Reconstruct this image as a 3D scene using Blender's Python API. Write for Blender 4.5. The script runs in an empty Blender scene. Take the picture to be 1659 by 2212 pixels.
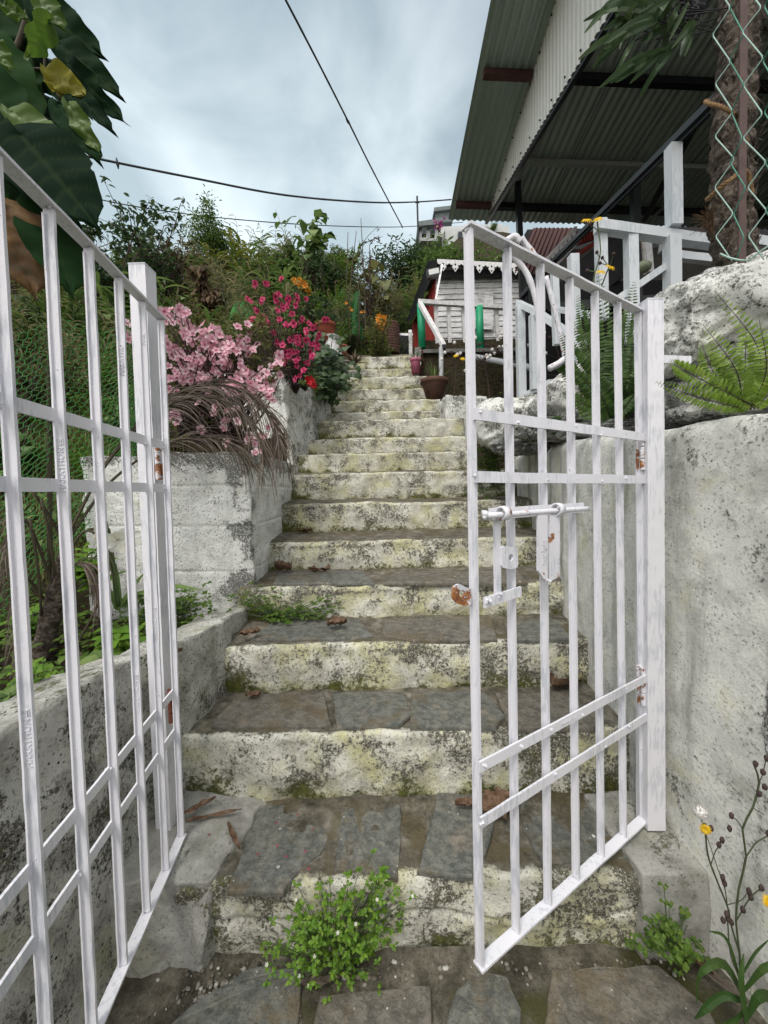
import bpy, bmesh, math, random
import numpy as np
from mathutils import Vector, Matrix, noise
R = math.radians
rnd = random.Random(7)
nrs = np.random.RandomState(11)
scene = bpy.context.scene
COL = scene.collection

# ------------------------------------------------------------------ camera
CAMZ = 1.42
FPX = 830.0
PITCH, ROLL = R(3.03), R(1.2)
CF = Vector((0, math.cos(PITCH), -math.sin(PITCH)))
_u0 = Vector((0, math.sin(PITCH), math.cos(PITCH))); _r0 = Vector((1, 0, 0))
CR = _r0 * math.cos(ROLL) - _u0 * math.sin(ROLL)
CU = _u0 * math.cos(ROLL) + _r0 * math.sin(ROLL)
CP = Vector((0, 0, CAMZ))
def ray(u, v):
    return CR * ((u - 829.5) / FPX) + CU * ((1106 - v) / FPX) + CF
def W(u, v, d):
    """world point seen at photo position (u, v) at forward distance d (metres)"""
    r = ray(u, v); return CP + r * (d / r.y)
def G(u, v, z):
    r = ray(u, v); return CP + r * ((z - CP.z) / r.z)
def onplane(u, v, p0, n):
    r = ray(u, v); return CP + r * ((p0 - CP).dot(n) / r.dot(n))
cam = bpy.data.cameras.new('camera'); camo = bpy.data.objects.new('camera', cam); COL.objects.link(camo)
cam.sensor_fit = 'VERTICAL'; cam.sensor_height = 36; cam.sensor_width = 27
cam.lens = 36 * FPX / 2212; cam.clip_start = .02; cam.clip_end = 800
m = Matrix((CR, CU, -CF)).transposed().to_4x4(); m.translation = CP
camo.matrix_world = m; scene.camera = camo

# ------------------------------------------------------------------ mesh helpers
class MB:
    def __init__(s): s.v = []; s.f = []; s.attr = {}
    def add(s, verts, faces):
        b = len(s.v); s.v.extend([tuple(p) for p in verts]); s.f.extend([tuple(i + b for i in f) for f in faces]); return b
    def box(s, c, ax, ay, az):
        c, ax, ay, az = Vector(c), Vector(ax), Vector(ay), Vector(az)
        vs = [c + ax * i + ay * j + az * k for i in (-1, 1) for j in (-1, 1) for k in (-1, 1)]
        s.add(vs, [(0, 1, 3, 2), (4, 6, 7, 5), (0, 4, 5, 1), (2, 3, 7, 6), (0, 2, 6, 4), (1, 5, 7, 3)])
    def bar(s, p0, p1, wv, hv, seg=1, amp=0.0, fr=20):
        """box from p0 to p1, half extents wv and hv (vectors)"""
        p0, p1, wv, hv = Vector(p0), Vector(p1), Vector(wv), Vector(hv)
        b = len(s.v)
        for i in range(seg + 1):
            p = p0.lerp(p1, i / seg)
            for a, c in ((-1, -1), (1, -1), (1, 1), (-1, 1)):
                q = p + wv * a + hv * c
                if amp: q = q + noise.noise_vector(q * fr) * amp
                s.v.append(tuple(q))
        for i in range(seg):
            for k in range(4):
                a, c = b + i * 4 + k, b + i * 4 + (k + 1) % 4
                s.f.append((a, c, c + 4, a + 4))
        s.f.append((b + 3, b + 2, b + 1, b)); e = b + seg * 4; s.f.append((e, e + 1, e + 2, e + 3))
    def tube(s, pts, rad, n=6, amp=0, fr=10):
        pts = [Vector(p) for p in pts]; k = len(pts)
        if not hasattr(rad, '__len__'): rad = [rad] * k
        b = len(s.v); ref = None
        for i, p in enumerate(pts):
            t = (pts[min(i + 1, k - 1)] - pts[max(i - 1, 0)]).normalized()
            if ref is None:
                ref = Vector((0, 0, 1)) if abs(t.z) < .9 else Vector((1, 0, 0))
            a = (ref - t * ref.dot(t)).normalized(); c = t.cross(a); ref = a
            for j in range(n):
                th = 2 * math.pi * j / n
                q = p + (a * math.cos(th) + c * math.sin(th)) * rad[i]
                if amp: q = q + (q - p) * (noise.fractal(q * fr, 1, 2, 3) * amp / max(rad[i], 1e-4))
                s.v.append(tuple(q))
        for i in range(k - 1):
            for j in range(n):
                a, c = b + i * n + j, b + i * n + (j + 1) % n
                s.f.append((a, c, c + n, a + n))
        s.f.append(tuple(b + j for j in reversed(range(n)))); e = b + (k - 1) * n; s.f.append(tuple(e + j for j in range(n)))
    def ball(s, c, r, seg=8, rings=5, amp=0):
        c = Vector(c); r = Vector(r) if hasattr(r, '__len__') else Vector((r, r, r))
        b = len(s.v); s.v.append(tuple(c + Vector((0, 0, -r.z))))
        for i in range(1, rings):
            ph = -math.pi / 2 + math.pi * i / rings
            for j in range(seg):
                th = 2 * math.pi * j / seg
                d = Vector((math.cos(ph) * math.cos(th), math.cos(ph) * math.sin(th), math.sin(ph)))
                k = 1 + (amp * noise.noise((c * 7 + d * 2)) if amp else 0)
                s.v.append(tuple(c + Vector((d.x * r.x, d.y * r.y, d.z * r.z)) * k))
        s.v.append(tuple(c + Vector((0, 0, r.z)))); top = len(s.v) - 1
        for j in range(seg):
            s.f.append((b, b + 1 + (j + 1) % seg, b + 1 + j))
            for i in range(rings - 2):
                a = b + 1 + i * seg + j; c2 = b + 1 + i * seg + (j + 1) % seg
                s.f.append((a, c2, c2 + seg, a + seg))
            o = b + 1 + (rings - 2) * seg; s.f.append((o + j, o + (j + 1) % seg, top))
    def lathe(s, c, prof, n=20, axis=None, amp=0):
        c = Vector(c); b = len(s.v); k = len(prof)
        M = Matrix.Identity(3) if axis is None else Vector((0, 0, 1)).rotation_difference(Vector(axis)).to_matrix()
        for (r, z) in prof:
            for j in range(n):
                th = 2 * math.pi * j / n
                q = c + M @ Vector((r * math.cos(th), r * math.sin(th), z))
                if amp: q += noise.noise_vector(q * 9) * amp
                s.v.append(tuple(q))
        for i in range(k - 1):
            for j in range(n):
                a, d = b + i * n + j, b + i * n + (j + 1) % n
                s.f.append((a, d, d + n, a + n))
        s.f.append(tuple(b + j for j in reversed(range(n)))); e = b + (k - 1) * n; s.f.append(tuple(e + j for j in range(n)))
    def build(s, name, mat, parent=None, smooth=False):
        me = bpy.data.meshes.new(name); me.from_pydata(s.v, [], s.f)
        for k, arr in s.attr.items():
            a = me.attributes.new(k, 'FLOAT', 'POINT'); a.data.foreach_set('value', np.asarray(arr, dtype=np.float32))
        me.materials.append(mat)
        if smooth: me.polygons.foreach_set('use_smooth', [True] * len(me.polygons))
        me.update()
        o = bpy.data.objects.new(name, me); COL.objects.link(o)
        if parent is not None:
            o.parent = parent
            o.matrix_parent_inverse = parent.matrix_basis.inverted() if parent.parent is None else Matrix.Identity(4)
        return o

def tag(o, label, cat, group=None):
    o['label'] = label; o['category'] = cat
    if group: o['group'] = group
    return o
def kind(o, k):
    o['kind'] = k; return o
def thing(name, label, cat, loc=(0, 0, 0), group=None):
    o = bpy.data.objects.new(name, None); COL.objects.link(o); o.location = loc; o.empty_display_size = .1
    return tag(o, label, cat, group)
def fbm(p, fr, amp, oct=4):
    v = Vector((0, 0, 0)); a = amp; f = fr
    for _ in range(oct):
        v += noise.noise_vector(p * f + Vector((3.1, 7.7, 1.3)) * f) * a; a *= .5; f *= 2.1
    return v
def rough_block(mb, c8, seg, amp, fr, oct=4, skip=()):
    """hexahedron with corners c8[i][j][k] (x,y,z order 000..111) cut into small faces and roughened"""
    C = [Vector(c) for c in c8]
    def P(a, b, c):
        x0 = C[0].lerp(C[4], a); x1 = C[1].lerp(C[5], a); x2 = C[2].lerp(C[6], a); x3 = C[3].lerp(C[7], a)
        return x0.lerp(x2, b).lerp(x1.lerp(x3, b), c)
    nx, ny, nz = seg; idx = {}
    def V(i, j, k):
        key = (i, j, k)
        if key not in idx:
            p = P(i / nx, j / ny, k / nz); p = p + fbm(p, fr, amp, oct)
            idx[key] = len(mb.v); mb.v.append(tuple(p))
        return idx[key]
    def face(n1, n2, fn, flip):
        for a in range(n1):
            for b in range(n2):
                q = (fn(a, b), fn(a + 1, b), fn(a + 1, b + 1), fn(a, b + 1))
                mb.f.append(q[::-1] if flip else q)
    if 'x0' not in skip: face(ny, nz, lambda a, b: V(0, a, b), True)
    if 'x1' not in skip: face(ny, nz, lambda a, b: V(nx, a, b), False)
    if 'y0' not in skip: face(nx, nz, lambda a, b: V(a, 0, b), False)
    if 'y1' not in skip: face(nx, nz, lambda a, b: V(a, ny, b), True)
    if 'z0' not in skip: face(nx, ny, lambda a, b: V(a, b, 0), True)
    if 'z1' not in skip: face(nx, ny, lambda a, b: V(a, b, nz), False)
def c8box(x0, x1, y0, y1, z0, z1):
    return [(x, y, z) for x in (x0, x1) for y in (y0, y1) for z in (z0, z1)]

def nz(v): return v / np.maximum(np.linalg.norm(v, axis=1, keepdims=True), 1e-9)
def leaf_cloud(mb, P, D, U, L, Wd, curl=.25, fold=.12, wide=.36):
    P, D, U = np.asarray(P, float), nz(np.asarray(D, float)), np.asarray(U, float)
    n = len(P); L = np.broadcast_to(np.asarray(L, float), (n,))[:, None]; Wd = np.broadcast_to(np.asarray(Wd, float), (n,))[:, None]
    S = nz(np.cross(D, U)); N = np.cross(S, D)
    a = P + D * L * wide + N * Wd * fold; b = P + D * L * .72 - N * L * curl * .35 + N * Wd * fold
    V = np.stack([P, a + S * Wd * .5, a - S * Wd * .5, b + S * Wd * .36, b - S * Wd * .36, P + D * L - N * L * curl], axis=1).reshape(-1, 3)
    base = len(mb.v); mb.v.extend(map(tuple, V.tolist()))
    for i in range(n):
        o = base + i * 6
        mb.f.append((o, o + 2, o + 1)); mb.f.append((o + 1, o + 2, o + 4, o + 3)); mb.f.append((o + 3, o + 4, o + 5))
def blade(mb, pts, wid, up):
    """ribbon through pts with half-width list wid; folded a little along its middle"""
    pts = [Vector(p) for p in pts]; k = len(pts); b = len(mb.v); up = Vector(up)
    for i, p in enumerate(pts):
        t = (pts[min(i + 1, k - 1)] - pts[max(i - 1, 0)]).normalized()
        s = t.cross(up)
        s = s.normalized() if s.length > 1e-5 else Vector((1, 0, 0))
        n = s.cross(t)
        w = wid[i] if hasattr(wid, '__len__') else wid
        mb.v.extend([tuple(p + s * w + n * w * .25), tuple(p), tuple(p - s * w + n * w * .25)])
    for i in range(k - 1):
        o = b + i * 3
        mb.f.append((o, o + 1, o + 4, o + 3)); mb.f.append((o + 1, o + 2, o + 5, o + 4))
def bez(ps, n):
    """smooth curve through control points (Catmull-Rom)"""
    ps = [Vector(p) for p in ps]; q = [ps[0] * 2 - ps[1]] + ps + [ps[-1] * 2 - ps[-2]]; out = []
    m_ = len(ps) - 1
    for i in range(n + 1):
        t = i / n * m_; k = min(int(t), m_ - 1); t -= k
        a, b, c, d = q[k:k + 4]
        out.append(.5 * ((2 * b) + (c - a) * t + (2 * a - 5 * b + 4 * c - d) * t * t + (3 * b - a - 3 * c + d) * t ** 3))
    return out

# ------------------------------------------------------------------ material helpers
class NT:
    def __init__(s, name):
        s.m = bpy.data.materials.new(name); s.m.use_nodes = True; s.t = s.m.node_tree; s.t.nodes.clear()
        s.out = s.n('ShaderNodeOutputMaterial'); s.co = None
    def n(s, ty, **kw):
        nd = s.t.nodes.new(ty)
        for k, v in kw.items(): setattr(nd, k, v)
        return nd
    def L(s, a, b): s.t.links.new(a, b)
    def coord(s):
        if s.co is None: s.co = s.n('ShaderNodeTexCoord').outputs['Object']
        return s.co
    def mapped(s, sc, loc=(0, 0, 0)):
        mp = s.n('ShaderNodeMapping'); mp.inputs['Scale'].default_value = sc; mp.inputs['Location'].default_value = loc
        s.L(s.coord(), mp.inputs[0]); return mp.outputs[0]
    def noise(s, scale, detail=6, rough=.6, vec=None, dist=0):
        nd = s.n('ShaderNodeTexNoise'); nd.inputs['Scale'].default_value = scale; nd.inputs['Detail'].default_value = detail
        nd.inputs['Roughness'].default_value = rough; nd.inputs['Distortion'].default_value = dist
        s.L(vec if vec is not None else s.coord(), nd.inputs['Vector']); return nd.outputs['Fac']
    def voro(s, scale, feature='F1', vec=None, out='Distance', rand=1.0):
        nd = s.n('ShaderNodeTexVoronoi', feature=feature); nd.inputs['Scale'].default_value = scale; nd.inputs['Randomness'].default_value = rand
        s.L(vec if vec is not None else s.coord(), nd.inputs['Vector']); return nd.outputs[out]
    def ramp(s, fac, stops, interp='LINEAR'):
        nd = s.n('ShaderNodeValToRGB'); cr = nd.color_ramp; cr.interpolation = interp
        while len(cr.elements) > 1: cr.elements.remove(cr.elements[-1])
        for i, (p, c) in enumerate(stops):
            e = cr.elements[0] if i == 0 else cr.elements.new(p)
            e.position = p; e.color = (c, c, c, 1) if not hasattr(c, '__len__') else (*c, 1)
        s.L(fac, nd.inputs[0]); return nd.outputs[0]
    def step(s, fac, a, b):
        nd = s.n('ShaderNodeMapRange'); nd.inputs[1].default_value = a; nd.inputs[2].default_value = b
        s.L(fac, nd.inputs[0]); return nd.outputs[0]
    def math(s, op, a, b=None):
        nd = s.n('ShaderNodeMath', operation=op)
        for i, x in enumerate((a, b)):
            if x is None: continue
            if isinstance(x, (int, float)): nd.inputs[i].default_value = x
            else: s.L(x, nd.inputs[i])
        return nd.outputs[0]
    def mix(s, fac, a, b):
        nd = s.n('ShaderNodeMix', data_type='RGBA')
        for inp, x in ((nd.inputs[0], fac), (nd.inputs[6], a), (nd.inputs[7], b)):
            if isinstance(x, (int, float)): inp.default_value = x
            elif isinstance(x, tuple): inp.default_value = (*x, 1)
            else: s.L(x, inp)
        return nd.outputs[2]
    def attr(s, name):
        return s.n('ShaderNodeAttribute', attribute_name=name).outputs['Fac']
    def bump(s, h, strength=.5, dist=.01, prev=None):
        nd = s.n('ShaderNodeBump'); nd.inputs['Strength'].default_value = strength; nd.inputs['Distance'].default_value = dist
        s.L(h, nd.inputs['Height'])
        if prev is not None: s.L(prev, nd.inputs['Normal'])
        return nd.outputs[0]
    def finish(s, col, rough=.8, normal=None, metal=0, spec=.4, trans=0):
        p = s.n('ShaderNodeBsdfPrincipled')
        for inp, x in ((p.inputs['Base Color'], col), (p.inputs['Roughness'], rough)):
            if isinstance(x, (int, float)): inp.default_value = x
            elif isinstance(x, tuple): inp.default_value = (*x, 1)
            else: s.L(x, inp)
        p.inputs['Metallic'].default_value = metal; p.inputs['Specular IOR Level'].default_value = spec
        if normal is not None: s.L(normal, p.inputs['Normal'])
        sh = p.outputs[0]
        if trans:
            t = s.n('ShaderNodeBsdfTranslucent')
            if isinstance(col, tuple): t.inputs[0].default_value = (*col, 1)
            else: s.L(col, t.inputs[0])
            mx = s.n('ShaderNodeMixShader'); mx.inputs[0].default_value = trans
            s.L(sh, mx.inputs[1]); s.L(t.outputs[0], mx.inputs[2]); sh = mx.outputs[0]
        s.L(sh, s.out.inputs['Surface']); return s.m
    def island(s): return s.n('ShaderNodeNewGeometry').outputs['Random Per Island']

def m_leaf(name, cols, rough=.5, trans=.34, spec=.3):
    t = NT(name); n = len(cols)
    c = t.ramp(t.island(), [(i / max(n - 1, 1), cols[i]) for i in range(n)])
    d = t.noise(9, 3); c = t.mix(t.step(d, .45, .75), c, t.mix(.35, c, (.08, .08, .02)))
    return t.finish(c, rough, trans=trans, spec=spec)
def m_plain(name, col, rough=.6, var=.25, scale=12, bump=.2, metal=0, spec=.4, bd=.003):
    t = NT(name); n = t.noise(scale, 7, .65)
    dark = tuple(x * (1 - var) for x in col); lite = tuple(min(1, x * (1 + var * .7)) for x in col)
    c = t.ramp(n, [(.3, dark), (.7, lite)])
    return t.finish(c, rough, t.bump(n, bump, bd), metal, spec)
def m_paint(name, col=(.70, .70, .74), rust=.0, scuff=(.38, .42, .47)):
    """brushed-on gate paint: thin streaks, scuffs, little rust"""
    t = NT(name)
    st = t.noise(1, 5, .6, t.mapped((110, 110, 16))); big = t.noise(5, 4, .6); fine = t.noise(160, 3)
    c = t.mix(t.math('MULTIPLY', t.step(t.math('MULTIPLY', st, big), .265, .335), .48), col, scuff)
    c = t.mix(t.math('MULTIPLY', t.step(fine, .6, .8), .25), c, scuff)
    if rust:
        rn = t.noise(22, 6, .7); r = t.step(rn, .72 - rust, .76 - rust)
        rc = t.ramp(t.noise(70, 4), [(.3, (.09, .03, .015)), (.6, (.36, .14, .04)), (.75, (.5, .27, .1))])
        c = t.mix(r, c, rc)
    h = t.math('ADD', t.math('MULTIPLY', st, .6), t.math('MULTIPLY', fine, .5))
    return t.finish(c, .5, t.bump(h, .35, .002), spec=.45)
def m_lime(name, white=(.66, .67, .63), yellow=(.55, .55, .33), dirt=(.05, .048, .035), moss=(.085, .095, .02), cover=.5, pits=.5, yel=.5, sc=1.0, bump=.7, grey=(.30, .30, .27), greyamt=.3, speck=.8, streak=0.0):
    """old lime wash over rough cement: flaked, pitted, grimy. cover = share of wash that is left"""
    t = NT(name); MU = lambda a, b: t.math('MULTIPLY', a, b); AD = lambda a, b: t.math('ADD', a, b)
    big = t.noise(2.2 * sc, 4, .6); mid = t.noise(9 * sc, 6, .65); crumb = t.noise(62 * sc, 6, .8); fine = t.noise(150 * sc, 3, .8)
    c = t.mix(t.step(t.noise(4.3 * sc, 5, .65, t.mapped((1, 1, 1), (9, 3, 5))), .66 - .3 * yel, .74 - .2 * yel), white, yellow)
    c = t.mix(MU(t.step(t.noise(7 * sc, 7, .72, t.mapped((1, 1, 1), (2, 8, 1))), .47, .60), greyamt), c, grey)
    c = t.mix(MU(t.step(fine, .52, .66), .28), c, grey)
    # flaking: broad areas decide where, crumbs decide the ragged edge
    w = AD(AD(MU(big, .40), MU(mid, .42)), MU(crumb, .62))          # mean about .72
    th = .66 + .16 * cover
    w = AD(w, MU(t.attr('grime_shade'), .26))
    thin = t.step(w, th, th + .03); bare = t.step(w, th + .035, th + .055)
    c = t.mix(MU(thin, .75), c, grey)
    c = t.mix(MU(bare, .92), c, t.mix(t.step(fine, .42, .6), dirt, tuple(x * .5 for x in grey)))
    # single dark crumbs scattered over the sound wash
    pa = t.step(t.noise(5.5 * sc, 5, .7, t.mapped((1, 1, 1), (1, 6, 2))), .36, .58)
    c = t.mix(MU(t.step(t.noise(88 * sc, 4, .8, t.mapped((1, 1, 1), (5, 2, 8))), .57, .60), MU(pa, speck)), c, dirt)
    c = t.mix(MU(t.step(t.noise(110 * sc, 3, .75), .56, .59), MU(bare, .8)), c, white)
    pit = MU(t.step(t.voro(58 * sc), .24, .16), MU(t.step(t.noise(8 * sc, 4, .7), .44, .56), pits))
    c = t.mix(pit, c, tuple(x * .5 for x in dirt))
    if streak:   # run-off stains
        sn = t.noise(1, 5, .6, t.mapped((9, 9, .9), (3, 1, 4)))
        c = t.mix(MU(t.step(sn, .52, .68), streak), c, tuple(x * .55 for x in grey))
    # algae and moss where the point attribute is high, broken up by noise
    mv = AD(t.attr('moss'), MU(t.math('SUBTRACT', AD(AD(MU(mid, .55), MU(big, .3)), MU(crumb, .45)), .65), 2.6))
    mc = t.ramp(t.noise(40, 6, .75), [(.3, tuple(x * .35 for x in moss)), (.5, moss), (.7, (moss[0] * 2.4, moss[1] * 2.2, moss[2] * 2.2))])
    c = t.mix(MU(t.step(mv, .36, .62), .55), c, (moss[0] * 1.7, moss[1] * 1.55, moss[2] * 1.9))
    c = t.mix(MU(t.step(mv, .50, .72), .9), c, mc)
    h = AD(AD(MU(mid, .8), MU(crumb, .7)), MU(AD(bare, pit), -.22))
    return t, c, t.bump(h, bump, .014)
# ------------------------------------------------------------------ materials
M = {}
M['paint'] = m_paint('gate_paint', rust=.025)
M['paint_rust'] = m_paint('gate_paint_rusty', rust=.12)
M['rail_paint'] = m_paint('rail_paint', col=(.62, .66, .69), scuff=(.36, .42, .46))
M['rust'] = m_plain('rust', (.16, .05, .03), .8, .5, 60, .4)
M['black_steel'] = m_plain('black_steel', (.012, .014, .017), .35, .3, 20, .05)
M['brown_steel'] = m_plain('brown_steel', (.085, .05, .042), .6, .3, 25, .15)
t, c, b = m_lime('steps_limewash', white=(.76, .755, .66), yellow=(.60, .59, .35), cover=.42, yel=.72, pits=.6, bump=1.0, greyamt=.55, grey=(.36, .35, .29), dirt=(.05, .043, .028), speck=.85)
# treads: bare cement and stone dust instead of lime wash
tr = t.ramp(t.noise(14, 8, .7), [(.32, (.06, .055, .042)), (.48, (.145, .132, .10)), (.62, (.25, .235, .19)), (.74, (.38, .37, .32))])
tr = t.mix(t.step(t.noise(5, 4, .6, t.mapped((1, 1, 1), (4, 2, 7))), .52, .64), tr, (.13, .11, .065))
pn = t.step(t.math('ADD', t.attr('paint'), t.math('MULTIPLY', t.math('SUBTRACT', t.noise(18, 6, .7), .5), 1.6)), .40, .62)
c2 = t.mix(pn, tr, c)
M['steps'] = t.finish(c2, .85, b, spec=.25)
t, c, b = m_lime('plaster_wall', white=(.73, .735, .69), yellow=(.63, .63, .49), cover=.88, yel=.4, pits=.45, bump=.8, grey=(.46, .47, .44), greyamt=.7, speck=.6, streak=.75)
M['plaster'] = t.finish(c, .85, b, spec=.25)
t, c, b = m_lime('rough_lime', white=(.84, .85, .81), yellow=(.68, .68, .53), cover=.46, yel=.3, pits=.85, bump=1.0, grey=(.40, .41, .38), greyamt=.4, speck=.9)
M['rough_lime'] = t.finish(c, .88, b, spec=.25)
t, c, b = m_lime('worn_cement', white=(.56, .56, .51), yellow=(.40, .41, .27), cover=.48, yel=.35, pits=1.0, bump=1.0, grey=(.27, .265, .23), greyamt=.8, dirt=(.035, .034, .028), speck=1.0)
M['worn_cement'] = t.finish(c, .9, b, spec=.25)
t, c, b = m_lime('planter_lime', white=(.88, .89, .86), yellow=(.70, .73, .60), cover=.92, yel=.25, pits=.8, bump=1.0, grey=(.60, .61, .575), greyamt=.4, speck=.95, streak=.25)
M['planter'] = t.finish(c, .88, b, spec=.25)
t, c, b = m_lime('cement', white=(.36, .36, .33), yellow=(.30, .30, .23), cover=.85, yel=.3, pits=.35, bump=.6, grey=(.23, .225, .20), greyamt=.8, speck=.4)
M['cement'] = t.finish(c, .85, b, spec=.25)
t, c, b = m_lime('grey_rock', white=(.52, .53, .50), yellow=(.30, .31, .24), cover=.25, yel=.1, pits=.6, bump=1.0, grey=(.20, .205, .20), greyamt=.9, dirt=(.035, .037, .037), speck=.9)
st = t.noise(1, 6, .65, t.mapped((7, 7, 34)))
c = t.mix(t.step(st, .5, .64), c, (.065, .068, .07))
M['rock'] = t.finish(c, .85, t.bump(st, .8, .02, b), spec=.3)
def m_slate(name, ca, cb, cc):
    t = NT(name); MU = lambda a, b: t.math('MULTIPLY', a, b)
    n1 = t.noise(5.5, 6, .62, None, 1.2); n2 = t.noise(30, 7, .75); n3 = t.noise(95, 4, .8)
    c = t.ramp(n1, [(.32, ca), (.47, cb), (.56, tuple(x * .8 for x in cb)), (.68, cc)])
    c = t.mix(MU(t.step(n2, .44, .58), .6), c, tuple(x * .45 for x in ca))
    c = t.mix(MU(t.step(t.noise(24, 6, .75, t.mapped((1, 1, 1), (6, 2, 4))), .53, .62), .5), c, (.25, .24, .19))
    c = t.mix(MU(t.step(t.noise(4, 6, .75, t.mapped((1, 1, 1), (8, 1, 3))), .53, .62), .7), c, (.13, .10, .055))
    c = t.mix(MU(t.step(n3, .56, .62), .5), c, (.045, .045, .035))
    sp = MU(t.step(t.voro(34), .24, .17), t.step(t.voro(34, out='Color'), .90, .93))
    sp2 = MU(t.step(t.voro(95), .30, .2), t.step(t.voro(95, out='Color'), .88, .91))
    c = t.mix(MU(sp, .9), c, (.74, .74, .72)); c = t.mix(MU(sp2, .8), c, (.62, .61, .56))
    ed = t.noise(9, 9, .62, None, .8)
    return t.finish(c, t.ramp(n2, [(.35, .45), (.65, .75)]), t.bump(t.math('ADD', ed, MU(n2, .5)), .9, .014), spec=.4)
M['slate'] = m_slate('slate', (.10, .112, .104), (.178, .182, .16), (.24, .212, .17))
M['slate_brown'] = m_slate('slate_brown', (.115, .11, .094), (.19, .175, .145), (.245, .20, .15))
t = NT('mortar_ground')
n = t.noise(9, 8, .75); n2 = t.noise(75, 5, .8)
c = t.ramp(n, [(.32, (.035, .032, .024)), (.46, (.095, .086, .064)), (.58, (.18, .165, .13)), (.70, (.29, .275, .23))])
c = t.mix(t.math('MULTIPLY', t.step(n2, .54, .6), .6), c, (.03, .026, .018))
c = t.mix(t.step(t.noise(4, 4), .52, .62), c, (.07, .07, .028))
c = t.mix(t.math('MULTIPLY', t.step(n2, .62, .72), .7), c, (.33, .31, .26))
M['mortar'] = t.finish(c, .9, t.bump(t.math('ADD', n, n2), .8, .01), spec=.2)
t = NT('soil')
n = t.noise(3, 8, .7); n2 = t.noise(22, 6, .7)
c = t.ramp(n2, [(.35, (.02, .017, .01)), (.55, (.05, .04, .024)), (.7, (.035, .055, .015))])
M['soil'] = t.finish(c, .95, t.bump(n2, 1, .05), spec=.1)
M['moss_leaf'] = m_leaf('moss_leaf', [(.05, .11, .012), (.09, .17, .02), (.13, .2, .03)], trans=.35)
M['bright_leaf'] = m_leaf('bright_leaf', [(.07, .16, .012), (.12, .25, .02), (.18, .30, .03)], trans=.35)
M['mid_leaf'] = m_leaf('mid_leaf', [(.065, .12, .032), (.125, .205, .055), (.20, .28, .08)])
M['dark_leaf'] = m_leaf('dark_leaf', [(.028, .058, .026), (.055, .10, .042), (.085, .135, .055)], rough=.45)
M['olive_leaf'] = m_leaf('olive_leaf', [(.08, .097, .03), (.15, .165, .05), (.24, .225, .09)])
M['yellow_leaf'] = m_leaf('yellow_leaf', [(.10, .14, .02), (.17, .20, .03), (.24, .22, .06)], trans=.35)
M['dry_leaf'] = m_leaf('dry_leaf', [(.05, .032, .022), (.10, .065, .04), (.18, .125, .08)], rough=.8, trans=.1, spec=.2)
M['fern_leaf'] = m_leaf('fern_leaf', [(.12, .21, .02), (.17, .28, .03), (.25, .35, .06)], trans=.3)
M['fern_dark'] = m_leaf('fern_dark', [(.03, .075, .015), (.05, .11, .02), (.08, .15, .03)], trans=.25)
M['frond_dry'] = m_leaf('frond_dry', [(.045, .034, .027), (.11, .085, .07), (.22, .18, .15)], rough=.75, trans=.1, spec=.3)
M['stem'] = m_plain('stem', (.055, .045, .025), .8, .3, 30)
M['stem_green'] = m_plain('stem_green', (.06, .10, .03), .6, .3, 30)
M['twig'] = m_plain('twig', (.05, .03, .025), .8, .4, 40)
def m_petal(name, cols, throat, trans=.28):
    t = NT(name); n = len(cols); c = t.ramp(t.island(), [(i / (n - 1), cols[i]) for i in range(n)])
    c = t.mix(t.math('MULTIPLY', t.step(t.attr('throat'), .25, 1.0), .8), c, throat)
    c = t.mix(t.math('MULTIPLY', t.step(t.noise(60, 4, .7), .5, .7), .25), c, throat)
    return t.finish(c, .55, trans=trans, spec=.2)
M['pink'] = m_petal('pink_petal', [(.76, .38, .47), (.86, .54, .61), (.92, .74, .78)], (.62, .16, .28))
M['hotpink'] = m_petal('hot_pink_petal', [(.50, .035, .13), (.66, .07, .20), (.76, .17, .30)], (.30, .01, .05))
M['red_petal'] = m_leaf('red_petal', [(.5, .01, .02), (.65, .02, .04)], rough=.5, trans=.2)
M['orange_petal'] = m_leaf('orange_petal', [(.70, .26, .02), (.80, .36, .05)], rough=.5, trans=.3)
M['yellow_petal'] = m_leaf('yellow_petal', [(.80, .48, .01), (.88, .60, .02)], rough=.5, trans=.2)
M['white_petal'] = m_leaf('white_petal', [(.80, .80, .76), (.86, .84, .72)], rough=.5, trans=.3)
M['seed'] = m_plain('seed_fluff', (.72, .70, .66), .9, .1, 60)
M['bud'] = m_plain('bud', (.055, .035, .03), .8, .4, 50)
M['green_net'] = m_plain('green_net', (.055, .27, .045), .45, .25, 8, .05)
M['green_post'] = m_plain('green_post', (.01, .30, .14), .5, .2, 15)
M['red_board'] = m_plain('red_board', (.26, .035, .028), .65, .3, 9)
t = NT('grey_boards')
n = t.noise(1, 8, .7, t.mapped((3, 3, 60))); n2 = t.noise(6, 5, .6)
c = t.ramp(t.math('ADD', t.math('MULTIPLY', n, .6), t.math('MULTIPLY', n2, .4)), [(.38, (.25, .25, .25)), (.5, (.55, .55, .54)), (.62, (.72, .72, .71))])
M['boards'] = t.finish(c, .8, t.bump(n, .5, .01), spec=.25)
M['white_wood'] = m_plain('white_wood', (.62, .62, .62), .7, .3, 22, .4)
M['tin_dark'] = m_plain('dark_roof_tin', (.022, .024, .026), .6, .4, 14)
def m_tin(name, ca, cb, rough, metal=0.0):
    t = NT(name)
    c = t.ramp(t.noise(2.5, 6, .6, t.mapped((1, .25, .25))), [(.35, ca), (.65, cb)])
    return t.finish(c, rough, t.bump(t.noise(30, 4), .08, .003), metal, .5)
M['roof_under'] = m_tin('roof_sheet', (.28, .355, .32), (.37, .45, .415), .34, .1)
M['roof_white'] = m_tin('white_sheet', (.60, .61, .56), (.70, .71, .66), .42)
M['purlin'] = m_plain('purlin_red', (.075, .03, .028), .6, .3, 20)
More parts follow.
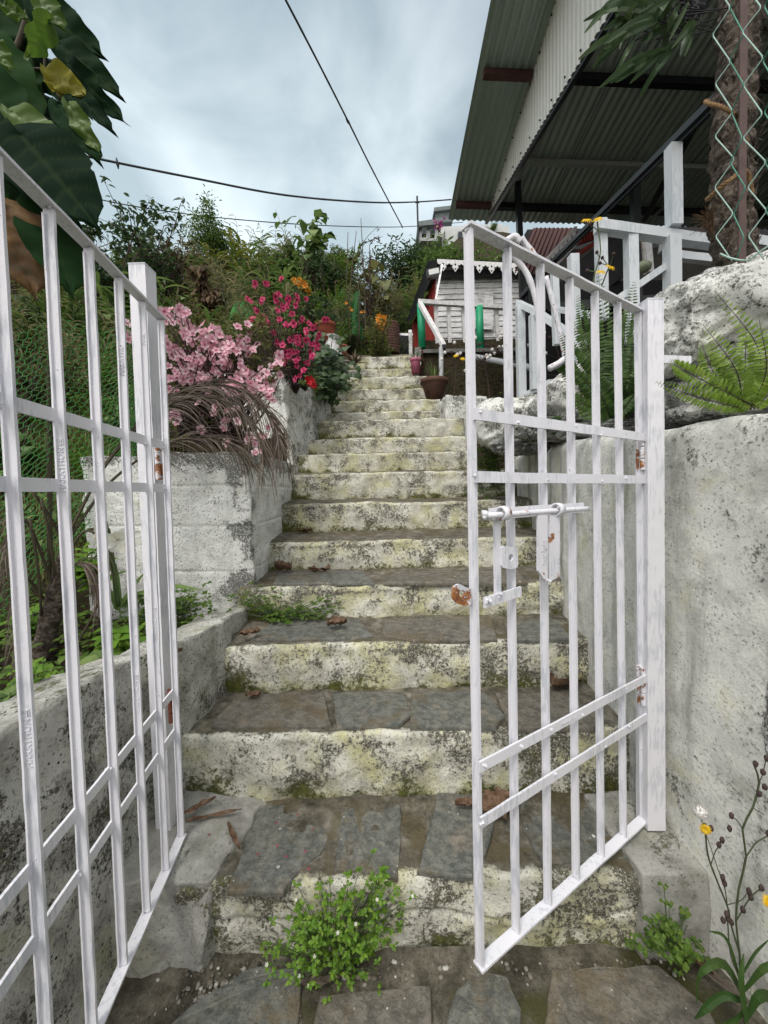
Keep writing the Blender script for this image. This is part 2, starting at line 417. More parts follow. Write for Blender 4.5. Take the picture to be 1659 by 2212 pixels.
M['purlin_grey'] = m_plain('purlin_grey', (.30, .33, .31), .5, .2, 20)
M['wall_grey'] = m_plain('grey_plaster', (.17, .17, .16), .85, .25, 5)
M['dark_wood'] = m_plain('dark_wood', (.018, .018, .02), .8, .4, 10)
M['maroon'] = m_plain('maroon_tin', (.055, .014, .012), .6, .3, 8)
t = NT('mossy_brick')
n = t.noise(9, 8, .72); n2 = t.noise(3.2, 5, .6)
c = t.ramp(n, [(.32, (.025, .017, .014)), (.5, (.07, .035, .028)), (.62, (.16, .055, .04)), (.75, (.33, .13, .08))])
c = t.mix(t.step(n2, .5, .62), c, (.03, .032, .016))
M['mossy_brick'] = t.finish(c, .9, t.bump(n, .8, .02), spec=.2)
M['terracotta'] = m_plain('terracotta', (.30, .075, .04), .8, .35, 12)
M['pot_brown'] = m_plain('pot_brown', (.10, .05, .035), .8, .35, 12)
M['pot_pink'] = m_plain('pot_pink', (.40, .12, .18), .6, .2, 12)
M['rusty_tin'] = m_plain('rusty_tin', (.085, .04, .028), .8, .5, 14, .4)
M['cable'] = m_plain('cable', (.03, .035, .04), .7, .2)
M['pvc'] = m_plain('pvc', (.34, .36, .37), .5, .2, 10)
M['rope'] = m_plain('rope', (.20, .12, .055), .9, .4, 90, .6)
M['gourd'] = m_plain('gourd', (.22, .25, .16), .5, .3, 16)
M['wire_green'] = m_plain('wire_green', (.05, .22, .15), .4, .3, 30)
M['wire_pale'] = m_plain('wire_pale', (.34, .50, .44), .4, .25, 30)
t = NT('bark')
n = t.noise(1, 8, .75, t.mapped((16, 16, 42)), ) ; n2 = t.noise(26, 7, .7, None, 1.2)
c = t.ramp(t.math('ADD', t.math('MULTIPLY', n, .5), t.math('MULTIPLY', n2, .5)), [(.38, (.018, .014, .011)), (.48, (.075, .06, .048)), (.62, (.26, .22, .18))])
M['bark'] = t.finish(c, .9, t.bump(t.math('ADD', n, n2), 1, .02), spec=.15)
M['twine'] = m_plain('fibre', (.12, .07, .035), .9, .4, 60)
M['lamp_glass'] = m_plain('lamp_glass', (.6, .62, .6), .3, .05)
M['dry_leaf_steps'] = None
t = NT('fallen_leaf'); n = t.noise(40, 6, .7)
M['dry_leaf_steps'] = t.finish(t.ramp(n, [(.3, (.045, .025, .016)), (.5, (.13, .08, .05)), (.7, (.23, .16, .11))]), .8, t.bump(n, .6, .004), spec=.2)
M['far_wall'] = m_plain('far_wall', (.52, .54, .53), .8, .12, 2)
M['far_roof'] = m_plain('far_roof', (.14, .17, .17), .7, .25, 3)
M['magenta'] = m_leaf('magenta_petal', [(.45, .03, .28), (.6, .08, .4)], trans=.2)
M['glass_dark'] = m_plain('dark_window', (.02, .03, .035), .2, .2, 3)

# ------------------------------------------------------------------ ground and stairs
STEPS = [(1.19, 1900, 2062, 395, 1400), (1.52, 1585, 1720, 392, 1350), (1.87, 1390, 1487, 485, 1275), (2.27, 1265, 1332, 545, 1230),
         (2.75, 1166, 1227, 585, 1212), (3.25, 1084, 1144, 615, 1142), (3.70, 1019, 1076, 632, 1097), (4.10, 978, 1016, 648, 1012),
         (4.45, 945, 977, 660, 1008), (4.80, 906, 943, 672, 1002), (5.20, 889, 904, 714, 962), (5.55, 864, 888, 722, 950),
         (5.90, 840, 863, 732, 938), (6.25, 814, 838, 742, 922), (6.60, 797, 812, 748, 905), (6.95, 770, 794, 752, 902)]
def smooth(a, b, x):
    t = min(1, max(0, (x - a) / (b - a))); return t * t * (3 - 2 * t)
def piece(x, pts):
    if x <= pts[0][0]: return pts[0][1]
    for (a, b), (c, d) in zip(pts, pts[1:]):
        if x <= c: return b + (d - b) * (x - a) / (c - a)
    return pts[-1][1]
PZ = W(830, 2062, 1.19).z + .01     # level of the path
STZ = [(s[0], W(830, s[1], s[0]).z) for s in STEPS]
def hill(x, y):
    n = noise.fractal(Vector((x * .35, y * .35, 0)), 1, 2, 4) * .35 * smooth(4, 9, y)
    left = piece(y, [(-1, -.35), (0, .5), (.8, .66), (2.46, .66), (2.6, 1.45), (3.9, 1.62), (4.05, 2.45), (5.2, 2.75), (6, 3.4), (8, 5.1), (10.5, 7.0), (12, 7.6), (16, 7.2), (40, 7), (80, 2)])
    lf = piece(y, [(-1, -.35), (0, .5), (.8, .66), (2.2, .72), (3.4, 1.6), (5.2, 2.9), (8, 5.1), (10.5, 7.0), (12, 7.6), (16, 7.2), (40, 7), (80, 2)])
    k = smooth(-1.75, -2.0, -x) if False else smooth(1.75, 2.1, -x)
    left = left + (lf - left) * k
    mid = piece(y, [(-1, -.4), (1.1, -.3)] + [(a + .1, z - .38) for a, z in STZ] + [(7.3, STZ[-1][1] - .05), (8.2, 4.0), (9, 4.6), (12, 6.6), (14, 7.6), (18, 9), (24, 12), (40, 14), (80, 12)])
    right = piece(y, [(-1, -.35), (.0, .9), (.8, 1.45), (4, 1.6), (5, 2.2), (6.6, 2.9), (7.1, 4.15), (10, 4.25), (14, 7.2), (18, 10.5), (26, 18.2), (34, 22.5), (60, 24), (90, 20)])
    edge_l = -.93 if y < 5.2 else -.93 + .25 * smooth(5.2, 6, y)
    a = smooth(edge_l + .02, edge_l - .06, x) if False else 1 - smooth(edge_l - .08, edge_l + .0, x)
    z = mid + (left - mid) * a
    er = piece(y, [(0, 1.12), (2.2, 1.15), (3, 1.3), (4, 1.4), (4.3, 1.05), (7, .72), (9, 1.0), (12, 1.0), (30, 1.5)])
    wr = .08 if y < 9 else .08 + (y - 9) * .25
    b = smooth(er, er + wr, x)
    z = z + (right - z) * b
    far = smooth(45, 120, math.hypot(x, y)); z = z * (1 - far) + -4 * far
    side = smooth(6, 22, abs(x)) * smooth(3, 12, y); z = z + side * 1.5 * (1 if x < 0 else 0)
    return z + n * (a if x < .5 else b) * (1 if y > 7.6 or x < 0 else 0)
xs = np.unique(np.round(np.concatenate([np.linspace(-1.2, 1.6, 85), np.linspace(-4, 5, 61), np.linspace(-14, 14, 57), np.linspace(-60, 60, 31), np.linspace(-500, 500, 21)]), 3))
ys = np.unique(np.round(np.concatenate([np.linspace(-1, 8, 120), np.linspace(8, 20, 41), np.linspace(20, 60, 31), np.linspace(-40, 120, 33), np.linspace(-400, 600, 21)]), 3))
mb = MB()
for y in ys:
    for x in xs: mb.v.append((x, y, hill(x, y) if y > -1 else -.4 + (y + 1) * .02))
nx = len(xs)
for j in range(len(ys) - 1):
    for i in range(nx - 1):
        a = j * nx + i; mb.f.append((a, a + 1, a + 1 + nx, a + nx))
kind(mb.build('hillside_ground', M['soil'], None, True), 'structure')
# the stone path in front of the gate
mb = MB()
NX, NY = 190, 120
for j in range(NY + 1):
    for i in range(NX + 1):
        x = -1.6 + 3.2 * i / NX; y = -.9 + 2.10 * j / NY
        e = -.16 * smooth(1.0, 1.5, abs(x)) - .2 * smooth(-.6, -.9, y)
        mb.v.append((x, y, PZ + e + fbm(Vector((x, y, 0)), 4, .012, 5).z))
for j in range(NY):
    for i in range(NX):
        a = j * (NX + 1) + i; mb.f.append((a, a + 1, a + NX + 2, a + NX + 1))
kind(mb.build('path', M['mortar'], None, True), 'structure')

stair = thing('staircase', 'long flight of mossy limewashed stone steps climbing between the walls', 'stairs', (0, 1.19, 0))
def slab(mb, poly, thick, amp=.004, nsub=7, down=Vector((0, 0, -1)), seed=0):
    """irregular flat stone from an outline of world points: outline refined and roughened, top gently uneven"""
    pts = []
    k = len(poly)
    for i in range(k):
        a, b = Vector(poly[i]), Vector(poly[(i + 1) % k])
        for j in range(nsub):
            p = a.lerp(b, j / nsub); p += fbm(p + Vector((seed, 0, 0)), 14, .0055, 5)
            pts.append(p)
    c = sum(pts, Vector()) / len(pts); n = len(pts); b0 = len(mb.v)
    for r, z in ((1.0, -.007), (.985, -.001), (.97, 0)):
        for p in pts:
            q = c + (p - c) * r; q.z += z + (fbm(q + Vector((seed, 0, 0)), 14, amp, 3).z if r < .99 else 0) * .3; mb.v.append(tuple(q))
    for p in pts: mb.v.append(tuple(p + down * thick))
    for r in range(2):
        for i in range(n):
            a = b0 + r * n + i; d = b0 + r * n + (i + 1) % n; mb.f.append((a, d, d + n, a + n))
    o = b0 + 3 * n
    for i in range(n): mb.f.append((b0 + i, o + i, o + (i + 1) % n, b0 + (i + 1) % n))
    mb.f.append(tuple(b0 + 2 * n + i for i in range(n)))
step_objs = []
for si, (d, vt, vb, uL, uR) in enumerate(STEPS):
    nd = STEPS[si + 1][0] if si + 1 < len(STEPS) else 8.3
    tl, tR = W(uL, vt, d), W(uR, vt, d); zb = W(830, vb, d).z - .06
    zn = (W(830, STEPS[si + 1][2], nd).z if si + 1 < len(STEPS) else W(830, 764, 8.3).z)
    xl, xr = tl.x - .09, tR.x + (.09 if si < 7 else .0)
    res = .009 if si < 4 else (.014 if si < 7 else .022)
    n = int((xr - xl) / res); mb = MB(); paint = []; moss = []; grime_shade = []
    zt = (tl.z + tR.z) / 2
    prof = []   # (y offset, z fraction mode)
    hr = zt - zb; m1 = max(10, int(hr / res)); m2 = 6; m3 = max(10, int((nd - d) / (res * 1.3)))
    rr = .022
    for k in range(m1): f = k / m1; prof.append((0.0, zb + (hr - rr) * f, 1.0, 1 - f))
    for k in range(m2): a = math.pi / 2 * k / m2; prof.append((rr - rr * math.cos(a), zt - rr + rr * math.sin(a), 1.0 - .35 * k / m2, 0.0))
    for k in range(m3 + 1): f = k / m3; prof.append((rr + (nd + .07 - d - rr) * f, None, max(0, .55 - f * (6 if si < 5 else 3)), -f))
    for i in range(n + 1):
        x = xl + (xr - xl) * i / n; fx = i / n
        lip = noise.fractal(Vector((x * 1.7, si * 5.3, 0)), 1, 2, 4) * .022
        lipz = noise.fractal(Vector((x * 2.1, si * 3.7, 9)), 1, 2, 4) * .010
        for (oy, z, pt, f) in prof:
            if z is None:
                ft = (oy - rr) / (nd + .07 - d - rr); zz = zt + (zn - zt) * ft; am = .008
            else: zz = z; am = .012
            bulge = 0
            if f > 0: bulge = -.018 * math.exp(-((f - .42) / .2) ** 2) * (noise.noise(Vector((x * 1.5, si * 9.1, 3))) + .3) if si < 8 else 0
            p = Vector((x, d + oy + (lip if oy < .1 else lip * max(0, 1 - (oy - .1) * 5)) + bulge, zz + lipz * (1 if z is None or zz > zt - .05 else (zz - zb) / hr)))
            p += fbm(p, 8, am, 5)
            if si == 0 and z is not None:   # broken ledge line in the lowest riser
                f2 = (zz - zb) / hr; cr = .60 + .07 * noise.noise(Vector((x * 4, 0, 0)))
                p.y += .008 * smooth(cr + .02, cr - .03, f2) + .016 * math.exp(-((f2 - cr) / .03) ** 2)
            mb.v.append(tuple(p)); paint.append(pt)
            mo = .0
            if f > 0: mo = max(0, f - .45) * 1.45 + .12
            elif f == 0.0: mo = .10
            else: mo = .06 + .62 * smooth(.76, 1, -f) * (1 if si else .7)
            if fx < .16: mo += (.16 - fx) * 2.4
            if fx > .86 and si < 7: mo += (fx - .86) * 1.7
            if si == 0: mo = mo * .45 + .16
            moss.append(mo)
            g_ = 0.0
            if f > 0: g_ = .55 * smooth(.80, 1, f) + .30 * smooth(.16, .02, f) * max(0, noise.noise(Vector((x * 2.3, si * 4.4, 1))) + .25)  # grime, plus contact shade put into the colour at foot and nose
            if fx > .8 and si < 7: g_ += (fx - .8) * 2.0
            if fx < .1: g_ += (.1 - fx) * 3
            grime_shade.append(g_)
    k = len(prof)
    for i in range(n):
        for j in range(k - 1):
            a = i * k + j; mb.f.append((a, a + k, a + k + 1, a + 1))
    # end faces and back
    for i, fl in ((0, False), (n, True)):
        b = i * k; bot = len(mb.v); x = xl if i == 0 else xr
        mb.v.append((x, d, zb - .25)); mb.v.append((x, nd + .07, zb - .25)); paint += [1, 1]; moss += [.4, .4]; grime_shade += [0, 0]
        f = [bot] + [b + j for j in range(k)] + [bot + 1]
        mb.f.append(tuple(f if fl is False else f[::-1]))
    mb.attr = {'paint': paint, 'moss': moss, 'grime_shade': grime_shade}
    step_objs.append(mb.build('step', M['steps'], stair, True))
# flagstones bedded in the treads (sub-parts of their step)
def flag(step, z, poly, mat, th=.02, lift=.004, parent=None):
    mb = MB(); slab(mb, [G(u, v, z + lift) for u, v in poly], th, .005, seed=rnd.random() * 9)
    o = mb.build('flagstone', M[mat], parent if parent is not None else step_objs[step]); return o
z1 = STZ[0][1] + .004
flag(0, z1, [(548, 1740), (714, 1736), (716, 1795), (690, 1848), (655, 1868), (612, 1925), (488, 1922), (520, 1850)], 'slate')
flag(0, z1, [(740, 1738), (868, 1738), (868, 1800), (860, 1893), (722, 1880), (728, 1800)], 'slate')
flag(0, z1, [(945, 1712), (1040, 1716), (1075, 1760), (1050, 1840), (1020, 1893), (900, 1880), (925, 1790)], 'slate')
flag(0, z1, [(1120, 1722), (1270, 1716), (1330, 1770), (1370, 1850), (1300, 1862), (1170, 1862), (1130, 1790)], 'slate')
flag(0, z1, [(1288, 1716), (1350, 1716), (1372, 1770), (1340, 1765)], 'slate')
z2 = max(STZ[1][1], W(830, STEPS[2][2], 1.87).z) + .004
flag(1, z2, [(515, 1500), (700, 1494), (716, 1566), (640, 1570), (455, 1568), (470, 1545)], 'slate_brown')
flag(1, z2, [(716, 1494), (872, 1494), (890, 1540), (862, 1566), (728, 1570)], 'slate')
flag(1, z2, [(888, 1493), (1046, 1494), (1092, 1545), (1070, 1570), (885, 1568)], 'slate')
flag(1, z2, [(1070, 1496), (1225, 1498), (1300, 1564), (1280, 1572), (1098, 1570)], 'slate_brown')
z3 = max(STZ[2][1], W(830, STEPS[3][2], 2.27).z) + .004
flag(2, z3, [(590, 1340), (775, 1338), (805, 1372), (745, 1380), (540, 1381)], 'slate')
flag(2, z3, [(830, 1335), (1062, 1334), (1075, 1380), (900, 1383), (825, 1372)], 'slate_brown')
flag(2, z3, [(1085, 1338), (1200, 1337), (1236, 1378), (1100, 1381)], 'slate')
z4 = max(STZ[3][1], W(830, STEPS[4][2], 2.75).z) + .004
flag(3, z4, [(600, 1236), (780, 1232), (810, 1258), (590, 1260)], 'slate')
flag(3, z4, [(850, 1234), (1120, 1232), (1140, 1256), (830, 1258)], 'slate_brown')
# flagstones of the path, each a stone of its own
for lab, poly, mt in (
    ('grey slate flagstone under the low weeds, cracked front corner', [(545, 2085), (655, 2088), (648, 2230), (330, 2240), (440, 2150)], 'slate'),
    ('dark slate flagstone just below the free corner of the latched gate', [(1035, 2100), (1095, 2110), (1125, 2180), (1120, 2240), (955, 2240), (985, 2140)], 'slate'),
    ('broad brown flagstone in front of the clover patch', [(1190, 2092), (1420, 2084), (1530, 2170), (1560, 2235), (1170, 2240)], 'slate_brown'),
    ('brown mud stained flagstone between two grey slates', [(690, 2150), (930, 2130), (935, 2240), (668, 2240)], 'slate_brown')):
    mb = MB(); slab(mb, [G(u, v, PZ + .012) for u, v in poly], .05, .006, seed=rnd.random() * 9)
    tag(mb.build('flagstone', M[mt]), lab, 'flagstone', 'flagstones of the path')

# ------------------------------------------------------------------ walls
RW = [(-.5, 1.10), (.8, 1.075), (1.1, 1.04), (1.25, 1.005), (1.5, .985), (1.87, 1.0), (2.27, 1.06), (2.75, 1.17), (3.25, 1.25), (3.7, 1.285), (4.0, 1.27)]
def rw_top(y): return CAMZ + piece(y, [(-.5, .17), (1.0, .195), (1.5, .21), (2.2, .27), (3.7, .33), (4, .32)])
mb = MB(); moss = []
ny, nzv = 260, 110
for j in range(ny + 1):
    y = -.5 + 4.5 * (j / ny) ** 1.0
    x = piece(y, RW); zt = rw_top(y); zb = -.3
    for k in range(nzv + 1):
        f = k / nzv; z = zb + (zt - zb) * f
        p = Vector((x + .02 * (f - .5), y, z))
        rough = smooth(1.12, .98, y)
        p += fbm(p, 5, .008 + .010 * rough, 5)
        if z > zt - .03: p.x += (z - zt + .03) * .8
        mb.v.append(tuple(p)); moss.append(max(0, .16 - f * .5) + .05)
for j in range(ny):
    for k in range(nzv):
        a = j * (nzv + 1) + k; mb.f.append((a, a + 1, a + nzv + 2, a + nzv + 1))
b0 = len(mb.v)
for j in range(ny + 1):
    y = -.5 + 4.5 * j / ny
    for q in range(1, 9):
        p = Vector((piece(y, RW) + .03 + q * .045, y, rw_top(y))); mb.v.append(tuple(p + fbm(p, 6, .012, 4))); moss.append(.3)
for j in range(ny):
    a = j * (nzv + 1) + nzv; b = a + nzv + 1; c0 = b0 + j * 8; mb.f.append((a, c0, c0 + 8, b))
    for q in range(7): mb.f.append((c0 + q, c0 + q + 1, c0 + q + 9, c0 + q + 8))
for j in (0, ny):   # closed ends
    y = -.5 + 4.5 * j / ny; b1 = len(mb.v); x = piece(y, RW)
    mb.v += [(x, y, -.3), (x + .4, y, -.3), (x + .4, y, rw_top(y)), (x, y, rw_top(y))]; moss += [.2] * 4; mb.f.append((b1, b1 + 1, b1 + 2, b1 + 3))
mb.attr = {'moss': moss}
tag(mb.build('retaining_wall', M['plaster'], None, True), 'tall pale plastered retaining wall beside the latched gate post, stained grey', 'wall')
wall_ = bpy.data.objects['retaining_wall']
mb = MB(); ny, nzv = 130, 150; zb0 = .15
for j in range(ny + 1):
    for k in range(nzv + 1):
        f = k / nzv; z0_ = zb0 + (rw_top(.8) - .01 - zb0) * f
        yend = 1.035 + .03 * noise.fractal(Vector((z0_ * 3, 1, 4)), 1, 2, 5) - .10 * smooth(.75, .2, z0_)
        y = -.3 + (yend + .3) * (j / ny) ** .8
        e_ = min(1, (yend - y) / .05); e2 = min(1, (1 - f) * 20)
        x = piece(y, RW) + .02 * (f - .5) - .016 * math.sqrt(max(0, e_)) * e2 + .004
        p = Vector((x, y, z0_)); q = fbm(p, 5, .010, 3) * .7 + fbm(p, 24, .0085, 4); p += Vector((q.x * 1.4, 0, 0)) * min(1, e_ + .1)
        hole = noise.fractal(Vector((y * 9, z0_ * 9, 2)), .8, 2, 4)
        if hole > .42: p.x += .020 * min(1, (hole - .42) * 7)
        mb.v.append(tuple(p))
for j in range(ny):
    for k in range(nzv): a = j * (nzv + 1) + k; mb.f.append((a, a + 1, a + nzv + 2, a + nzv + 1))
mb.attr = {'moss': [.03] * len(mb.v)}
mb.build('render_patch', M['rough_lime'], wall_, True)
# low wall on the other side of the stairs
LW = [(-.3, -.90), (.6, -.885), (1.2, -.872), (1.36, -.862), (1.56, -.80), (1.87, -.765), (2.36, -.785)]
mb = MB(); moss = []
ny, nzv = 170, 70
def lw_top(y): return CAMZ + piece(y, [(-.3, -.5), (.6, -.53), (1.3, -.575), (1.8, -.62), (2.36, -.675)])
prof_w = [(0, f) for f in np.linspace(0, 1, nzv + 1)]
for j in range(ny + 1):
    y = -.3 + 2.66 * j / ny; x = piece(y, LW); zt = lw_top(y)
    for k in range(nzv + 1):
        f = k / nzv; p = Vector((x - .05 * f, y, -.3 + (zt + .3) * f)); p += fbm(p, 6, .014, 5); mb.v.append(tuple(p)); moss.append(.12 + max(0, .2 - f) * .8 + .25 * smooth(.9, 1, f))
    for q in range(1, 13):
        p = Vector((x - .05 - q * .022, y, zt - .004 * q)); p += fbm(p, 6, .018, 5); mb.v.append(tuple(p)); moss.append(.32)
K = nzv + 13
for j in range(ny):
    for k in range(K - 1):
        a = j * K + k; mb.f.append((a, a + K, a + K + 1, a + 1))
mb.attr = {'moss': moss}
tag(mb.build('low_wall', M['worn_cement'], None, True), 'low pitted cement wall along the lowest steps, mottled black and grey', 'wall')
# white planter wall facing the gate and the taller one behind it
mb = MB()
c8 = [(-1.84, 2.36, .6), (-1.84, 2.36, CAMZ + .25), (-1.80, 4.02, .6), (-1.80, 4.02, CAMZ + .27), (-.815, 2.35, .6), (-.825, 2.35, CAMZ + .262), (-.90, 4.02, .6), (-.90, 4.02, CAMZ + .30)]
rough_block(mb, c8, (90, 110, 150), .014, 6, 5, skip=('z0',))
for i_, v in enumerate(mb.v):   # marks left by the shuttering boards
    gy = sum(.007 * math.exp(-((v[2] - zz - .012 * math.sin(v[0] * 2)) / .007) ** 2) for zz in (CAMZ + .07, CAMZ - .18, CAMZ - .46))
    if v[1] < 2.45: mb.v[i_] = (v[0], v[1] + gy, v[2])
    elif v[0] > -1.0: mb.v[i_] = (v[0] - gy, v[1], v[2])
mb.attr = {'moss': [max(0, .30 - (v[2] - .7)) * .6 + (.12 + .14 * smooth(2.6, 3.6, v[1]) if v[0] > -.93 and v[1] > 2.38 else 0.0) + (.05 if v[2] > 1.6 else 0) for v in mb.v], 'grime_shade': [(.95 * math.exp(-(math.hypot((v[0] + .84) / .13, (v[1] - 2.36) / .08)) ** 2)) * max(0, .35 + 1.5 * noise.fractal(Vector(v) * 5, 1, 2, 3)) + .6 * smooth(CAMZ + .10, CAMZ + .24, v[2]) + .35 * smooth(.95, .75, v[2]) for v in mb.v]}
tag(mb.build('planter_wall', M['planter'], None, True), 'white limewashed planter wall with board marks, dead palm fronds hanging over it', 'wall')
mb = MB()
c8 = [(-1.7, 3.98, 1.5), (-1.7, 3.98, CAMZ + 1.22), (-1.6, 5.32, 1.5), (-1.6, 5.32, CAMZ + 1.5), (-.905, 3.97, 1.5), (-1.02, 3.97, CAMZ + 1.23), (-.69, 5.32, 1.6), (-.70, 5.32, CAMZ + 1.46)]
rough_block(mb, c8, (50, 75, 60), .022, 6, 5, skip=('z0',))
mb.attr = {'moss': [.10 + max(0, .25 - (v[2] - 1.7) * .3) for v in mb.v]}
tag(mb.build('planter_wall', M['rough_lime'], None, True), 'taller rough limewashed wall holding the hot pink azalea bed', 'wall')
# cement footings of the gate posts
mb = MB()
pts = [G(272, 1900, .235), G(360, 1790, .24), G(480, 1752, .235), G(508, 1800, .235), G(455, 1905, .232)]
LZ = STZ[0][1]
c8 = [(-.92, 1.12, -.25), (-.90, 1.16, LZ + .035), (-.92, 1.56, -.25), (-.90, 1.55, LZ + .06), (-.55, 1.13, -.25), (-.62, 1.18, LZ + .012), (-.46, 1.56, -.25), (-.50, 1.54, LZ + .012)]
rough_block(mb, c8, (60, 60, 50), .035, 3.5, 6)
mb.attr = {'moss': [.14 + (.12 if v[2] < -.04 else 0) for v in mb.v]}
tag(mb.build('post_footing', M['cement'], None, True), 'grey cement footing slumped at the foot of the wide open gate', 'footing')
mb = MB()
c8 = [(.795, 1.155, -.25), (.81, 1.16, LZ + .022), (.76, 1.50, -.25), (.78, 1.48, LZ + .03), (1.02, 1.155, -.25), (1.01, 1.165, LZ + .03), (1.04, 1.5, -.25), (1.02, 1.48, LZ + .05)]
rough_block(mb, c8, (45, 45, 45), .010, 6, 5)
mb.attr = {'moss': [.08 + (.2 if v[2] < -.06 else 0) for v in mb.v]}
tag(mb.build('post_footing', M['cement'], None, True), 'square grey cement footing under the latched gate post', 'footing')
# whitewashed kerb end beside the upper stairs
mb = MB()
c8 = [(.80, 4.85, 1.4), (.80, 4.85, CAMZ + 1.19), (.80, 5.5, 1.4), (.80, 5.5, CAMZ + 1.22), (1.35, 4.85, 1.4), (1.3, 4.85, CAMZ + 1.16), (1.35, 5.5, 1.4), (1.3, 5.5, CAMZ + 1.2)]
rough_block(mb, c8, (24, 24, 40), .02, 6, 4, skip=('z0',))
mb.attr = {'moss': [.12] * len(mb.v)}
tag(mb.build('kerb_block', M['rough_lime'], None, True), 'yellowish limewashed block beside the stairs below the thin rail post', 'block')
# ------------------------------------------------------------------ gate
def lettering(text, org, base, upv, size, parent, mat, depth=.0009, mark=True, lead=False):
    cu = bpy.data.curves.new('lettering', 'FONT'); cu.body = text; cu.size = size; cu.extrude = depth; cu.space_character = 1.12
    to = bpy.data.objects.new('tmp', cu); COL.objects.link(to)
    dg = bpy.context.evaluated_depsgraph_get(); me = bpy.data.meshes.new_from_object(to.evaluated_get(dg))
    COL.objects.unlink(to); bpy.data.objects.remove(to); me.name = 'lettering'
    base, upv = Vector(base).normalized(), Vector(upv).normalized(); nrm = base.cross(upv)
    mm = Matrix((base, upv, nrm)).transposed().to_4x4(); mm.translation = Vector(org)
    w = max((v.co.x for v in me.vertices), default=0)
    bm = bmesh.new(); bm.from_mesh(me)
    if mark:   # the square spiral mark stamped after the name
        s = size * .72; x0 = w + size * .35; th = size * .09
        for (ax, ay, bx, by) in ((0, 0, 1, 0), (1, 0, 1, 1), (1, 1, 0, 1), (0, 1, 0, .3), (0, .3, .7, .3), (.7, .3, .7, .7), (.7, .7, .35, .7)):
            xa, xb = sorted((ax, bx)); ya, yb = sorted((ay, by))
            g = bmesh.ops.create_cube(bm, size=1)
            for v in g['verts']:
                v.co = Vector((x0 + (xa + xb) / 2 * s + v.co.x * ((xb - xa) * s + th), (ya + yb) / 2 * s + v.co.y * ((yb - ya) * s + th), v.co.z * depth * 2))
    bm.transform(mm); bm.to_mesh(me); bm.free(); me.materials.clear(); me.materials.append(mat)
    o = bpy.data.objects.new('lettering', me); COL.objects.link(o); o.parent = parent
    return o
class Leaf:
    """gate leaf spanned by hinge/free top/bottom corners; s: 0 hinge .. 1 free, t: 0 bottom .. 1 top"""
    def __init__(g, ht, hb, ft, fb):
        g.c = [Vector(x) for x in (ht, hb, ft, fb)]
        g.along = ((g.c[2] + g.c[3]) - (g.c[0] + g.c[1])).normalized(); g.up = (g.c[0] - g.c[1]).normalized()
        g.n = g.along.cross(g.up).normalized()
        if g.n.dot(g.c[0] - CP) > 0: g.n = -g.n         # towards the viewer's side
    def P(g, s, t):
        return g.c[1].lerp(g.c[0], t).lerp(g.c[3].lerp(g.c[2], t), s)
    def at(g, u, v): return onplane(u, v, g.c[0], g.n)
def blobs(mb, p, r=.006, k=4):
    for _ in range(k):
        mb.ball(p + Vector([rnd.uniform(-1, 1) * r for _ in range(3)]), r * rnd.uniform(.5, 1), 6, 4, .3)
def make_gate(g, label, s_list, t_list, rail_off, texts):
    root = thing('gate_leaf', label, 'gate', g.c[1], 'pair of white steel gate leaves')
    n = g.n; bars = []
    W2, T2 = .0096, .0036
    for i, s in enumerate(s_list):
        mb = MB(); stile = i in (0, len(s_list) - 1)
        al = g.along * (T2 if not stile else .0046)
        mb.bar(g.P(s, 0.003), g.P(s, .996), n * W2, al, 60, .0011, 16)
        # shallow rolled edge on one side, as on the angle bars
        mb.bar(g.P(s, .005) - n * (W2 - .0025) + g.along * .006, g.P(s, .99) - n * (W2 - .0025) + g.along * .0045, n * .0018, g.along * .0045, 40, .0009, 18)
        for t in t_list:
            if rnd.random() < .85: blobs(mb, g.P(s, t) + n * rail_off + g.along * rnd.choice((-.006, .006)) + g.up * rnd.uniform(-.01, .01), .0052, 4)
        for _ in range(7): blobs(mb, g.P(s, rnd.random()) + g.along * .0045 + n * rnd.uniform(-.01, .01), .002, 1)
        bars.append(mb.build('bar', M['paint'], root))
    H = (g.c[0] - g.c[1]).length
    for t in t_list:
        mb = MB(); mb.bar(g.P(-.012, t) + n * rail_off, g.P(1.012, t) + n * rail_off, n * .0030, g.up * .0135, 50, .0010, 14)
        mb.build('rail', M['paint'], root)
    mb = MB(); mb.bar(g.P(-.008, 1), g.P(1.012, 1), n * .0155, g.up * .0032, 50, .0012, 14)
    for s in s_list: blobs(mb, g.P(s, 1) - g.up * .005, .0055, 4)
    mb.build('top_rail', M['paint'], root)
    mb = MB(); mb.bar(g.P(-.008, 0), g.P(1.012, 0), n * .0155, g.up * .0032, 50, .0012, 14)
    for s in s_list: blobs(mb, g.P(s, 0) + g.up * .005, .0045, 3)
    mb.build('bottom_rail', M['paint'], root)
    for (bi, t, txt, mk) in texts:
        s = s_list[bi]
        base = g.up; face = g.along                      # the wide face looks towards the free end
        upv = face.cross(base)
        # face normal must be base x upv = along
        if base.cross(upv).dot(face) < 0: upv = -upv
        org = g.P(s, t) + face * (.0048 if bi in (0, len(s_list) - 1) else .0043) - upv * .0052
        lettering(txt, org, base, upv, .0155, bars[bi], M['paint'], .0010, mk)
    return root, bars
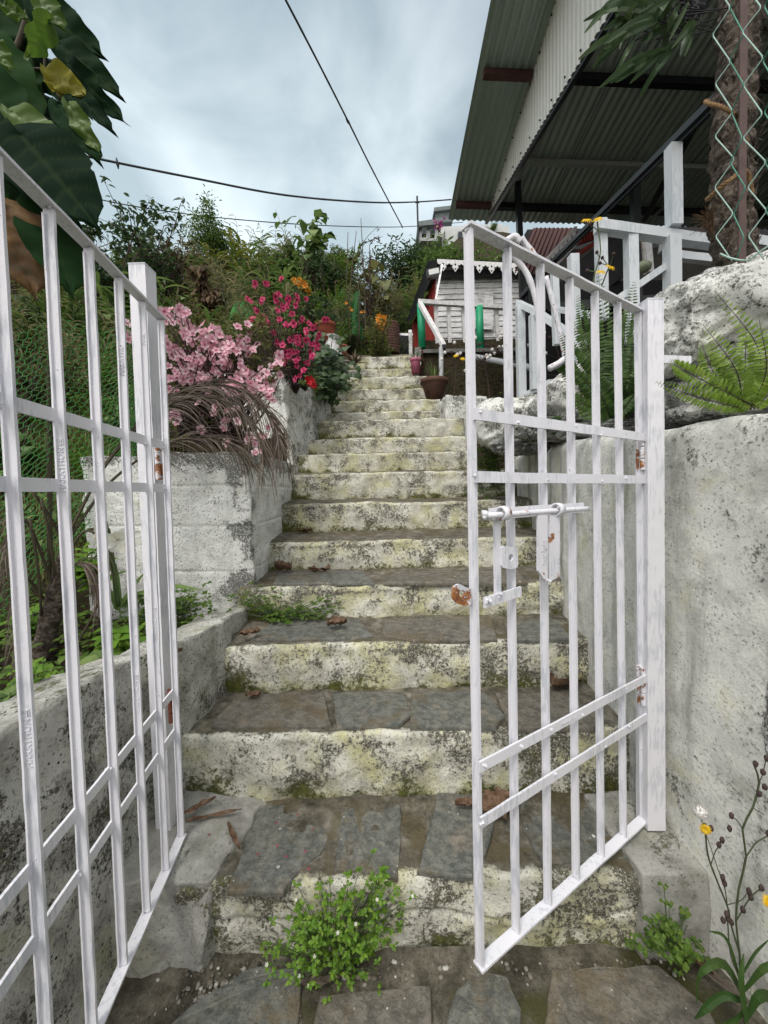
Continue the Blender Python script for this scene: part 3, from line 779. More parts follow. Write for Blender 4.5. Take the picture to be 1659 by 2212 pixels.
# wide open leaf, swung towards the path
dh = 1.315
Lht, Lhb = W(348, 688, dh), W(392, 1806, dh)
dirv = Vector((.1265 * -1, 1, 0)); dirv = -dirv / abs(dirv.y)
k = .755
Lft = Lht + dirv * k + Vector((0, 0, .0)); Lfb = Lhb + dirv * k
def fit_free(p, u_, v_list): return p
gl = Leaf(Lht, Lhb, Lft, Lfb)
ss = [i / 6 for i in range(7)]
gate1, bars1 = make_gate(gl, 'wide open white steel gate leaf in front of the green netting', ss, [.768, .688, .293, .215], -.008,
    [(0, .72, 'MARATHON', True), (2, .855, 'MARATHO', False), (4, .68, 'MARATHON', True), (1, .925, 'MAR', False), (1, .42, 'MARATHON', True), (2, .335, 'MARATHON', True), (5, .40, 'MARATHON', True)])
# half open leaf with the bolt
Rht, Rhb, Rft, Rfb = W(1378, 672, 1.33), W(1391, 1768, 1.33), W(1013, 490, .915), W(1038, 2084, .915)
gr = Leaf(Rht, Rhb, Rft, Rfb)
gate2, bars2 = make_gate(gr, 'half open white steel gate leaf carrying the rusty slide bolt', ss, [.763, .683, .296, .218], .0165, [])
# the lower long rail of this leaf carries the stamp
mbx = [o for o in gate2.children if o.name.startswith('rail')][2]
b_ = -gr.along; u_ = gr.up if b_.cross(gr.up).dot(gr.n) > 0 else -gr.up
lettering('MARATHON', gr.P(.62, .296) + gr.n * .0196 - u_ * .006, b_, u_, .017, mbx, M['paint'], .0009, True)
def gp(u, v, off=0.0): return gr.at(u, v) + gr.n * off
o1 = .022
mb = MB(); mb.bar(gp(1046, 1110, .017), gp(1247, 1096, .017), gr.n * .003, gr.up * .014, 20, .001, 15); bb = mb.build('bolt_plate', M['paint'], gate2)
mb = MB(); mb.tube([gp(1032, 1113, .034).lerp(gp(1246, 1098, .034), i / 14) for i in range(15)], .0072, 10, .0012, 30); mb.build('slide_bolt', M['paint_rust'], gate2, True)
for u, v in ((1064, 1108), (1181, 1100)):
    mb = MB(); ax = (gp(1247, 1096) - gp(1046, 1110)).normalized(); c = gp(u, v, .034)
    a1 = gr.up; a2 = ax.cross(a1)
    ring = []
    N = 18
    for w_ in (-.011, .011):
        for rr_ in (.0135, .0175):
            for j in range(N):
                th = 2 * math.pi * j / N; ring.append(c + ax * w_ + (a1 * math.cos(th) + a2 * math.sin(th)) * rr_)
    b0 = len(mb.v); mb.v += [tuple(p) for p in ring]
    for j in range(N):
        q = (j + 1) % N
        mb.f += [(j, q, N + q, N + j), (2 * N + j, 3 * N + j, 3 * N + q, 2 * N + q), (N + j, N + q, 3 * N + q, 3 * N + j), (j, 2 * N + j, 2 * N + q, q)]
    mb.build('bolt_ring', M['paint_rust'], gate2, True)
mb = MB(); blobs(mb, gp(1040, 1110, .02), .009, 8); mb.build('weld', M['paint'], gate2, True)
# hanging bolt handle: two stamped flats meeting in a point
hd = thing  # (kept local)
mb = MB()
for (ua, ub) in ((1135, 1155), (1162, 1184)):
    pts = [(ua, 1112), (ub, 1112), (ub, 1245 if ua < 1150 else 1240), ((ua + ub) / 2 + (6 if ua < 1150 else -10), 1252), (ua + (0 if ua < 1150 else 2), 1228 if ua < 1150 else 1246)]
    o_ = .040 if ua < 1150 else .036; f0 = [gp(u, v, o_) for u, v in pts]; f1 = [gp(u, v, o_ - .006) for u, v in pts]; b0 = len(mb.v); kk = len(pts)
    mb.v += [tuple(p) for p in f0 + f1]; mb.f.append(tuple(b0 + i for i in range(kk))); mb.f.append(tuple(b0 + kk + i for i in reversed(range(kk))))
    for i in range(kk): mb.f.append((b0 + i, b0 + kk + i, b0 + kk + (i + 1) % kk, b0 + (i + 1) % kk))
blobs(mb, gp(1157, 1249, .037), .005, 5)
h = mb.build('bolt_handle', M['paint_rust'], gate2)
hup = -gr.along; hb_ = -gr.up
bdir = (gp(1147, 1130) - gp(1147, 1230)).normalized(); udir = -(gr.n.cross(bdir)) if bdir.cross(-(gr.n.cross(bdir))).dot(gr.n) > 0 else gr.n.cross(bdir)
lettering('THON', gp(1147, 1216, .0405) - udir * .005, bdir, udir, .0155, h, M['paint'], .0009, True)
# keep plate with bar and padlock tab
mb = MB(); mb.bar(gp(1065, 1118, .012), gp(1067, 1292, .012), gr.along * .0105, gr.n * .003, 20, .0009, 15); mb.build('lock_bar', M['paint'], gate2)
mb = MB(); mb.bar(gp(1034, 1299, .0175), gp(1113, 1274, .0175), gr.n * .003, gr.up * .0125, 12, .0009, 15); blobs(mb, gp(1040, 1293, .02), .006, 6); blobs(mb, gp(1068, 1283, .02), .005, 5); mb.build('short_rail', M['paint'], gate2)
def tab(outer, hole, r, off, name, mat):
    """flat tab with a round hole"""
    mb = MB(); N = 28; c = gp(*hole, off)
    poly = [gp(u, v, off) for u, v in outer]
    def hit(th):
        d = (gr.along * -1 * math.cos(th) + gr.up * math.sin(th)); best = None
        for i in range(len(poly)):
            a, b = poly[i] - c, poly[(i + 1) % len(poly)] - c
            ax_, ay_ = a.dot(-gr.along), a.dot(gr.up); bx_, by_ = b.dot(-gr.along), b.dot(gr.up); dx, dy = math.cos(th), math.sin(th)
            den = dx * (by_ - ay_) - dy * (bx_ - ax_)
            if abs(den) < 1e-12: continue
            t_ = (ax_ * (by_ - ay_) - ay_ * (bx_ - ax_)) / den; w_ = (ax_ * dy - ay_ * dx) / den
            if t_ > 0 and -1e-6 <= w_ <= 1 + 1e-6 and (best is None or t_ < best): best = t_
        return c + d * (best or .02)
    for z in (.0028, -.0028):
        for q in range(2):
            for j in range(N):
                th = 2 * math.pi * j / N
                p = c + (gr.along * -1 * math.cos(th) + gr.up * math.sin(th)) * r if q == 0 else hit(th)
                mb.v.append(tuple(p + gr.n * z))
    for j in range(N):
        k_ = (j + 1) % N
        mb.f += [(j, k_, N + k_, N + j), (2 * N + j, 3 * N + j, 3 * N + k_, 2 * N + k_), (N + j, N + k_, 3 * N + k_, 3 * N + j), (j, 2 * N + j, 2 * N + k_, k_)]
    mb.build(name, mat, gate2)
tab([(1070, 1178), (1104, 1180), (1105, 1222), (1090, 1228), (1070, 1224)], (1090, 1202), .0085, .018, 'padlock_tab', M['paint_rust'])
M['tab_rust'] = m_paint('tab_rust', rust=.19)
tab([(1014, 1272), (988, 1260), (976, 1266), (974, 1292), (984, 1304), (1013, 1310)], (994, 1281), .0085, .004, 'padlock_tab', M['tab_rust'])
# posts
def post(label, uL, uR, vt, vb, uTop, d, depth):
    tl, tr_, bl, br = W(uL[0], vt, d), W(uR[0], vt, d), W(uL[1], vb, d), W(uR[1], vb, d)
    c8 = [bl, tl, bl + Vector((0, depth, 0)), tl + Vector((0, depth, 0)), br, tr_, br + Vector((0, depth, 0)), tr_ + Vector((0, depth, 0))]
    root = thing('gate_post', label, 'gate post', (bl + br) / 2)
    mb = MB(); rough_block(mb, c8, (5, 5, 80), .0008, 25, 2)
    mb.build('shaft', M['paint'], root)
    mb = MB(); cx = (tl + tr_) / 2 + Vector((0, depth / 2, .0022)); mb.box(cx, (abs(tr_.x - tl.x) / 2 + .001, 0, 0), (0, depth / 2 + .001, 0), (0, 0, .002)); mb.build('cap', M['paint'], root)
    return root
pL = post('white square steel post behind the wide open gate leaf', (277, 340), (313, 372), 570, 1868, 0, 1.335, .062)
pR = post('white square steel post bolted against the plastered wall, holding the half open leaf', (1399, 1399), (1434, 1438), 646, 1795, 0, 1.30, .063)
def hinge(root, u, va, vb, d, mat, wide=.008):
    mb = MB(); a, b = W(u, va, d), W(u + (2 if u > 800 else 4), vb, d)
    for i in range(3): mb.tube([a.lerp(b, i / 3 + .015), a.lerp(b, (i + 1) / 3 - .015)], wide, 10, .0008, 40)
    mb.bar(a + Vector((0, .012, 0)), b + Vector((0, .012, 0)), (wide * 1.7, 0, 0), (0, .0022, 0), 8, .0006)
    mb.build('hinge', mat, root, False)
M['hinge'] = m_paint('hinge_paint', rust=.23)
hinge(gate1, 338, 950, 1036, 1.325, M['hinge']); hinge(gate1, 366, 1492, 1562, 1.325, M['rust'])
hinge(gate2, 1386, 938, 1016, 1.318, M['hinge'], .0075); hinge(gate2, 1388, 1440, 1524, 1.318, M['hinge'], .0075)
# flat stay from the latched post into the rocks
mb = MB(); mb.bar(W(1430, 776, 1.345), W(1492, 778, 1.36), (0, 0, .013), (0, .003, 0), 10, .001); mb.build('wall_stay', M['paint'], pR)
# ------------------------------------------------------------------ big shed roof over the yard
def plane3(a, b, c):
    n = (b - a).cross(c - a).normalized(); return a, n
rE, rR, rP = W(968, 475, 6.0), W(1060, 0, 3.65), W(1545, 492, 6.15)
rp0, rn = plane3(rE, rR, rP)
if rn.z < 0: rn = -rn
ex = (rP - rE).normalized(); ey = (rR - rE); ey = (ey - ex * ey.dot(ex)).normalized()
# rake edge is not quite square to the eave: describe the roof in (a along eave, b up the slope)
rk = (rR - rE); rka, rkb = rk.dot(ex), rk.dot(ey)
def roofp(a, b, off=0): return rE + ex * (a + rka / rkb * b) + ey * b + rn * off
shed = thing('shed_building', 'open yard shed with a green grey corrugated roof and white corrugated gable strip', 'building', (2.5, 5, 2.0))
def corr_sheet(mb, fn, na, la, nb, lb, pitch, amp):
    """corrugated sheet: waves across a, straight along b"""
    b0 = len(mb.v)
    for j in range(nb + 1):
        for i in range(na + 1):
            a = la[0] + (la[1] - la[0]) * i / na; b = lb[0] + (lb[1] - lb[0]) * j / nb
            mb.v.append(tuple(fn(a, b, amp * math.sin(a / pitch * 2 * math.pi))))
    for j in range(nb):
        for i in range(na):
            q = b0 + j * (na + 1) + i; mb.f.append((q, q + 1, q + na + 2, q + na + 1))
mb = MB(); corr_sheet(mb, lambda a, b, w: roofp(a, b, w), 900, (0, 6.8), 5, (0, 5.2), .085, .011); mb.build('roof', M['roof_under'], shed, True)
seams = MB()
for a in np.arange(.62, 6.6, .78): seams.bar(roofp(a, 0, -.012), roofp(a, 5.2, -.012), ex * .003, rn * .002)
seams.build('sheet_seam', M['dark_wood'], shed)
for b, a0, mat, nm in ((.32, .06, 'purlin', 'purlin'), (1.86, .06, 'purlin', 'purlin'), (3.4, .06, 'purlin', 'purlin')):
    mb = MB(); mb.bar(roofp(a0, b, -.05), roofp(.56, b, -.05), ey * .03, rn * .035, 8, .001); mb.build('purlin_end', M['purlin'], shed)
    mb = MB(); mb.bar(roofp(.6, b, -.055), roofp(6.6, b, -.055), ey * .03, rn * .04); mb.build('purlin', M['black_steel'], shed)
mb = MB(); mb.bar(roofp(.66, .98, -.06), roofp(6.6, .98, -.06), ey * .025, rn * .03); mb.build('purlin', M['purlin_grey'], shed)
# gable strip: vertical corrugated sheet, top on the roof at a = .57, lower edge sloping
gA, gB = roofp(.575, 0.10, -.02), roofp(.575, 3.9, -.02)
mid_u = [(1046, 482, None), (1116, 361, None), (1196, 226, None), (1296, 62, None)]
gdir = (gB - gA); gnrm = Vector((gdir.y, -gdir.x, 0)).normalized()
if gnrm.x > 0: gnrm = -gnrm
lowpts = [onplane(u, v, gA, gnrm) for u, v, _ in mid_u] + [onplane(1345, -20, gA, gnrm), onplane(1400, -110, gA, gnrm)]
def low_z(s):
    y = gA.y + (gB.y - gA.y) * s
    return piece(-y, [(-p.y, p.z) for p in lowpts])
mb = MB(); na = 620; nb = 4; Lg = (gB - gA).length
for j in range(nb + 1):
    for i in range(na + 1):
        s = i / na; top = gA.lerp(gB, s); bz = low_z(s); z = top.z + (min(bz, top.z - .06) - top.z) * j / nb
        ph = s * Lg / .072
        mb.v.append(tuple(Vector((top.x, top.y, z)) + gnrm * (.008 * math.sin(ph * 2 * math.pi) + .004 * math.cos(ph * 4 * math.pi))))
for j in range(nb):
    for i in range(na): q = j * (na + 1) + i; mb.f.append((q, q + 1, q + na + 2, q + na + 1))
mb.build('gable_strip', M['roof_white'], shed, True)
mb = MB()
for i in range(14):
    s = .03 + i * .07; top = gA.lerp(gB, s)
    for z in (top.z - .05, low_z(s) + .05): mb.ball(Vector((top.x, top.y, z)) + gnrm * .016, .009, 6, 4)
mb.build('screw_head', M['dark_wood'], shed)
mb = MB(); mb.bar(lowpts[0] - gnrm * .03, lowpts[-1] - gnrm * .03, Vector((0, 0, .02)), gnrm * .02); mb.build('gable_beam', M['black_steel'], shed)
def pole(u0, v0, u1, v1, d, hw, mat, parent, name, d1=None):
    mb = MB(); mb.bar(W(u0, v0, d), W(u1, v1, d1 or d), (hw, 0, 0), (0, hw, 0), 6, .0006); return mb.build(name, M[mat], parent)
pole(1117, 372, 1131, 700, 5.4, .034, 'black_steel', shed, 'post')
pole(1371, 385, 1378, 720, 4.6, .040, 'black_steel', shed, 'post')
mb = MB(); mb.bar(W(1520, 235, 3.5), W(1392, 476, 5.2), (.03, 0, 0), (0, .03, 0)); mb.build('brace', M['black_steel'], shed)
mb = MB(); mb.bar(W(1545, 352, 4.4), W(1400, 478, 5.8), (.025, 0, 0), (0, .02, 0)); mb.build('brace', M['purlin_grey'], shed)
# walls and fittings at the back of the yard under the roof
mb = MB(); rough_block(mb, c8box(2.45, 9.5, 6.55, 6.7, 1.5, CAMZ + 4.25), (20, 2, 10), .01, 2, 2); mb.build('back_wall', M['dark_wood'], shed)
mb = MB(); rough_block(mb, c8box(7.6, 7.75, -.5, 6.55, 1.0, CAMZ + 4.6), (2, 20, 10), .01, 2, 2); mb.build('unseen_end_wall', M['dark_wood'], shed)  # out of view, added to darken the yard under the roof
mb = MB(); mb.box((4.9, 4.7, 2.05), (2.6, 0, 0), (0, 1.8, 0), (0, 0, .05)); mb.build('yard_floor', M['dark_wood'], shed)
mb = MB(); a, b = W(1196, 540, 6.2), W(1545, 560, 6.2); mb.box((a + b) / 2 + Vector((0, 0, -.35)), ((b.x - a.x) / 2, 0, 0), (0, .05, 0), (0, 0, .42)); mb.build('back_panel', M['wall_grey'], shed)
mb = MB()
pq = [W(1232, 503, 5.9), W(1312, 499, 5.9), W(1312, 508, 5.9), W(1238, 532, 5.9)]
mb.add(pq + [p + Vector((0, .03, 0)) for p in pq], [(0, 1, 2, 3), (7, 6, 5, 4), (0, 4, 5, 1), (1, 5, 6, 2), (2, 6, 7, 3), (3, 7, 4, 0)])
for i in range(12):
    f = i / 12; a = pq[0].lerp(pq[1], f); b = pq[3].lerp(pq[2], f); mb.bar(a + Vector((0, -.01, 0)), b + Vector((0, -.01, 0)), (.012, 0, 0), (0, .008, 0))
mb.build('red_board', M['red_board'], shed)
mb = MB(); mb.bar(W(1225, 562, 5.8), W(1330, 499, 5.6), (.02, 0, 0), (0, 0, .025)); mb.build('stair_rail', M['red_board'], shed)
mb = MB(); corr_sheet(mb, lambda a, b, w: W(1152, 492, 6.4).lerp(W(1245, 492, 6.3), a).lerp(W(1112, 585, 6.4).lerp(W(1205, 600, 6.3), a), b) + Vector((0, w, 0)), 80, (0, 1), 3, (0, 1), .1, .012); mb.build('side_sheet', M['maroon'], shed, True)
mb = MB(); mb.bar(W(1220, 640, 5.2), W(1345, 545, 4.8), (0, .08, .0), (0, 0, .30)); mb.build('tarpaulin', M['dark_wood'], shed)
mb = MB(); mb.bar(W(1180, 667, 4.9), W(1560, 640, 4.4), (0, .05, 0), (0, 0, .05)); mb.build('floor_beam', M['black_steel'], shed)
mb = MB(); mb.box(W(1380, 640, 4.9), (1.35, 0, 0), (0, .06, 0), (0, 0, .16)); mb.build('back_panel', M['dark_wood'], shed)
for (u0, v0, u1, v1) in ((1395, 508, 1402, 590), (1437, 515, 1432, 545)): pole(u0, v0, u1, v1, 3.8, .03, 'white_wood', shed, 'inner_post')
# white inner stair balustrade
bal = thing('stair_balustrade', 'white balustrade climbing steeply under the shed roof beside the maroon sheet', 'balustrade', W(1190, 560, 5.6))
for (a, b) in (((1180, 562), (1244, 492)), ((1192, 582), (1252, 515))):
    mb = MB(); mb.bar(W(*a, 5.6), W(*b, 5.4), (.02, 0, 0), (0, 0, .02)); mb.build('rail', M['white_wood'], bal)
for i in range(7):
    f = .08 + i * .14; p, q = W(1180, 562, 5.6).lerp(W(1244, 492, 5.4), f), W(1192, 582, 5.6).lerp(W(1252, 515, 5.4), f); q.x = p.x + .02
    mb = MB(); mb.bar(p, q, (.016, 0, 0), (0, .016, 0)); mb.build('baluster', M['white_wood'], bal)
# long black handrail
hr_ = thing('handrail', 'long black steel handrail sloping up under the shed roof', 'handrail', W(1190, 575, 5.0))
p0, p1 = W(1585, 178, 2.1), W(1188, 572, 5.0); d_ = (p1 - p0).normalized(); s_ = d_.cross(Vector((0, 0, 1))).normalized(); u_ = s_.cross(d_)
mb = MB(); mb.bar(p0, p1, s_ * .030, u_ * .020); mb.build('rail', M['black_steel'], hr_)
mb = MB(); mb.bar(p0 + u_ * -.03 + s_ * .004, p1 + u_ * -.03 + s_ * .004, s_ * .012, u_ * .012); mb.build('stringer', M['black_steel'], hr_)
mb = MB(); mb.bar(W(1185, 578, 5.0), W(1128, 640, 5.3), (.03, 0, 0), (0, 0, .03)); mb.build('stringer', M['black_steel'], hr_)

# ------------------------------------------------------------------ white steel railing above the rocks
def railing_part(root, pts, d, wv, hv, name, mat='rail_paint', seg=20):
    (u0, v0), (u1, v1) = pts; dd = d if hasattr(d, '__len__') else (d, d)
    mb = MB(); mb.bar(W(u0, v0, dd[0]), W(u1, v1, dd[1]), wv, hv, seg, .0012, 9); return mb.build(name, M[mat], root)
ra = thing('steel_railing', 'white square tube railing with one tall post reaching the black handrail', 'railing', W(1364, 690, 2.55))
railing_part(ra, ((1288, 489), (1552, 526)), (2.5, 2.6), (0, .035, 0), (0, 0, .029), 'top_rail', seg=30)
railing_part(ra, ((1625, 522), (1760, 545)), (2.6, 2.65), (0, .03, 0), (0, 0, .03), 'top_rail')
for (a, b, w_) in (((1297, 476), (1301, 690), .028), ((1362, 498), (1366, 740), .031), ((1454, 316), (1456, 490), .034), ((1451, 512), (1453, 700), .036)):
    railing_part(ra, (a, b), 2.53, (w_, 0, 0), (0, w_, 0), 'post')
railing_part(ra, ((1456, 552), (1552, 563)), (2.55, 2.6), (0, .022, 0), (0, 0, .024), 'mid_rail')
railing_part(ra, ((1328, 650), (1443, 572)), (2.55, 2.55), (0, .02, 0), (0, 0, .024), 'brace')
railing_part(ra, ((1238, 552), (1243, 760)), 2.9, (.031, 0, 0), (0, .031, 0), 'post')
railing_part(ra, ((1197, 575), (1203, 745)), 3.3, (.026, 0, 0), (0, .026, 0), 'post')
railing_part(ra, ((1203, 668), (1300, 684)), (3.3, 2.5), (0, .014, 0), (0, 0, .018), 'mid_rail')
# curled dry leaves lying on the braces
rb = thing('steel_railing', 'low white railing whose top rail slopes down below the broken hoop', 'railing', W(1126, 860, 4.2))
railing_part(rb, ((1120, 655), (1160, 674)), (4.25, 4.0), (.03, 0, 0), (0, 0, .032), 'top_rail'); railing_part(rb, ((1160, 674), (1262, 742)), (4.0, 3.6), (.03, 0, 0), (0, 0, .032), 'top_rail')
for (a, b, d) in (((1123, 662), (1127, 862), 4.22), ((1153, 680), (1156, 842), 4.05), ((1232, 724), (1236, 850), 3.7)): railing_part(rb, (a, b), d, (.04, 0, 0), (0, .04, 0), 'post')
railing_part(rb, ((1130, 858), (1192, 826)), (4.2, 3.9), (.03, 0, 0), (0, 0, .03), 'bottom_rail')
railing_part(rb, ((1128, 868), (1185, 846)), (4.25, 4.0), (.03, 0, 0), (0, 0, .035), 'bottom_rail', 'black_steel')
# broken white hoop, pieces of an old arch
ho = thing('metal_hoop', 'broken white metal hoop with rusty ends behind the half open gate', 'hoop', W(1210, 780, 2.1))
def strip(pts, d, w_, nm, mat='paint_rust'):
    P = bez([W(u, v, d) for u, v in pts], 24); mb = MB()
    for a, b in zip(P, P[1:]):
        pass
    mb.tube(P, w_, 6, .003, 20); mb.build(nm, M[mat], ho, True)
strip([(1092, 522), (1112, 512), (1124, 524)], 2.1, .02, 'hoop_end', 'paint_rust'); strip([(1126, 514), (1140, 534), (1160, 560)], 2.12, .018, 'hoop_end')
strip([(1100, 548), (1128, 575), (1148, 615), (1160, 660), (1163, 692)], 2.15, .017, 'hoop_strip'); strip([(1180, 598), (1196, 660), (1212, 730), (1222, 776)], 2.1, .014, 'hoop_strip')
strip([(1186, 796), (1206, 786), (1226, 772)], 2.1, .018, 'hoop_strip')
# hanging gourd
gd = thing('hanging_gourd', 'grey green gourd hung on a thread from the white railing', 'gourd', W(1390, 578, 2.9))
mb = MB(); mb.ball(W(1390, 577, 2.9), (.055, .05, .042), 16, 10, .08); mb.build('fruit', M['gourd'], gd, True)
mb = MB(); mb.tube([W(1390, 562, 2.9), W(1385, 512, 2.9)], .003, 4); mb.build('thread', M['rope'], gd)

# ------------------------------------------------------------------ small clapboard house
H = thing('clapboard_house', 'grey white clapboard house with lace eave boards and a red side wall', 'house', (2.3, 8.6, 4.2))
hz0 = W(946, 754, 8.5).z; hA = W(942, 602, 8.5); hx0 = hA.x; hx1 = 3.9; hz1 = W(942, 575, 8.5).z
mb = MB()
nb_ = 15
for i in range(nb_):
    z0 = hz0 + (hz1 - hz0) * i / nb_; z1_ = hz0 + (hz1 - hz0) * (i + 1) / nb_ - .006
    j1 = rnd.uniform(-.012, .012); j2 = rnd.uniform(-.012, .012)
    c8 = [(hx0, 8.5 + j1 * .4, z0), (hx0, 8.518, z1_), (hx0, 8.56, z0), (hx0, 8.56, z1_), (hx1, 8.5 + j2 * .4, z0 + j2), (hx1, 8.518, z1_ + j2), (hx1, 8.56, z0 + j2), (hx1, 8.56, z1_ + j2)]
    rough_block(mb, c8, (50, 1, 2), .007, 4, 3)
mb.build('front_wall', M['boards'], H)
mb = MB(); mb.box(((hx0 + hx1) / 2, 8.6, (hz0 + hz1) / 2), ((hx1 - hx0) / 2 - .01, 0, 0), (0, .03, 0), (0, 0, (hz1 - hz0) / 2)); mb.build('inner_wall', M['dark_wood'], H)
mb = MB()
sa, sb, sc_, sd = W(942, 748, 8.52), W(942, 600, 8.52), W(893, 774, 9.4), W(890, 700, 9.4)
for i in range(6):
    f0, f1 = i / 6, (i + 1) / 6 - .015
    q = [sa.lerp(sc_, f0), sa.lerp(sc_, f1), sb.lerp(sd, f1), sb.lerp(sd, f0)]; off = Vector((.03, .03, 0))
    mb.add(q + [p + off for p in q], [(3, 2, 1, 0), (4, 5, 6, 7), (0, 1, 5, 4), (1, 2, 6, 5), (2, 3, 7, 6), (3, 0, 4, 7)])
mb.build('side_wall', M['red_board'], H)
mb = MB()   # steep dark tin skirt over the red side
ta, tb, tc, td = W(950, 562, 8.25), W(924, 563, 8.9), W(892, 690, 9.0), W(878, 694, 9.8)
corr_sheet(mb, lambda a, b, w: ta.lerp(tb, a).lerp(tc.lerp(td, a), b) + Vector((w, w * .3, w)), 60, (0, 1), 6, (0, 1), .16, .02); mb.build('roof_skirt', M['tin_dark'], H, True)
eA, eB = W(944, 560, 8.2), W(1320, 580, 8.2)
mb = MB(); corr_sheet(mb, lambda a, b, w: eA.lerp(eB, a) + Vector((0, 2.4 * b, .02 + .55 * b + w)), 330, (0, 1), 4, (0, 1), .022, .014); mb.build('roof', M['tin_dark'], H, True)
mb = MB(); mb.box((eA + eB) / 2 + Vector((0, .2, -.06)), ((eB.x - eA.x) / 2, 0, 0), (0, .012, 0), (0, 0, .08)); mb.build('eave_board', M['dark_wood'], H)
# lace board: repeated cut-out tiles
mb = MB(); L_ = (eB - eA).length; pitch_ = .25; nt = int(L_ / pitch_); dx_ = (eB - eA) / L_; th_ = .012
def lace_inside(x, z):
    """x 0..1 over one tile, z 0 (top) .. 1 (bottom)"""
    if z < .34: return True
    ax = abs(x - .5)
    if z > 1 - max(0, ax - .02) * 1.55 + .0: return False
    if (ax - .27) ** 2 * 5 + (z - .46) ** 2 * 2.2 < .022 and not ((ax - .27) ** 2 * 5 + (z - .40) ** 2 * 2.2 < .004): return False
    if abs(ax) * 1.0 + abs(z - .76) * .55 < .07: return False
    if ax < .07 and z < .50 and ax < (.5 - z) * .8: return False
    return True
RX, RZ = 26, 16
for tI in range(nt):
    o = eA + dx_ * (tI * pitch_) + Vector((0, -.02, -.005)); hgt = .232
    for i in range(RX):
        for j in range(RZ):
            if lace_inside((i + .5) / RX, (j + .5) / RZ):
                x0_, x1_ = i / RX * pitch_, (i + 1) / RX * pitch_; z0_, z1_ = -j / RZ * hgt, -(j + 1) / RZ * hgt
                q = [o + dx_ * x0_ + Vector((0, 0, z0_)), o + dx_ * x1_ + Vector((0, 0, z0_)), o + dx_ * x1_ + Vector((0, 0, z1_)), o + dx_ * x0_ + Vector((0, 0, z1_))]
                back = [p + Vector((0, th_, 0)) for p in q]
                mb.add(q + back, [(3, 2, 1, 0), (4, 5, 6, 7), (0, 1, 5, 4), (1, 2, 6, 5), (2, 3, 7, 6), (3, 0, 4, 7)])
mb.build('lace_board', M['white_wood'], H)
w0, w1 = W(1012, 633, 8.46), W(1062, 708, 8.46)
sh = MB(); sh.box((w0 + w1) / 2, ((w1.x - w0.x) / 2, 0, 0), (0, .02, 0), (0, 0, (w0.z - w1.z) / 2)); wn = sh.build('window_shutter', M['boards'], H)
fr = MB()
for a, b in (((1010, 632), (1064, 634)), ((1010, 708), (1064, 710))): fr.bar(W(*a, 8.45), W(*b, 8.45), (0, .02, 0), (0, 0, .022))
for a, b in (((1011, 633), (1012, 709)), ((1036, 633), (1037, 709)), ((1063, 634), (1063, 709))): fr.bar(W(*a, 8.448), W(*b, 8.448), (.02, 0, 0), (0, .02, 0))
fr.build('frame', M['boards'], wn)
mb = MB(); mb.bar(W(955, 572, 8.1), W(941, 648, 7.3), (.018, 0, 0), (0, .018, 0)); mb.build('strut', M['white_wood'], H)
fl = thing('flood_light', 'small black flood light under the dark tin at the corner of the clapboard house', 'lamp', W(936, 590, 7.9))
mb = MB(); c = W(936, 591, 7.9); mb.box(c, (.13, 0, .02), (0, .05, 0), (-.01, 0, .085)); mb.build('housing', M['black_steel'], fl)
mb = MB(); mb.box(c + Vector((.005, -.052, .015)), (.10, 0, .02), (0, .004, 0), (-.008, 0, .05)); mb.build('lens', M['lamp_glass'], fl)
# terrace in front of it
mb = MB(); c8 = [W(908, 860, 7.0), W(905, 756, 7.0), W(908, 860, 7.0) + Vector((0, .35, 0)), W(905, 756, 7.0) + Vector((0, .35, 0)), W(1215, 870, 7.0), W(1215, 762, 7.0), W(1215, 870, 7.0) + Vector((0, .35, 0)), W(1215, 762, 7.0) + Vector((0, .35, 0))]
c8[0].z -= .4; c8[2].z -= .4; c8[4].z -= .4; c8[6].z -= .4
rough_block(mb, c8, (90, 6, 40), .022, 5, 4); tag(mb.build('terrace_wall', M['mossy_brick'], None, True), 'dark mossy brick wall carrying the terrace of the clapboard house', 'wall')
tz = W(905, 758, 7.0).z
mb = MB(); mb.box((2.6, 8.2, tz - .04), (1.85, 0, 0), (0, 1.3, 0), (0, 0, .03)); kind(mb.build('terrace_floor', M['wall_grey']), 'structure')
mb = MB(); mb.bar(W(902, 792, 6.9), W(903, 752, 6.9), (.05, 0, 0), (0, .05, 0), 8, .01); tag(mb.build('corner_stone', M['rough_lime']), 'pale rounded stone upright at the corner of the brick terrace wall', 'stone')
tr_ = thing('terrace_railing', 'white wooden terrace railing on thick green posts before the clapboard house', 'railing', W(1034, 757, 7.05))
mb = MB(); mb.bar(W(903, 652, 7.05), W(1122, 666, 7.05), (0, .04, 0), (0, 0, .035), 30, .004, 6); mb.build('top_rail', M['white_wood'], tr_)
for u, v0, v1, w_ in ((909, 656, 752, .068), (1035, 662, 757, .068), (1163, 684, 762, .06)):
    mb = MB(); mb.tube([W(u, v0, 7.05), W(u + 3, v1, 7.05)], w_, 14); mb.build('post', M['green_post'], tr_, True)
for u, v0, v1 in ((941, 656, 754), (969, 656, 755), (1001, 660, 755), (1072, 664, 756), (1100, 666, 756)):
    mb = MB(); mb.bar(W(u, v0, 7.1), W(u + 3, v1, 7.1), (.032, 0, 0), (0, .03, 0), 14, .012, 5); mb.build('baluster', M['white_wood'], tr_)
hb = thing('step_handrail', 'thin white handrail with grey pipe post at the top of the stairs', 'handrail', W(953, 890, 6.2))
mb = MB(); mb.bar(W(907, 655, 7.0), W(959, 748, 6.25), (.035, 0, 0), (0, 0, .04), 20, .003, 6); mb.build('rail', M['white_wood'], hb)
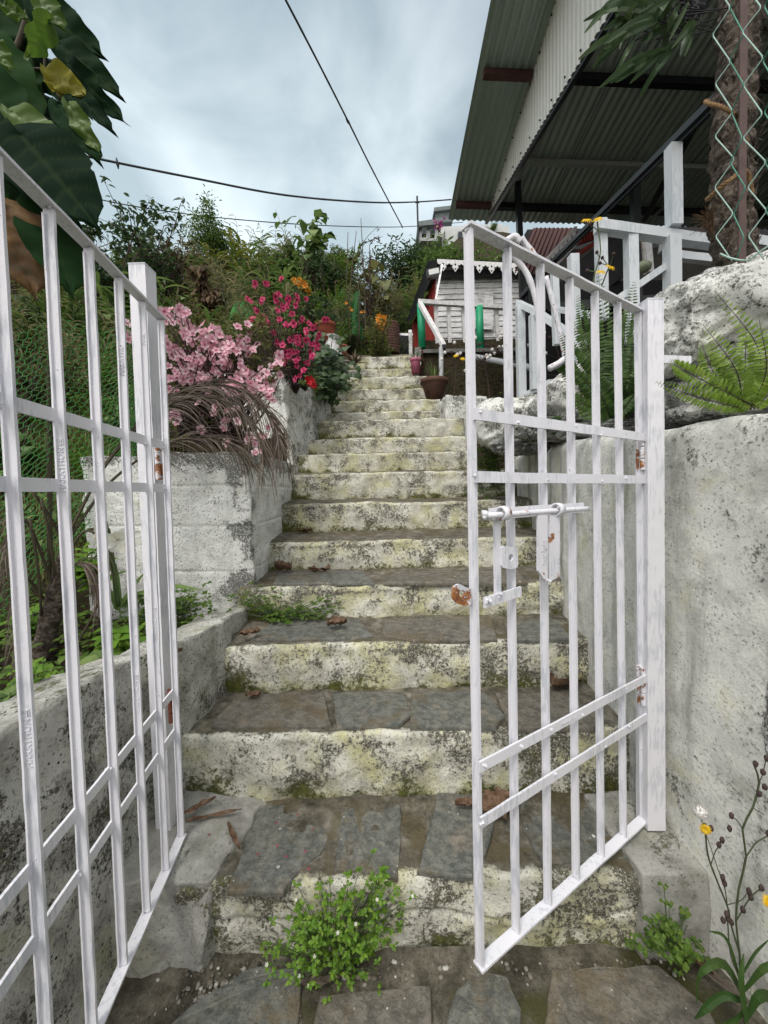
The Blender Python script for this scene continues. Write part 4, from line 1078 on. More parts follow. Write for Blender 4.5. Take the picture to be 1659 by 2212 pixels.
mb = MB(); mb.tube([W(953, 750, 6.2), W(953, 892, 6.1)], .036, 12); mb.build('post', M['pvc'], hb, True)
mb = MB(); mb.box(W(959, 750, 6.2), (.03, 0, 0), (0, .04, 0), (0, 0, .03)); mb.build('end_cap', M['black_steel'], hb)
mb = MB(); mb.tube(bez([W(1022, 770, 5.6), W(1080, 781, 5.2), (W(1130, 790, 4.9)), W(1158, 800, 4.8)], 12), .038, 12); tag(mb.build('drain_pipe', M['pvc'], None, True), 'grey plastic drain pipe crossing the mossy brick wall', 'pipe')

# ------------------------------------------------------------------ pots, barrel, pedestal
def pot(name, label, u, v, d, r, h, mat, cat='pot', flare=.8):
    mb = MB(); c = W(u, v, d); mb.lathe(c, [(r * flare, 0), (r * .95, h * .75), (r, h * .8), (r * 1.1, h * .82), (r * 1.1, h), (r * .92, h), (r * .9, h * .9)], 22, amp=.004); return tag(mb.build(name, M[mat], None, True), label, cat)
pot('flower_pot', 'small pink pot standing on an upper step by the brick wall', 898, 807, 6.45, .085, .24, 'pot_pink')
pot('flower_pot', 'round brown terracotta pot beside the thin rail post', 938, 868, 5.9, .19, .33, 'pot_brown', flare=.55)
ped = thing('plant_pedestal', 'white flared concrete plant pedestal among the dark leaves beside the stairs', 'pedestal', W(717, 778, 5.5))
mb = MB(); mb.lathe(W(718, 785, 5.5), [(.17, 0), (.14, .12), (.09, .28), (.10, .34), (.12, .36), (.10, .37)], 20, amp=.006); mb.build('foot', M['white_wood'], ped, True)
pot('flower_pot', 'red flower pot on the white plant pedestal', 705, 738, 5.5, .13, .24, 'terracotta', flare=.7)
pot('flower_pot', 'small dull red pot behind the spiky rosette plant', 739, 772, 6.3, .09, .18, 'terracotta')
br_ = thing('rusty_barrel', 'rusty ribbed tin barrel at the head of the stairs', 'barrel', W(840, 764, 8.2))
mb = MB(); prof = []
for i in range(40): z = i / 39 * .62; prof.append((.21 + .008 * math.sin(i * 1.9), z))
mb.lathe(W(842, 766, 8.2), prof, 26, amp=.008); mb.build('drum', M['rusty_tin'], br_, True)
wf = thing('wooden_frame', 'weathered grey timber frame leaning beside the rusty barrel', 'frame', W(874, 764, 8.3))
for (a, b) in (((856, 722), (888, 722)), ((886, 715), (887, 764)), ((858, 716), (859, 764))):
    mb = MB(); mb.bar(W(*a, 8.3), W(*b, 8.3), (.035, 0, .0), (0, .03, .035), 8, .006, 6); mb.build('beam', M['boards'], wf)
mb = MB(); mb.box(W(872, 744, 8.5), (.2, 0, 0), (0, .02, 0), (0, 0, .22)); mb.build('dark_board', M['dark_wood'], wf)
gn = thing('net_screen', 'sagging sheet of green shade net hung among the bean poles', 'net', W(750, 700, 8.2))
mb = MB()
for j in range(13):
    for i in range(9):
        p = W(716 + 62 * i / 8 + (6 if j > 8 else 0), 628 + 96 * j / 12 + 10 * abs(i / 8 - .5), 8.2); p.y += .12 * math.sin(i * 1.4 + j * .3); mb.v.append(tuple(p))
for j in range(12):
    for i in range(8): q = j * 9 + i; mb.f.append((q, q + 1, q + 10, q + 9))
mt = NT('shade_net'); n_ = mt.noise(30, 4); mt_ = mt.finish(mt.ramp(n_, [(.3, (.02, .10, .03)), (.7, (.05, .24, .06))]), .6, trans=.4)
mb.build('sheet', mt_, gn, True)
for u in (723, 757, 776, 790, 748):
    mb = MB(); mb.tube(bez([W(u, 745, 8.1), W(u + rnd.uniform(-3, 3), 640, 8.1), W(u + rnd.uniform(-12, 14), 470 + rnd.uniform(0, 90), 8.2)], 8), [.022 - .002 * i for i in range(9)], 6); tag(mb.build('bean_pole', M['stem'], None, True), 'thin bare bean pole standing by the green shade net', 'pole', 'bean poles by the shade net')

# ------------------------------------------------------------------ far houses, pole and cables
FH = thing('hillside_house', 'distant white walled house with grey tin roof high on the hillside', 'house', W(1000, 560, 27))
def quadbox(pts, d, dep, nm, mat, par):
    q = [W(u, v, d) for u, v in pts]; mb = MB(); mb.add(q + [p + Vector((0, dep, 0)) for p in q], [(3, 2, 1, 0), (4, 5, 6, 7), (0, 1, 5, 4), (1, 2, 6, 5), (2, 3, 7, 6), (3, 0, 4, 7)]); return mb.build(nm, M[mat], par)
quadbox([(946, 490), (1085, 484), (1085, 510), (946, 512)], 27, 4, 'wall', 'far_wall', FH); quadbox([(960, 496), (1100, 488), (1100, 528), (965, 530)], 25.5, 1.2, 'lower_wall', 'far_wall', FH)
quadbox([(903, 478), (945, 472), (948, 484), (903, 490)], 26, 4, 'roof', 'far_roof', FH); quadbox([(940, 455), (975, 450), (978, 478), (940, 480)], 28, 4, 'upper_storey', 'far_roof', FH)
quadbox([(906, 490), (946, 486), (946, 520), (908, 520)], 26.4, 3, 'wall', 'far_wall', FH)
for u, v in ((912, 492), (930, 494), (990, 500), (1020, 502), (1050, 501)): quadbox([(u, v), (u + 9, v), (u + 9, v + 14), (u, v + 14)], 25.3, .3, 'window', 'glass_dark', FH)
quadbox([(938, 448), (980, 443), (980, 451), (938, 456)], 27.8, 4.5, 'roof', 'far_roof', FH)
pl = thing('utility_pole', 'thin bare utility pole on the hilltop where the cables meet', 'utility pole', W(905, 560, 22))
mb = MB(); mb.tube([W(905, 570, 22), W(901, 424, 22)], .05, 8); mb.build('shaft', M['cable'], pl)
mb = MB(); mb.bar(W(897, 437, 22), W(906, 437, 22), (0, .03, 0), (0, 0, .03)); mb.build('crossarm', M['cable'], pl)
def cable(name, label, ctl, r, sag=None):
    mb = MB(); mb.tube(bez([W(u, v, d) for u, v, d in ctl], 60), r, 6, .002, 6); return tag(mb.build(name, M['cable'], None, True), label, 'cable')
c1 = cable('power_cable', 'straight dark cable dropping steeply from overhead to the hilltop', [(612, -10, 7), (690, 140, 8), (752, 262, 9.2), (806, 370, 11), (870, 492, 14)], .018)
c2 = cable('power_cable', 'sagging twisted cable crossing the sky from the big leaves to the thin pole', [(60, 305, 7.5), (180, 336, 8), (420, 385, 9), (620, 422, 10), (800, 437, 12), (902, 436, 15), (975, 431, 16)], .024)
c3 = cable('power_cable', 'thin lower cable just above the bushes of the skyline', [(150, 412, 9), (230, 434, 9.5), (330, 452, 10), (470, 470, 11), (640, 484, 12), (790, 490, 14), (890, 489, 17), (1000, 480, 20)], .014)
for u, v, d, lab in ((752, 263, 9.2, 'small dark knot tied round the steep cable'), (254, 354, 8.3, 'small dark tie sticking up from the sagging cable')):
    mb = MB(); c = W(u, v, d)
    mb.tube([c + Vector((-.05, 0, .07)), c, c + Vector((.06, 0, -.09))] if u > 500 else [c + Vector((-.02, 0, .12)), c, c + Vector((.01, 0, -.10))], [.012, .034, .010], 6); tag(mb.build('cable_tie', M['cable'], None, True), lab, 'cable tie')

# ------------------------------------------------------------------ green netting fence behind the wide open gate
nf = thing('netting_fence', 'green plastic hexagonal netting fence sagging along the garden bank', 'fence', (-2, 2.2, .85))
nc = [W(-160, 705, 1.75), W(335, 706, 2.7), W(-160, 1500, 1.75), W(330, 1010, 2.7)]
def net_pt(a, b):
    p = nc[0].lerp(nc[1], a).lerp(nc[2].lerp(nc[3], a), b)
    p += Vector((0, -1, 0)) * (.07 * math.sin(a * 7) * math.sin(b * 3)) + noise.noise_vector(p * 4) * .022 + Vector((0, 0, .03 * math.sin(a * 16)))
    return p
mb = MB(); cw = .040; Wn = (nc[1] - nc[0]).length; Hn = ((nc[2] - nc[0]).length + (nc[3] - nc[1]).length) / 2
hx = cw; hy = cw * .86; rr_ = .0023
def seg3(p, q, r):
    d = (q - p); s = d.cross(Vector((0, 1, 0)));
    if s.length < 1e-6: return
    s = s.normalized() * r; b = len(mb.v)
    y = Vector((0, r, 0))
    for e in (p, q): mb.v += [tuple(e + s), tuple(e - s * .5 + y), tuple(e - s * .5 - y)]
    mb.f += [(b, b + 1, b + 4, b + 3), (b + 1, b + 2, b + 5, b + 4), (b + 2, b, b + 3, b + 5)]
rows, cols = int(Hn / (hy * .87)), int(Wn / hx)
for j in range(rows):
    for i in range(cols):
        x = (i + (.5 if j % 2 else 0)) * hx; y = j * hy * .87
        def Q(x, y): return net_pt(x / Wn, y / Hn)
        a, b, c = Q(x, y), Q(x + hx / 2, y + hy * .25), Q(x + hx / 2, y + hy * .87)
        a2 = Q(x + hx, y)
        seg3(a, b, rr_); seg3(b, a2, rr_); seg3(b, c, rr_)
mb.build('net', M['green_net'], nf)
for a in (.02, .42, .98):
    mb = MB(); p, q = net_pt(a, -.03), net_pt(a, 1.02); mb.tube([p.lerp(q, i / 8) + Vector((0, .03, 0)) for i in range(9)], .014, 7, .004); mb.build('stake', M['stem'], nf, True)
mb = MB(); p, q = W(500, 665, 5.2), W(556, 690, 5.2)
# small heap of netting in the azalea bed
nb2 = MB(); mb = nb2; rr_ = .0045
cc = [W(500, 672, 5.3), W(545, 672, 5.3), W(492, 698, 5.2), W(550, 700, 5.2)]
for j in range(9):
    for i in range(13):
        def Q2(i, j): return cc[0].lerp(cc[1], i / 13).lerp(cc[2].lerp(cc[3], i / 13), j / 9) + Vector((0, -.1 * math.sin(i / 13 * 3.1), .08 * math.sin(i / 13 * 3.14)))
        o = .5 if j % 2 else 0
        seg3(Q2(i + o, j), Q2(i + .5 + o, j + .4), rr_); seg3(Q2(i + .5 + o, j + .4), Q2(i + 1 + o, j), rr_); seg3(Q2(i + .5 + o, j + .4), Q2(i + .5 + o, j + 1), rr_)
tag(mb.build('garden_net', M['green_net']), 'small bunched piece of green netting behind the pink azalea', 'net')

# ------------------------------------------------------------------ wire fence and steel post by the palm trunk
wf_ = thing('wire_fence', 'green chain link fence tied with rope to the palm trunk', 'fence', W(1660, 560, 1.2))
fc = [W(1556, -40, 1.33), W(1760, -40, 1.1), W(1566, 566, 1.33), W(1770, 560, 1.1)]
def fpt(a, b): return fc[0].lerp(fc[1], a).lerp(fc[2].lerp(fc[3], a), b)
lw = .14; Lw = (fc[1] - fc[0]).length; Hw = (fc[2] - fc[0]).length
mb = MB(); mb2 = MB(); nrm_ = (fc[1] - fc[0]).cross(fc[2] - fc[0]).normalized()
ncol = int(Lw / (lw / 2)) + 1; nrow = int(Hw / (lw * .62)) + 1
for i in range(ncol):
    pts = []
    for j in range(nrow + 1):
        x = (i + (.5 if (i + j) % 2 else -.5) * 1.02) * lw / 2 + noise.noise(Vector((i, j, 0))) * .006; b = j / nrow
        p = fpt(x / Lw, b) + nrm_ * (.006 if j % 2 else -.006) + noise.noise_vector(Vector((i * .7, j * .7, 3))) * .010; pts.append(p)
    P = []
    for a, b in zip(pts, pts[1:]):
        for q in (.06, .3, .5, .7, .94): P.append(a.lerp(b, q))
    (mb if i % 2 else mb2).tube(P, .0019, 5)
mb.build('wire_mesh', M['wire_green'], wf_, True); mb2.build('wire_mesh', M['wire_pale'], wf_, True)
mb = MB(); mb.tube(bez([W(1556, 548, 1.3), W(1580, 558, 1.28), W(1615, 562, 1.25), W(1640, 545, 1.22), W(1662, 530, 1.2)], 20), .0027, 6); mb.build('bottom_wire', M['wire_pale'], wf_, True)
fp = thing('fence_post', 'rust brown angle steel fence post in front of the palm trunk', 'post', W(1602, 575, 1.38))
mb = MB(); a, b = W(1606, -60, 1.36), W(1602, 585, 1.36); mb.bar(a, b, (.0125, 0, 0), (0, .003, 0), 40, .0008, 12); mb.bar(a + Vector((.0125, .012, 0)), b + Vector((.0125, .012, 0)), (.003, 0, 0), (0, .012, 0), 40, .0008, 12); mb.build('angle_iron', M['brown_steel'], fp)
# ------------------------------------------------------------------ rocks on the wall
def rock(label, c, r, mat, seed=0, rough=.22, strata=0.0, sub_=5, tilt=0, name='rock', group=None, fine=.03):
    bm = bmesh.new(); bmesh.ops.create_icosphere(bm, subdivisions=sub_, radius=1); c = Vector(c); sd = Vector((seed * 3.7, seed * 1.9, seed))
    rm = Matrix.Rotation(tilt, 3, 'Y'); mb = MB()
    for v in bm.verts:
        d = v.co.copy(); k = 1 + rough * noise.fractal(d * 1.3 + sd, 1, 2, 3) + fine * 1.5 * noise.fractal(d * 6 + sd, .8, 2.1, 5)
        # blocky: push towards a superellipsoid
        q = Vector([math.copysign(abs(x) ** .75, x) for x in d]) * k
        q = Vector((q.x * r[0], q.y * r[1], q.z * r[2]))
        if strata: q.x += strata * (math.floor(q.z * 26 + noise.noise(d * 2 + sd) * 2) % 3 - 1) * .5; q.y += strata * (math.floor(q.z * 22 + noise.noise(d * 3 + sd) * 2) % 2)
        mb.v.append(tuple(c + rm @ q))
    mb.f = [tuple(v.index for v in f.verts) for f in bm.faces]; bm.free()
    mb.attr = {'moss': [.12] * len(mb.v)}
    return tag(mb.build(name, M[mat], None, True), label, 'rock', group)
rock('big limewashed boulder crowning the wall under the palm trunk', W(1590, 668, 1.52), (.34, .22, .175), 'rough_lime', 1, .26, tilt=-.30, fine=.055)
rock('limewashed lump at the lower end of the big boulder, next to the gate post', W(1478, 730, 1.50), (.14, .16, .105), 'rough_lime', 2, .28, tilt=-.45, fine=.05)
rock('dark grey rock behind the bright fern', W(1630, 800, 1.46), (.27, .16, .10), 'rock', 3, .22, .012, tilt=-.12)
rock('grey ledge rock lying on the wall under the fern roots', W(1630, 866, 1.44), (.27, .14, .08), 'rock', 4, .2, .012, tilt=.06)
rock('low dark rock squeezed beside the gate post', W(1490, 868, 1.50), (.12, .12, .09), 'rock', 5, .25, .01)
rock('pale crumbly rock behind the ferns of the half open gate', W(1290, 862, 2.5), (.34, .26, .20), 'rough_lime', 6, .25)
rock('pale limewashed rock at the stair end of the wall', W(1105, 920, 3.2), (.32, .30, .22), 'rough_lime', 7, .25)
rock('rounded pale rock above the stair end of the wall', W(1195, 905, 2.9), (.24, .22, .17), 'rough_lime', 17, .22)
rock('layered grey stone under the ferns', W(1190, 928, 2.5), (.20, .15, .075), 'rock', 8, .2, .016)
rock('layered grey stone with a white top edge', W(1265, 922, 2.3), (.16, .14, .075), 'rock', 9, .25, .016)
rock('small layered stone next to the gate hinge', W(1345, 930, 1.9), (.12, .11, .05), 'rock', 10, .25, .012)
rock('flat grey stone wedged at the wall edge', W(1130, 965, 2.9), (.20, .14, .06), 'rock', 11, .25, .016)
rock('brown earthy rock above the layered stones', W(1360, 860, 2.2), (.22, .2, .16), 'rock', 12, .3)

# ------------------------------------------------------------------ ferns
def frond(mb, mbs, ctl, plen, n=26, face=Vector((0, -1, .2)), wv=.28, stemr=.002):
    P = bez(ctl, n); mbs.tube(P, [stemr * (1 - .7 * i / n) for i in range(n + 1)], 4)
    pos, dr, up, ln, wd = [], [], [], [], []
    for i in range(2, n + 1):
        t = i / n; T = (P[min(i + 1, n)] - P[i - 1]).normalized(); S = T.cross(face).normalized()
        L = plen * min(1, .5 + t * 2.5) * (1 - .85 * max(0, (t - .45) / .55) ** 1.8)
        for sg in (-1, 1):
            d = (S * sg + T * .30 + Vector((0, 0, -.10)) + Vector([rnd.uniform(-.08, .08) for _ in range(3)])).normalized()
            pos.append(P[i] + S * sg * .001); dr.append(d); up.append(face + Vector((rnd.uniform(-.25, .25), 0, rnd.uniform(-.25, .25)))); ln.append(L * rnd.uniform(.88, 1.08)); wd.append(L * wv)
    leaf_cloud(mb, pos, dr, up, ln, wd, .12, .08, .3)
def fern(label, base, tips, plen, mat, n=26, group=None, stem='stem', arch=.25, wv=.3):
    root = thing('fern', label, 'fern', base, group); mb, mbs = MB(), MB()
    for tip in tips:
        b = Vector(base) + Vector((rnd.uniform(-.02, .02), rnd.uniform(-.02, .02), 0))
        if isinstance(tip, (list, tuple)) and len(tip) == 2: mid, tp = tip
        else: tp = tip; mid = b.lerp(tp, .55) + Vector((0, 0, (tp - b).length * arch))
        tocam = (CP - tp).normalized(); fc_ = (tocam + Vector((rnd.uniform(-.3, .3), 0, rnd.uniform(.0, .6)))).normalized()
        frond(mb, mbs, [b, mid, tp], plen * rnd.uniform(.85, 1.1), n, fc_, wv)
    mb.build('fronds', M[mat], root, True); mbs.build('rachis', M[stem], root, True); return root
d = 1.17
fb = W(1618, 884, 1.22)
fern('bright sword fern arching over the grey rocks beside the gate post', fb,
     [(W(1640, 760, 1.15), W(1545, 628, 1.12)), (W(1590, 800, 1.14), W(1518, 700, 1.13)), (W(1520, 862, 1.12), W(1418, 826, 1.08)), (W(1500, 812, 1.13), W(1446, 780, 1.08)),
      (W(1568, 835, 1.17), W(1570, 740, 1.15)), (W(1545, 810, 1.18), W(1512, 734, 1.18)), (W(1655, 800, 1.1), W(1640, 690, 1.1)), (W(1575, 848, 1.2), W(1535, 745, 1.2)), (W(1610, 780, 1.19), W(1612, 700, 1.2)), (W(1668, 840, 1.1), W(1690, 760, 1.05))], .031, 'fern_leaf', 30)
fern('lone small fern frond standing against the white railing post', W(1432, 760, 1.5), [(W(1450, 690, 1.5), W(1482, 612, 1.5))], .028, 'fern_leaf', 20)
fern('large dark sword fern seen through the bars of the half open gate', W(1345, 900, 2.05),
     [(W(1300, 800, 2.0), W(1232, 690, 2.0)), (W(1320, 780, 2.0), W(1292, 590, 2.0)), (W(1350, 760, 2.0), W(1370, 610, 2.05)), (W(1270, 820, 2.0), W(1212, 720, 1.95)), (W(1310, 800, 2.02), W(1260, 650, 2.1)),
      (W(1352, 800, 1.95), W(1345, 660, 1.95)), (W(1368, 800, 1.95), W(1390, 690, 1.9)), (W(1290, 850, 1.95), W(1225, 790, 1.9)), (W(1330, 820, 1.95), W(1320, 690, 1.9)), (W(1380, 830, 1.85), W(1398, 740, 1.8)), (W(1275, 760, 2.1), W(1248, 640, 2.1)), (W(1360, 820, 1.9), W(1372, 690, 1.95)), (W(1300, 830, 2.0), W(1270, 720, 2.0)), (W(1335, 850, 1.95), W(1338, 740, 1.9)), (W(1320, 870, 1.9), W(1285, 800, 1.85))], .06, 'fern_dark', 46, wv=.36)
fern('mid green fern low on the rocks below the large dark one', W(1330, 905, 1.95), [(W(1260, 872, 1.9), W(1215, 850, 1.9)), (W(1290, 850, 1.9), W(1240, 800, 1.9)), (W(1310, 880, 1.85), W(1290, 820, 1.85)), (W(1290, 895, 1.9), W(1245, 902, 1.9)), (W(1350, 880, 1.8), W(1372, 850, 1.8))], .042, 'fern_dark', 24)
for lab, u, v, d_, tips in (('small fern tuft hanging over the stair end of the wall', 1120, 985, 3.0, [(1100, 925), (1085, 950), (1110, 905), (1130, 950), (1095, 980)]),
                       ('small fern tuft between the layered stones', 1165, 960, 2.5, [(1150, 905), (1140, 930), (1172, 910), (1185, 930)]),
                       ('tiny fern in the crack below the layered stones', 1205, 950, 2.4, [(1198, 900), (1210, 905), (1190, 920)]),
                       ('young yellowish fern under the gate rail', 1270, 905, 2.1, [(1235, 860), (1262, 850), (1290, 870), (1300, 850)]),
                       ('fern tip curling beside the white hoop strip', 1240, 830, 2.2, [(1195, 792), (1205, 805), (1220, 780)]),
                       ('small fern growing by the moss on the end of the wall', 1072, 1000, 3.35, [(1050, 940), (1040, 970), (1075, 930), (1060, 915)])):
    b = W(u, v, d_); fern(lab, b, [W(a, c, d_ - .08) for a, c in tips], .04 if d_ > 2.2 else .034, 'fern_leaf' if 'yellow' in lab else 'fern_dark', 18)

# ------------------------------------------------------------------ palm trunk, orchid, rope
pt = thing('palm_tree', 'shaggy palm trunk rising behind the brown steel fence post', 'palm tree', W(1590, 600, 1.62))
mb = MB(); P = bez([W(1594, 640, 1.62), W(1585, 540, 1.62), W(1578, 420, 1.63), W(1584, 250, 1.64), W(1598, 60, 1.66), W(1606, -60, 1.68), W(1610, -300, 1.7), W(1612, -900, 1.75)], 120)
n = 40; b0 = len(mb.v)
for i, p in enumerate(P):
    for j in range(n):
        th = 2 * math.pi * j / n; q = Vector((math.cos(th), math.sin(th), 0))
        r_ = .066 + .005 * math.sin(i * 1.05) + .012 * noise.fractal(Vector((q.x * 2, q.y * 2, p.z * 5)), 1, 2, 4) + .006 * noise.fractal(Vector((q.x * 7, q.y * 7, p.z * 26)), .7, 2, 3) + (.005 if noise.noise(Vector((q.x * 3, q.y * 3, p.z * 17))) > .22 else 0)
        mb.v.append(tuple(p + q * r_))
for i in range(len(P) - 1):
    for j in range(n): a, c = b0 + i * n + j, b0 + i * n + (j + 1) % n; mb.f.append((a, c, c + n, a + n))
mb.build('trunk', M['bark'], pt, True)
mb = MB(); P_, D_, U_, L_2, W_2 = [], [], [], [], []
for i in range(420):   # fibre flakes and shreds standing off the bark
    k = rnd.randrange(4, 70); p = P[k]; th = rnd.uniform(-2.9, -.2); q = Vector((math.cos(th), math.sin(th), 0))
    P_.append(p + q * .069); D_.append(q * .35 + Vector((rnd.uniform(-.5, .5), 0, rnd.choice((1, -1)) * rnd.uniform(.4, 1)))); U_.append(q); L_2.append(rnd.uniform(.02, .06)); W_2.append(rnd.uniform(.003, .011))
leaf_cloud(mb, P_, D_, U_, L_2, W_2, .1, .02); mb.build('bark_flakes', M['bark'], pt)
mb = MB()
c = W(1541, 490, 1.52)
for i in range(70):
    a = rnd.uniform(-.9, 1.2); tip = c + Vector((-math.cos(a) * rnd.uniform(.04, .10), rnd.uniform(-.05, .02), math.sin(a) * .06 + .02))
    mb.tube([c + Vector((0, 0, rnd.uniform(-.05, .05))), c.lerp(tip, .6) + Vector((0, 0, .01)), tip], [.0012, .0009, .0005], 3)
mb.build('fibre_tuft', M['twine'], pt)
def ropeloop(u0, v0, u1, v1, d, lab):
    P = bez([W(u0, v0, d + .12), W(u0 - 4, v0 + 4, d), W((u0 + u1) / 2, (v0 + v1) / 2 - 6, d - .06), W(u1, v1, d - .02), W(u1 + 14, v1 + 46, d)], 60); mb = MB()
    for ph in (0, 2.1, 4.2):
        Q = []
        for i, p in enumerate(P):
            a = i * .9 + ph; Q.append(p + Vector((math.cos(a) * .004, 0, math.sin(a) * .004)))
        mb.tube(Q, .0045, 5, .001, 60)
    tag(mb.build('rope', M['rope'], None, True), lab, 'rope')
ropeloop(1530, 218, 1600, 262, 1.42, 'frayed brown rope round the palm trunk at the height of the handrail')
ropeloop(1534, 425, 1612, 370, 1.42, 'second rope knotted lower round the palm trunk and steel post')
orc = thing('orchid_plant', 'orchid clump with long strap leaves hanging from the palm trunk', 'orchid', W(1450, 40, 1.6))
mb = MB(); mbs = MB()
ob = [W(1440, 20, 1.55), W(1470, 55, 1.55), W(1420, 60, 1.5), W(1480, 20, 1.5), W(1400, 20, 1.52)]
def strap(u0, v0, u1, v1, d, w, bend=12):
    a, b = W(u0, v0, d), W(u1, v1, d + rnd.uniform(-.06, .06)); mid = W((u0 + u1) / 2 + bend * .3, (v0 + v1) / 2 - bend, d - .03)
    P = bez([a, mid, b], 12); nn = len(P) - 1
    blade(mb, P, [w * (math.sin(math.pi * min(1, .12 + .86 * i / nn)) ** .7) + .0006 for i in range(nn + 1)], (CP - a).normalized() + Vector((rnd.uniform(-.5, .5), 0, rnd.uniform(-.4, .4))))
for s in ((1420, 45, 1292, 122, .011), (1400, 50, 1298, 125, .012), (1390, 20, 1284, 30, .014), (1400, 10, 1290, -10, .014), (1420, 30, 1305, 95, .012), (1430, 110, 1292, 192, .011), (1440, 105, 1318, 180, .013), (1430, 120, 1330, 178, .012),
          (1455, 100, 1380, 215, .010), (1465, 90, 1384, 200, .013), (1445, 115, 1345, 165, .012), (1460, 95, 1360, 180, .012), (1490, 60, 1470, 120, .011), (1500, 60, 1478, 122, .013), (1505, 50, 1450, 105, .010), (1500, 70, 1482, 90, .012), (1350, 0, 1330, 40, .013), (1380, 10, 1340, 60, .012), (1450, 0, 1400, 60, .013), (1470, 10, 1440, 70, .012)):
    strap(*s[:4], 1.48, s[4] * .95, rnd.uniform(6, 18))
for _ in range(22):
    u_, v_ = rnd.uniform(1330, 1500), rnd.uniform(-20, 80); strap(u_, v_, u_ - rnd.uniform(20, 110), v_ + rnd.uniform(20, 110), 1.52, rnd.uniform(.008, .012), rnd.uniform(4, 16))
mb.build('leaves', M['dark_leaf'], orc)
for i in range(34):
    a = W(rnd.uniform(1400, 1510), rnd.uniform(-10, 60), 1.55); mbs.tube(bez([a, a + Vector((rnd.uniform(-.1, .1), -.02, -.04)), a + Vector((rnd.uniform(-.16, .1), -.04, -rnd.uniform(.04, .14)))], 6), .0022, 4)
for i in range(26): mbs.ball(W(rnd.uniform(1395, 1520), rnd.uniform(-20, 48), 1.58), (.035, .03, .026), 8, 6, .5)
mbs.build('root_mass', M['dark_wood'], orc, True)

# ------------------------------------------------------------------ broad leaved tree, upper corner
bt = thing('broad_leaf_tree', 'tree with big dark drooping heart shaped leaves against the sky', 'tree', (-1.75, 1.3, .8))
def heart(mb, u0, v0, u1, v1, d, wpx, tilt=0, dd=0, lob=.06, seed=0, holes=0):
    a, b = W(u0, v0, d), W(u1, v1, d + dd); ax = b - a; L = ax.length; ax.normalize()
    w = wpx / FPX * d * .5
    view = (CP - a).normalized(); s = ax.cross(view).normalized(); nrm = s.cross(ax)
    s = (s * math.cos(tilt) + nrm * math.sin(tilt)).normalized(); nrm = s.cross(ax)
    n = 44; m_ = 9; b0 = len(mb.v); va = mb.attr.setdefault('vein', [])
    for i in range(n + 1):
        t = i / n
        ww = w * (max(0, math.sin(math.pi * min(1, t ** .62))) ** .72) * (1 if t < .82 else max(.03, 1 - ((t - .82) / .16) ** .8 * .9 if t < .98 else .03))
        for k in range(-m_, m_ + 1):
            f = k / m_; edge = abs(f)
            sf = math.copysign(1, f); e = 1 + edge ** 2 * (lob * 1.5 * noise.fractal(Vector((t * 5 + seed, sf * 2, seed)), 1, 2, 4) - .12 * max(0, noise.noise(Vector((t * 8, sf * 3, seed * 2))) - .12) * 2)
            back = -.10 * L * edge ** 2 * max(0, 1 - t * 3.2)
            fold = abs(f) * w * .22 - edge * edge * w * .10 + .012 * math.sin(t * 16 + f * 2) * edge - .12 * L * t * t
            veins = .004 * abs(math.sin(t * 22 - edge * 4)) * (1 - edge)
            ph = (t - edge * .16) * 7; dv = abs(ph - round(ph)) ; va.append(1.0 if k == 0 else max(0.0, 1 - dv * 7) * .9)
            mb.v.append(tuple(a + ax * (t * L + back) + s * f * ww * e + nrm * (fold + veins)))
    q = 2 * m_ + 1
    for i in range(n):
        for k in range(2 * m_):
            o = b0 + i * q + k; mb.f.append((o, o + 1, o + q + 1, o + q))
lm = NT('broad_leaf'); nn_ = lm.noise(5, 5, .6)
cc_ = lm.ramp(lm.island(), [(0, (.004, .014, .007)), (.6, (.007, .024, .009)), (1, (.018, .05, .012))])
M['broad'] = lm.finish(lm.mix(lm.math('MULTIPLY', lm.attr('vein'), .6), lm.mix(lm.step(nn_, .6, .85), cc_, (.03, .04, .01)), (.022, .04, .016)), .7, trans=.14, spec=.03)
lm = NT('broad_leaf_lit'); M['broad_lit'] = lm.finish(lm.ramp(lm.noise(7, 5), [(.3, (.05, .11, .015)), (.7, (.12, .20, .03))]), .45, trans=.45)  # paler copy of the leaf: backlight put into its colour
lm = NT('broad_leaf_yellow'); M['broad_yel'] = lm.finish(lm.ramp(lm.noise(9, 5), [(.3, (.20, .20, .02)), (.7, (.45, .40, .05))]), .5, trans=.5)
lm = NT('withered_leaf'); M['withered'] = lm.finish(lm.ramp(lm.noise(10, 6, .65), [(.32, (.03, .028, .01)), (.5, (.10, .05, .016)), (.68, (.22, .125, .035))]), .7, trans=.2)
mb = MB()
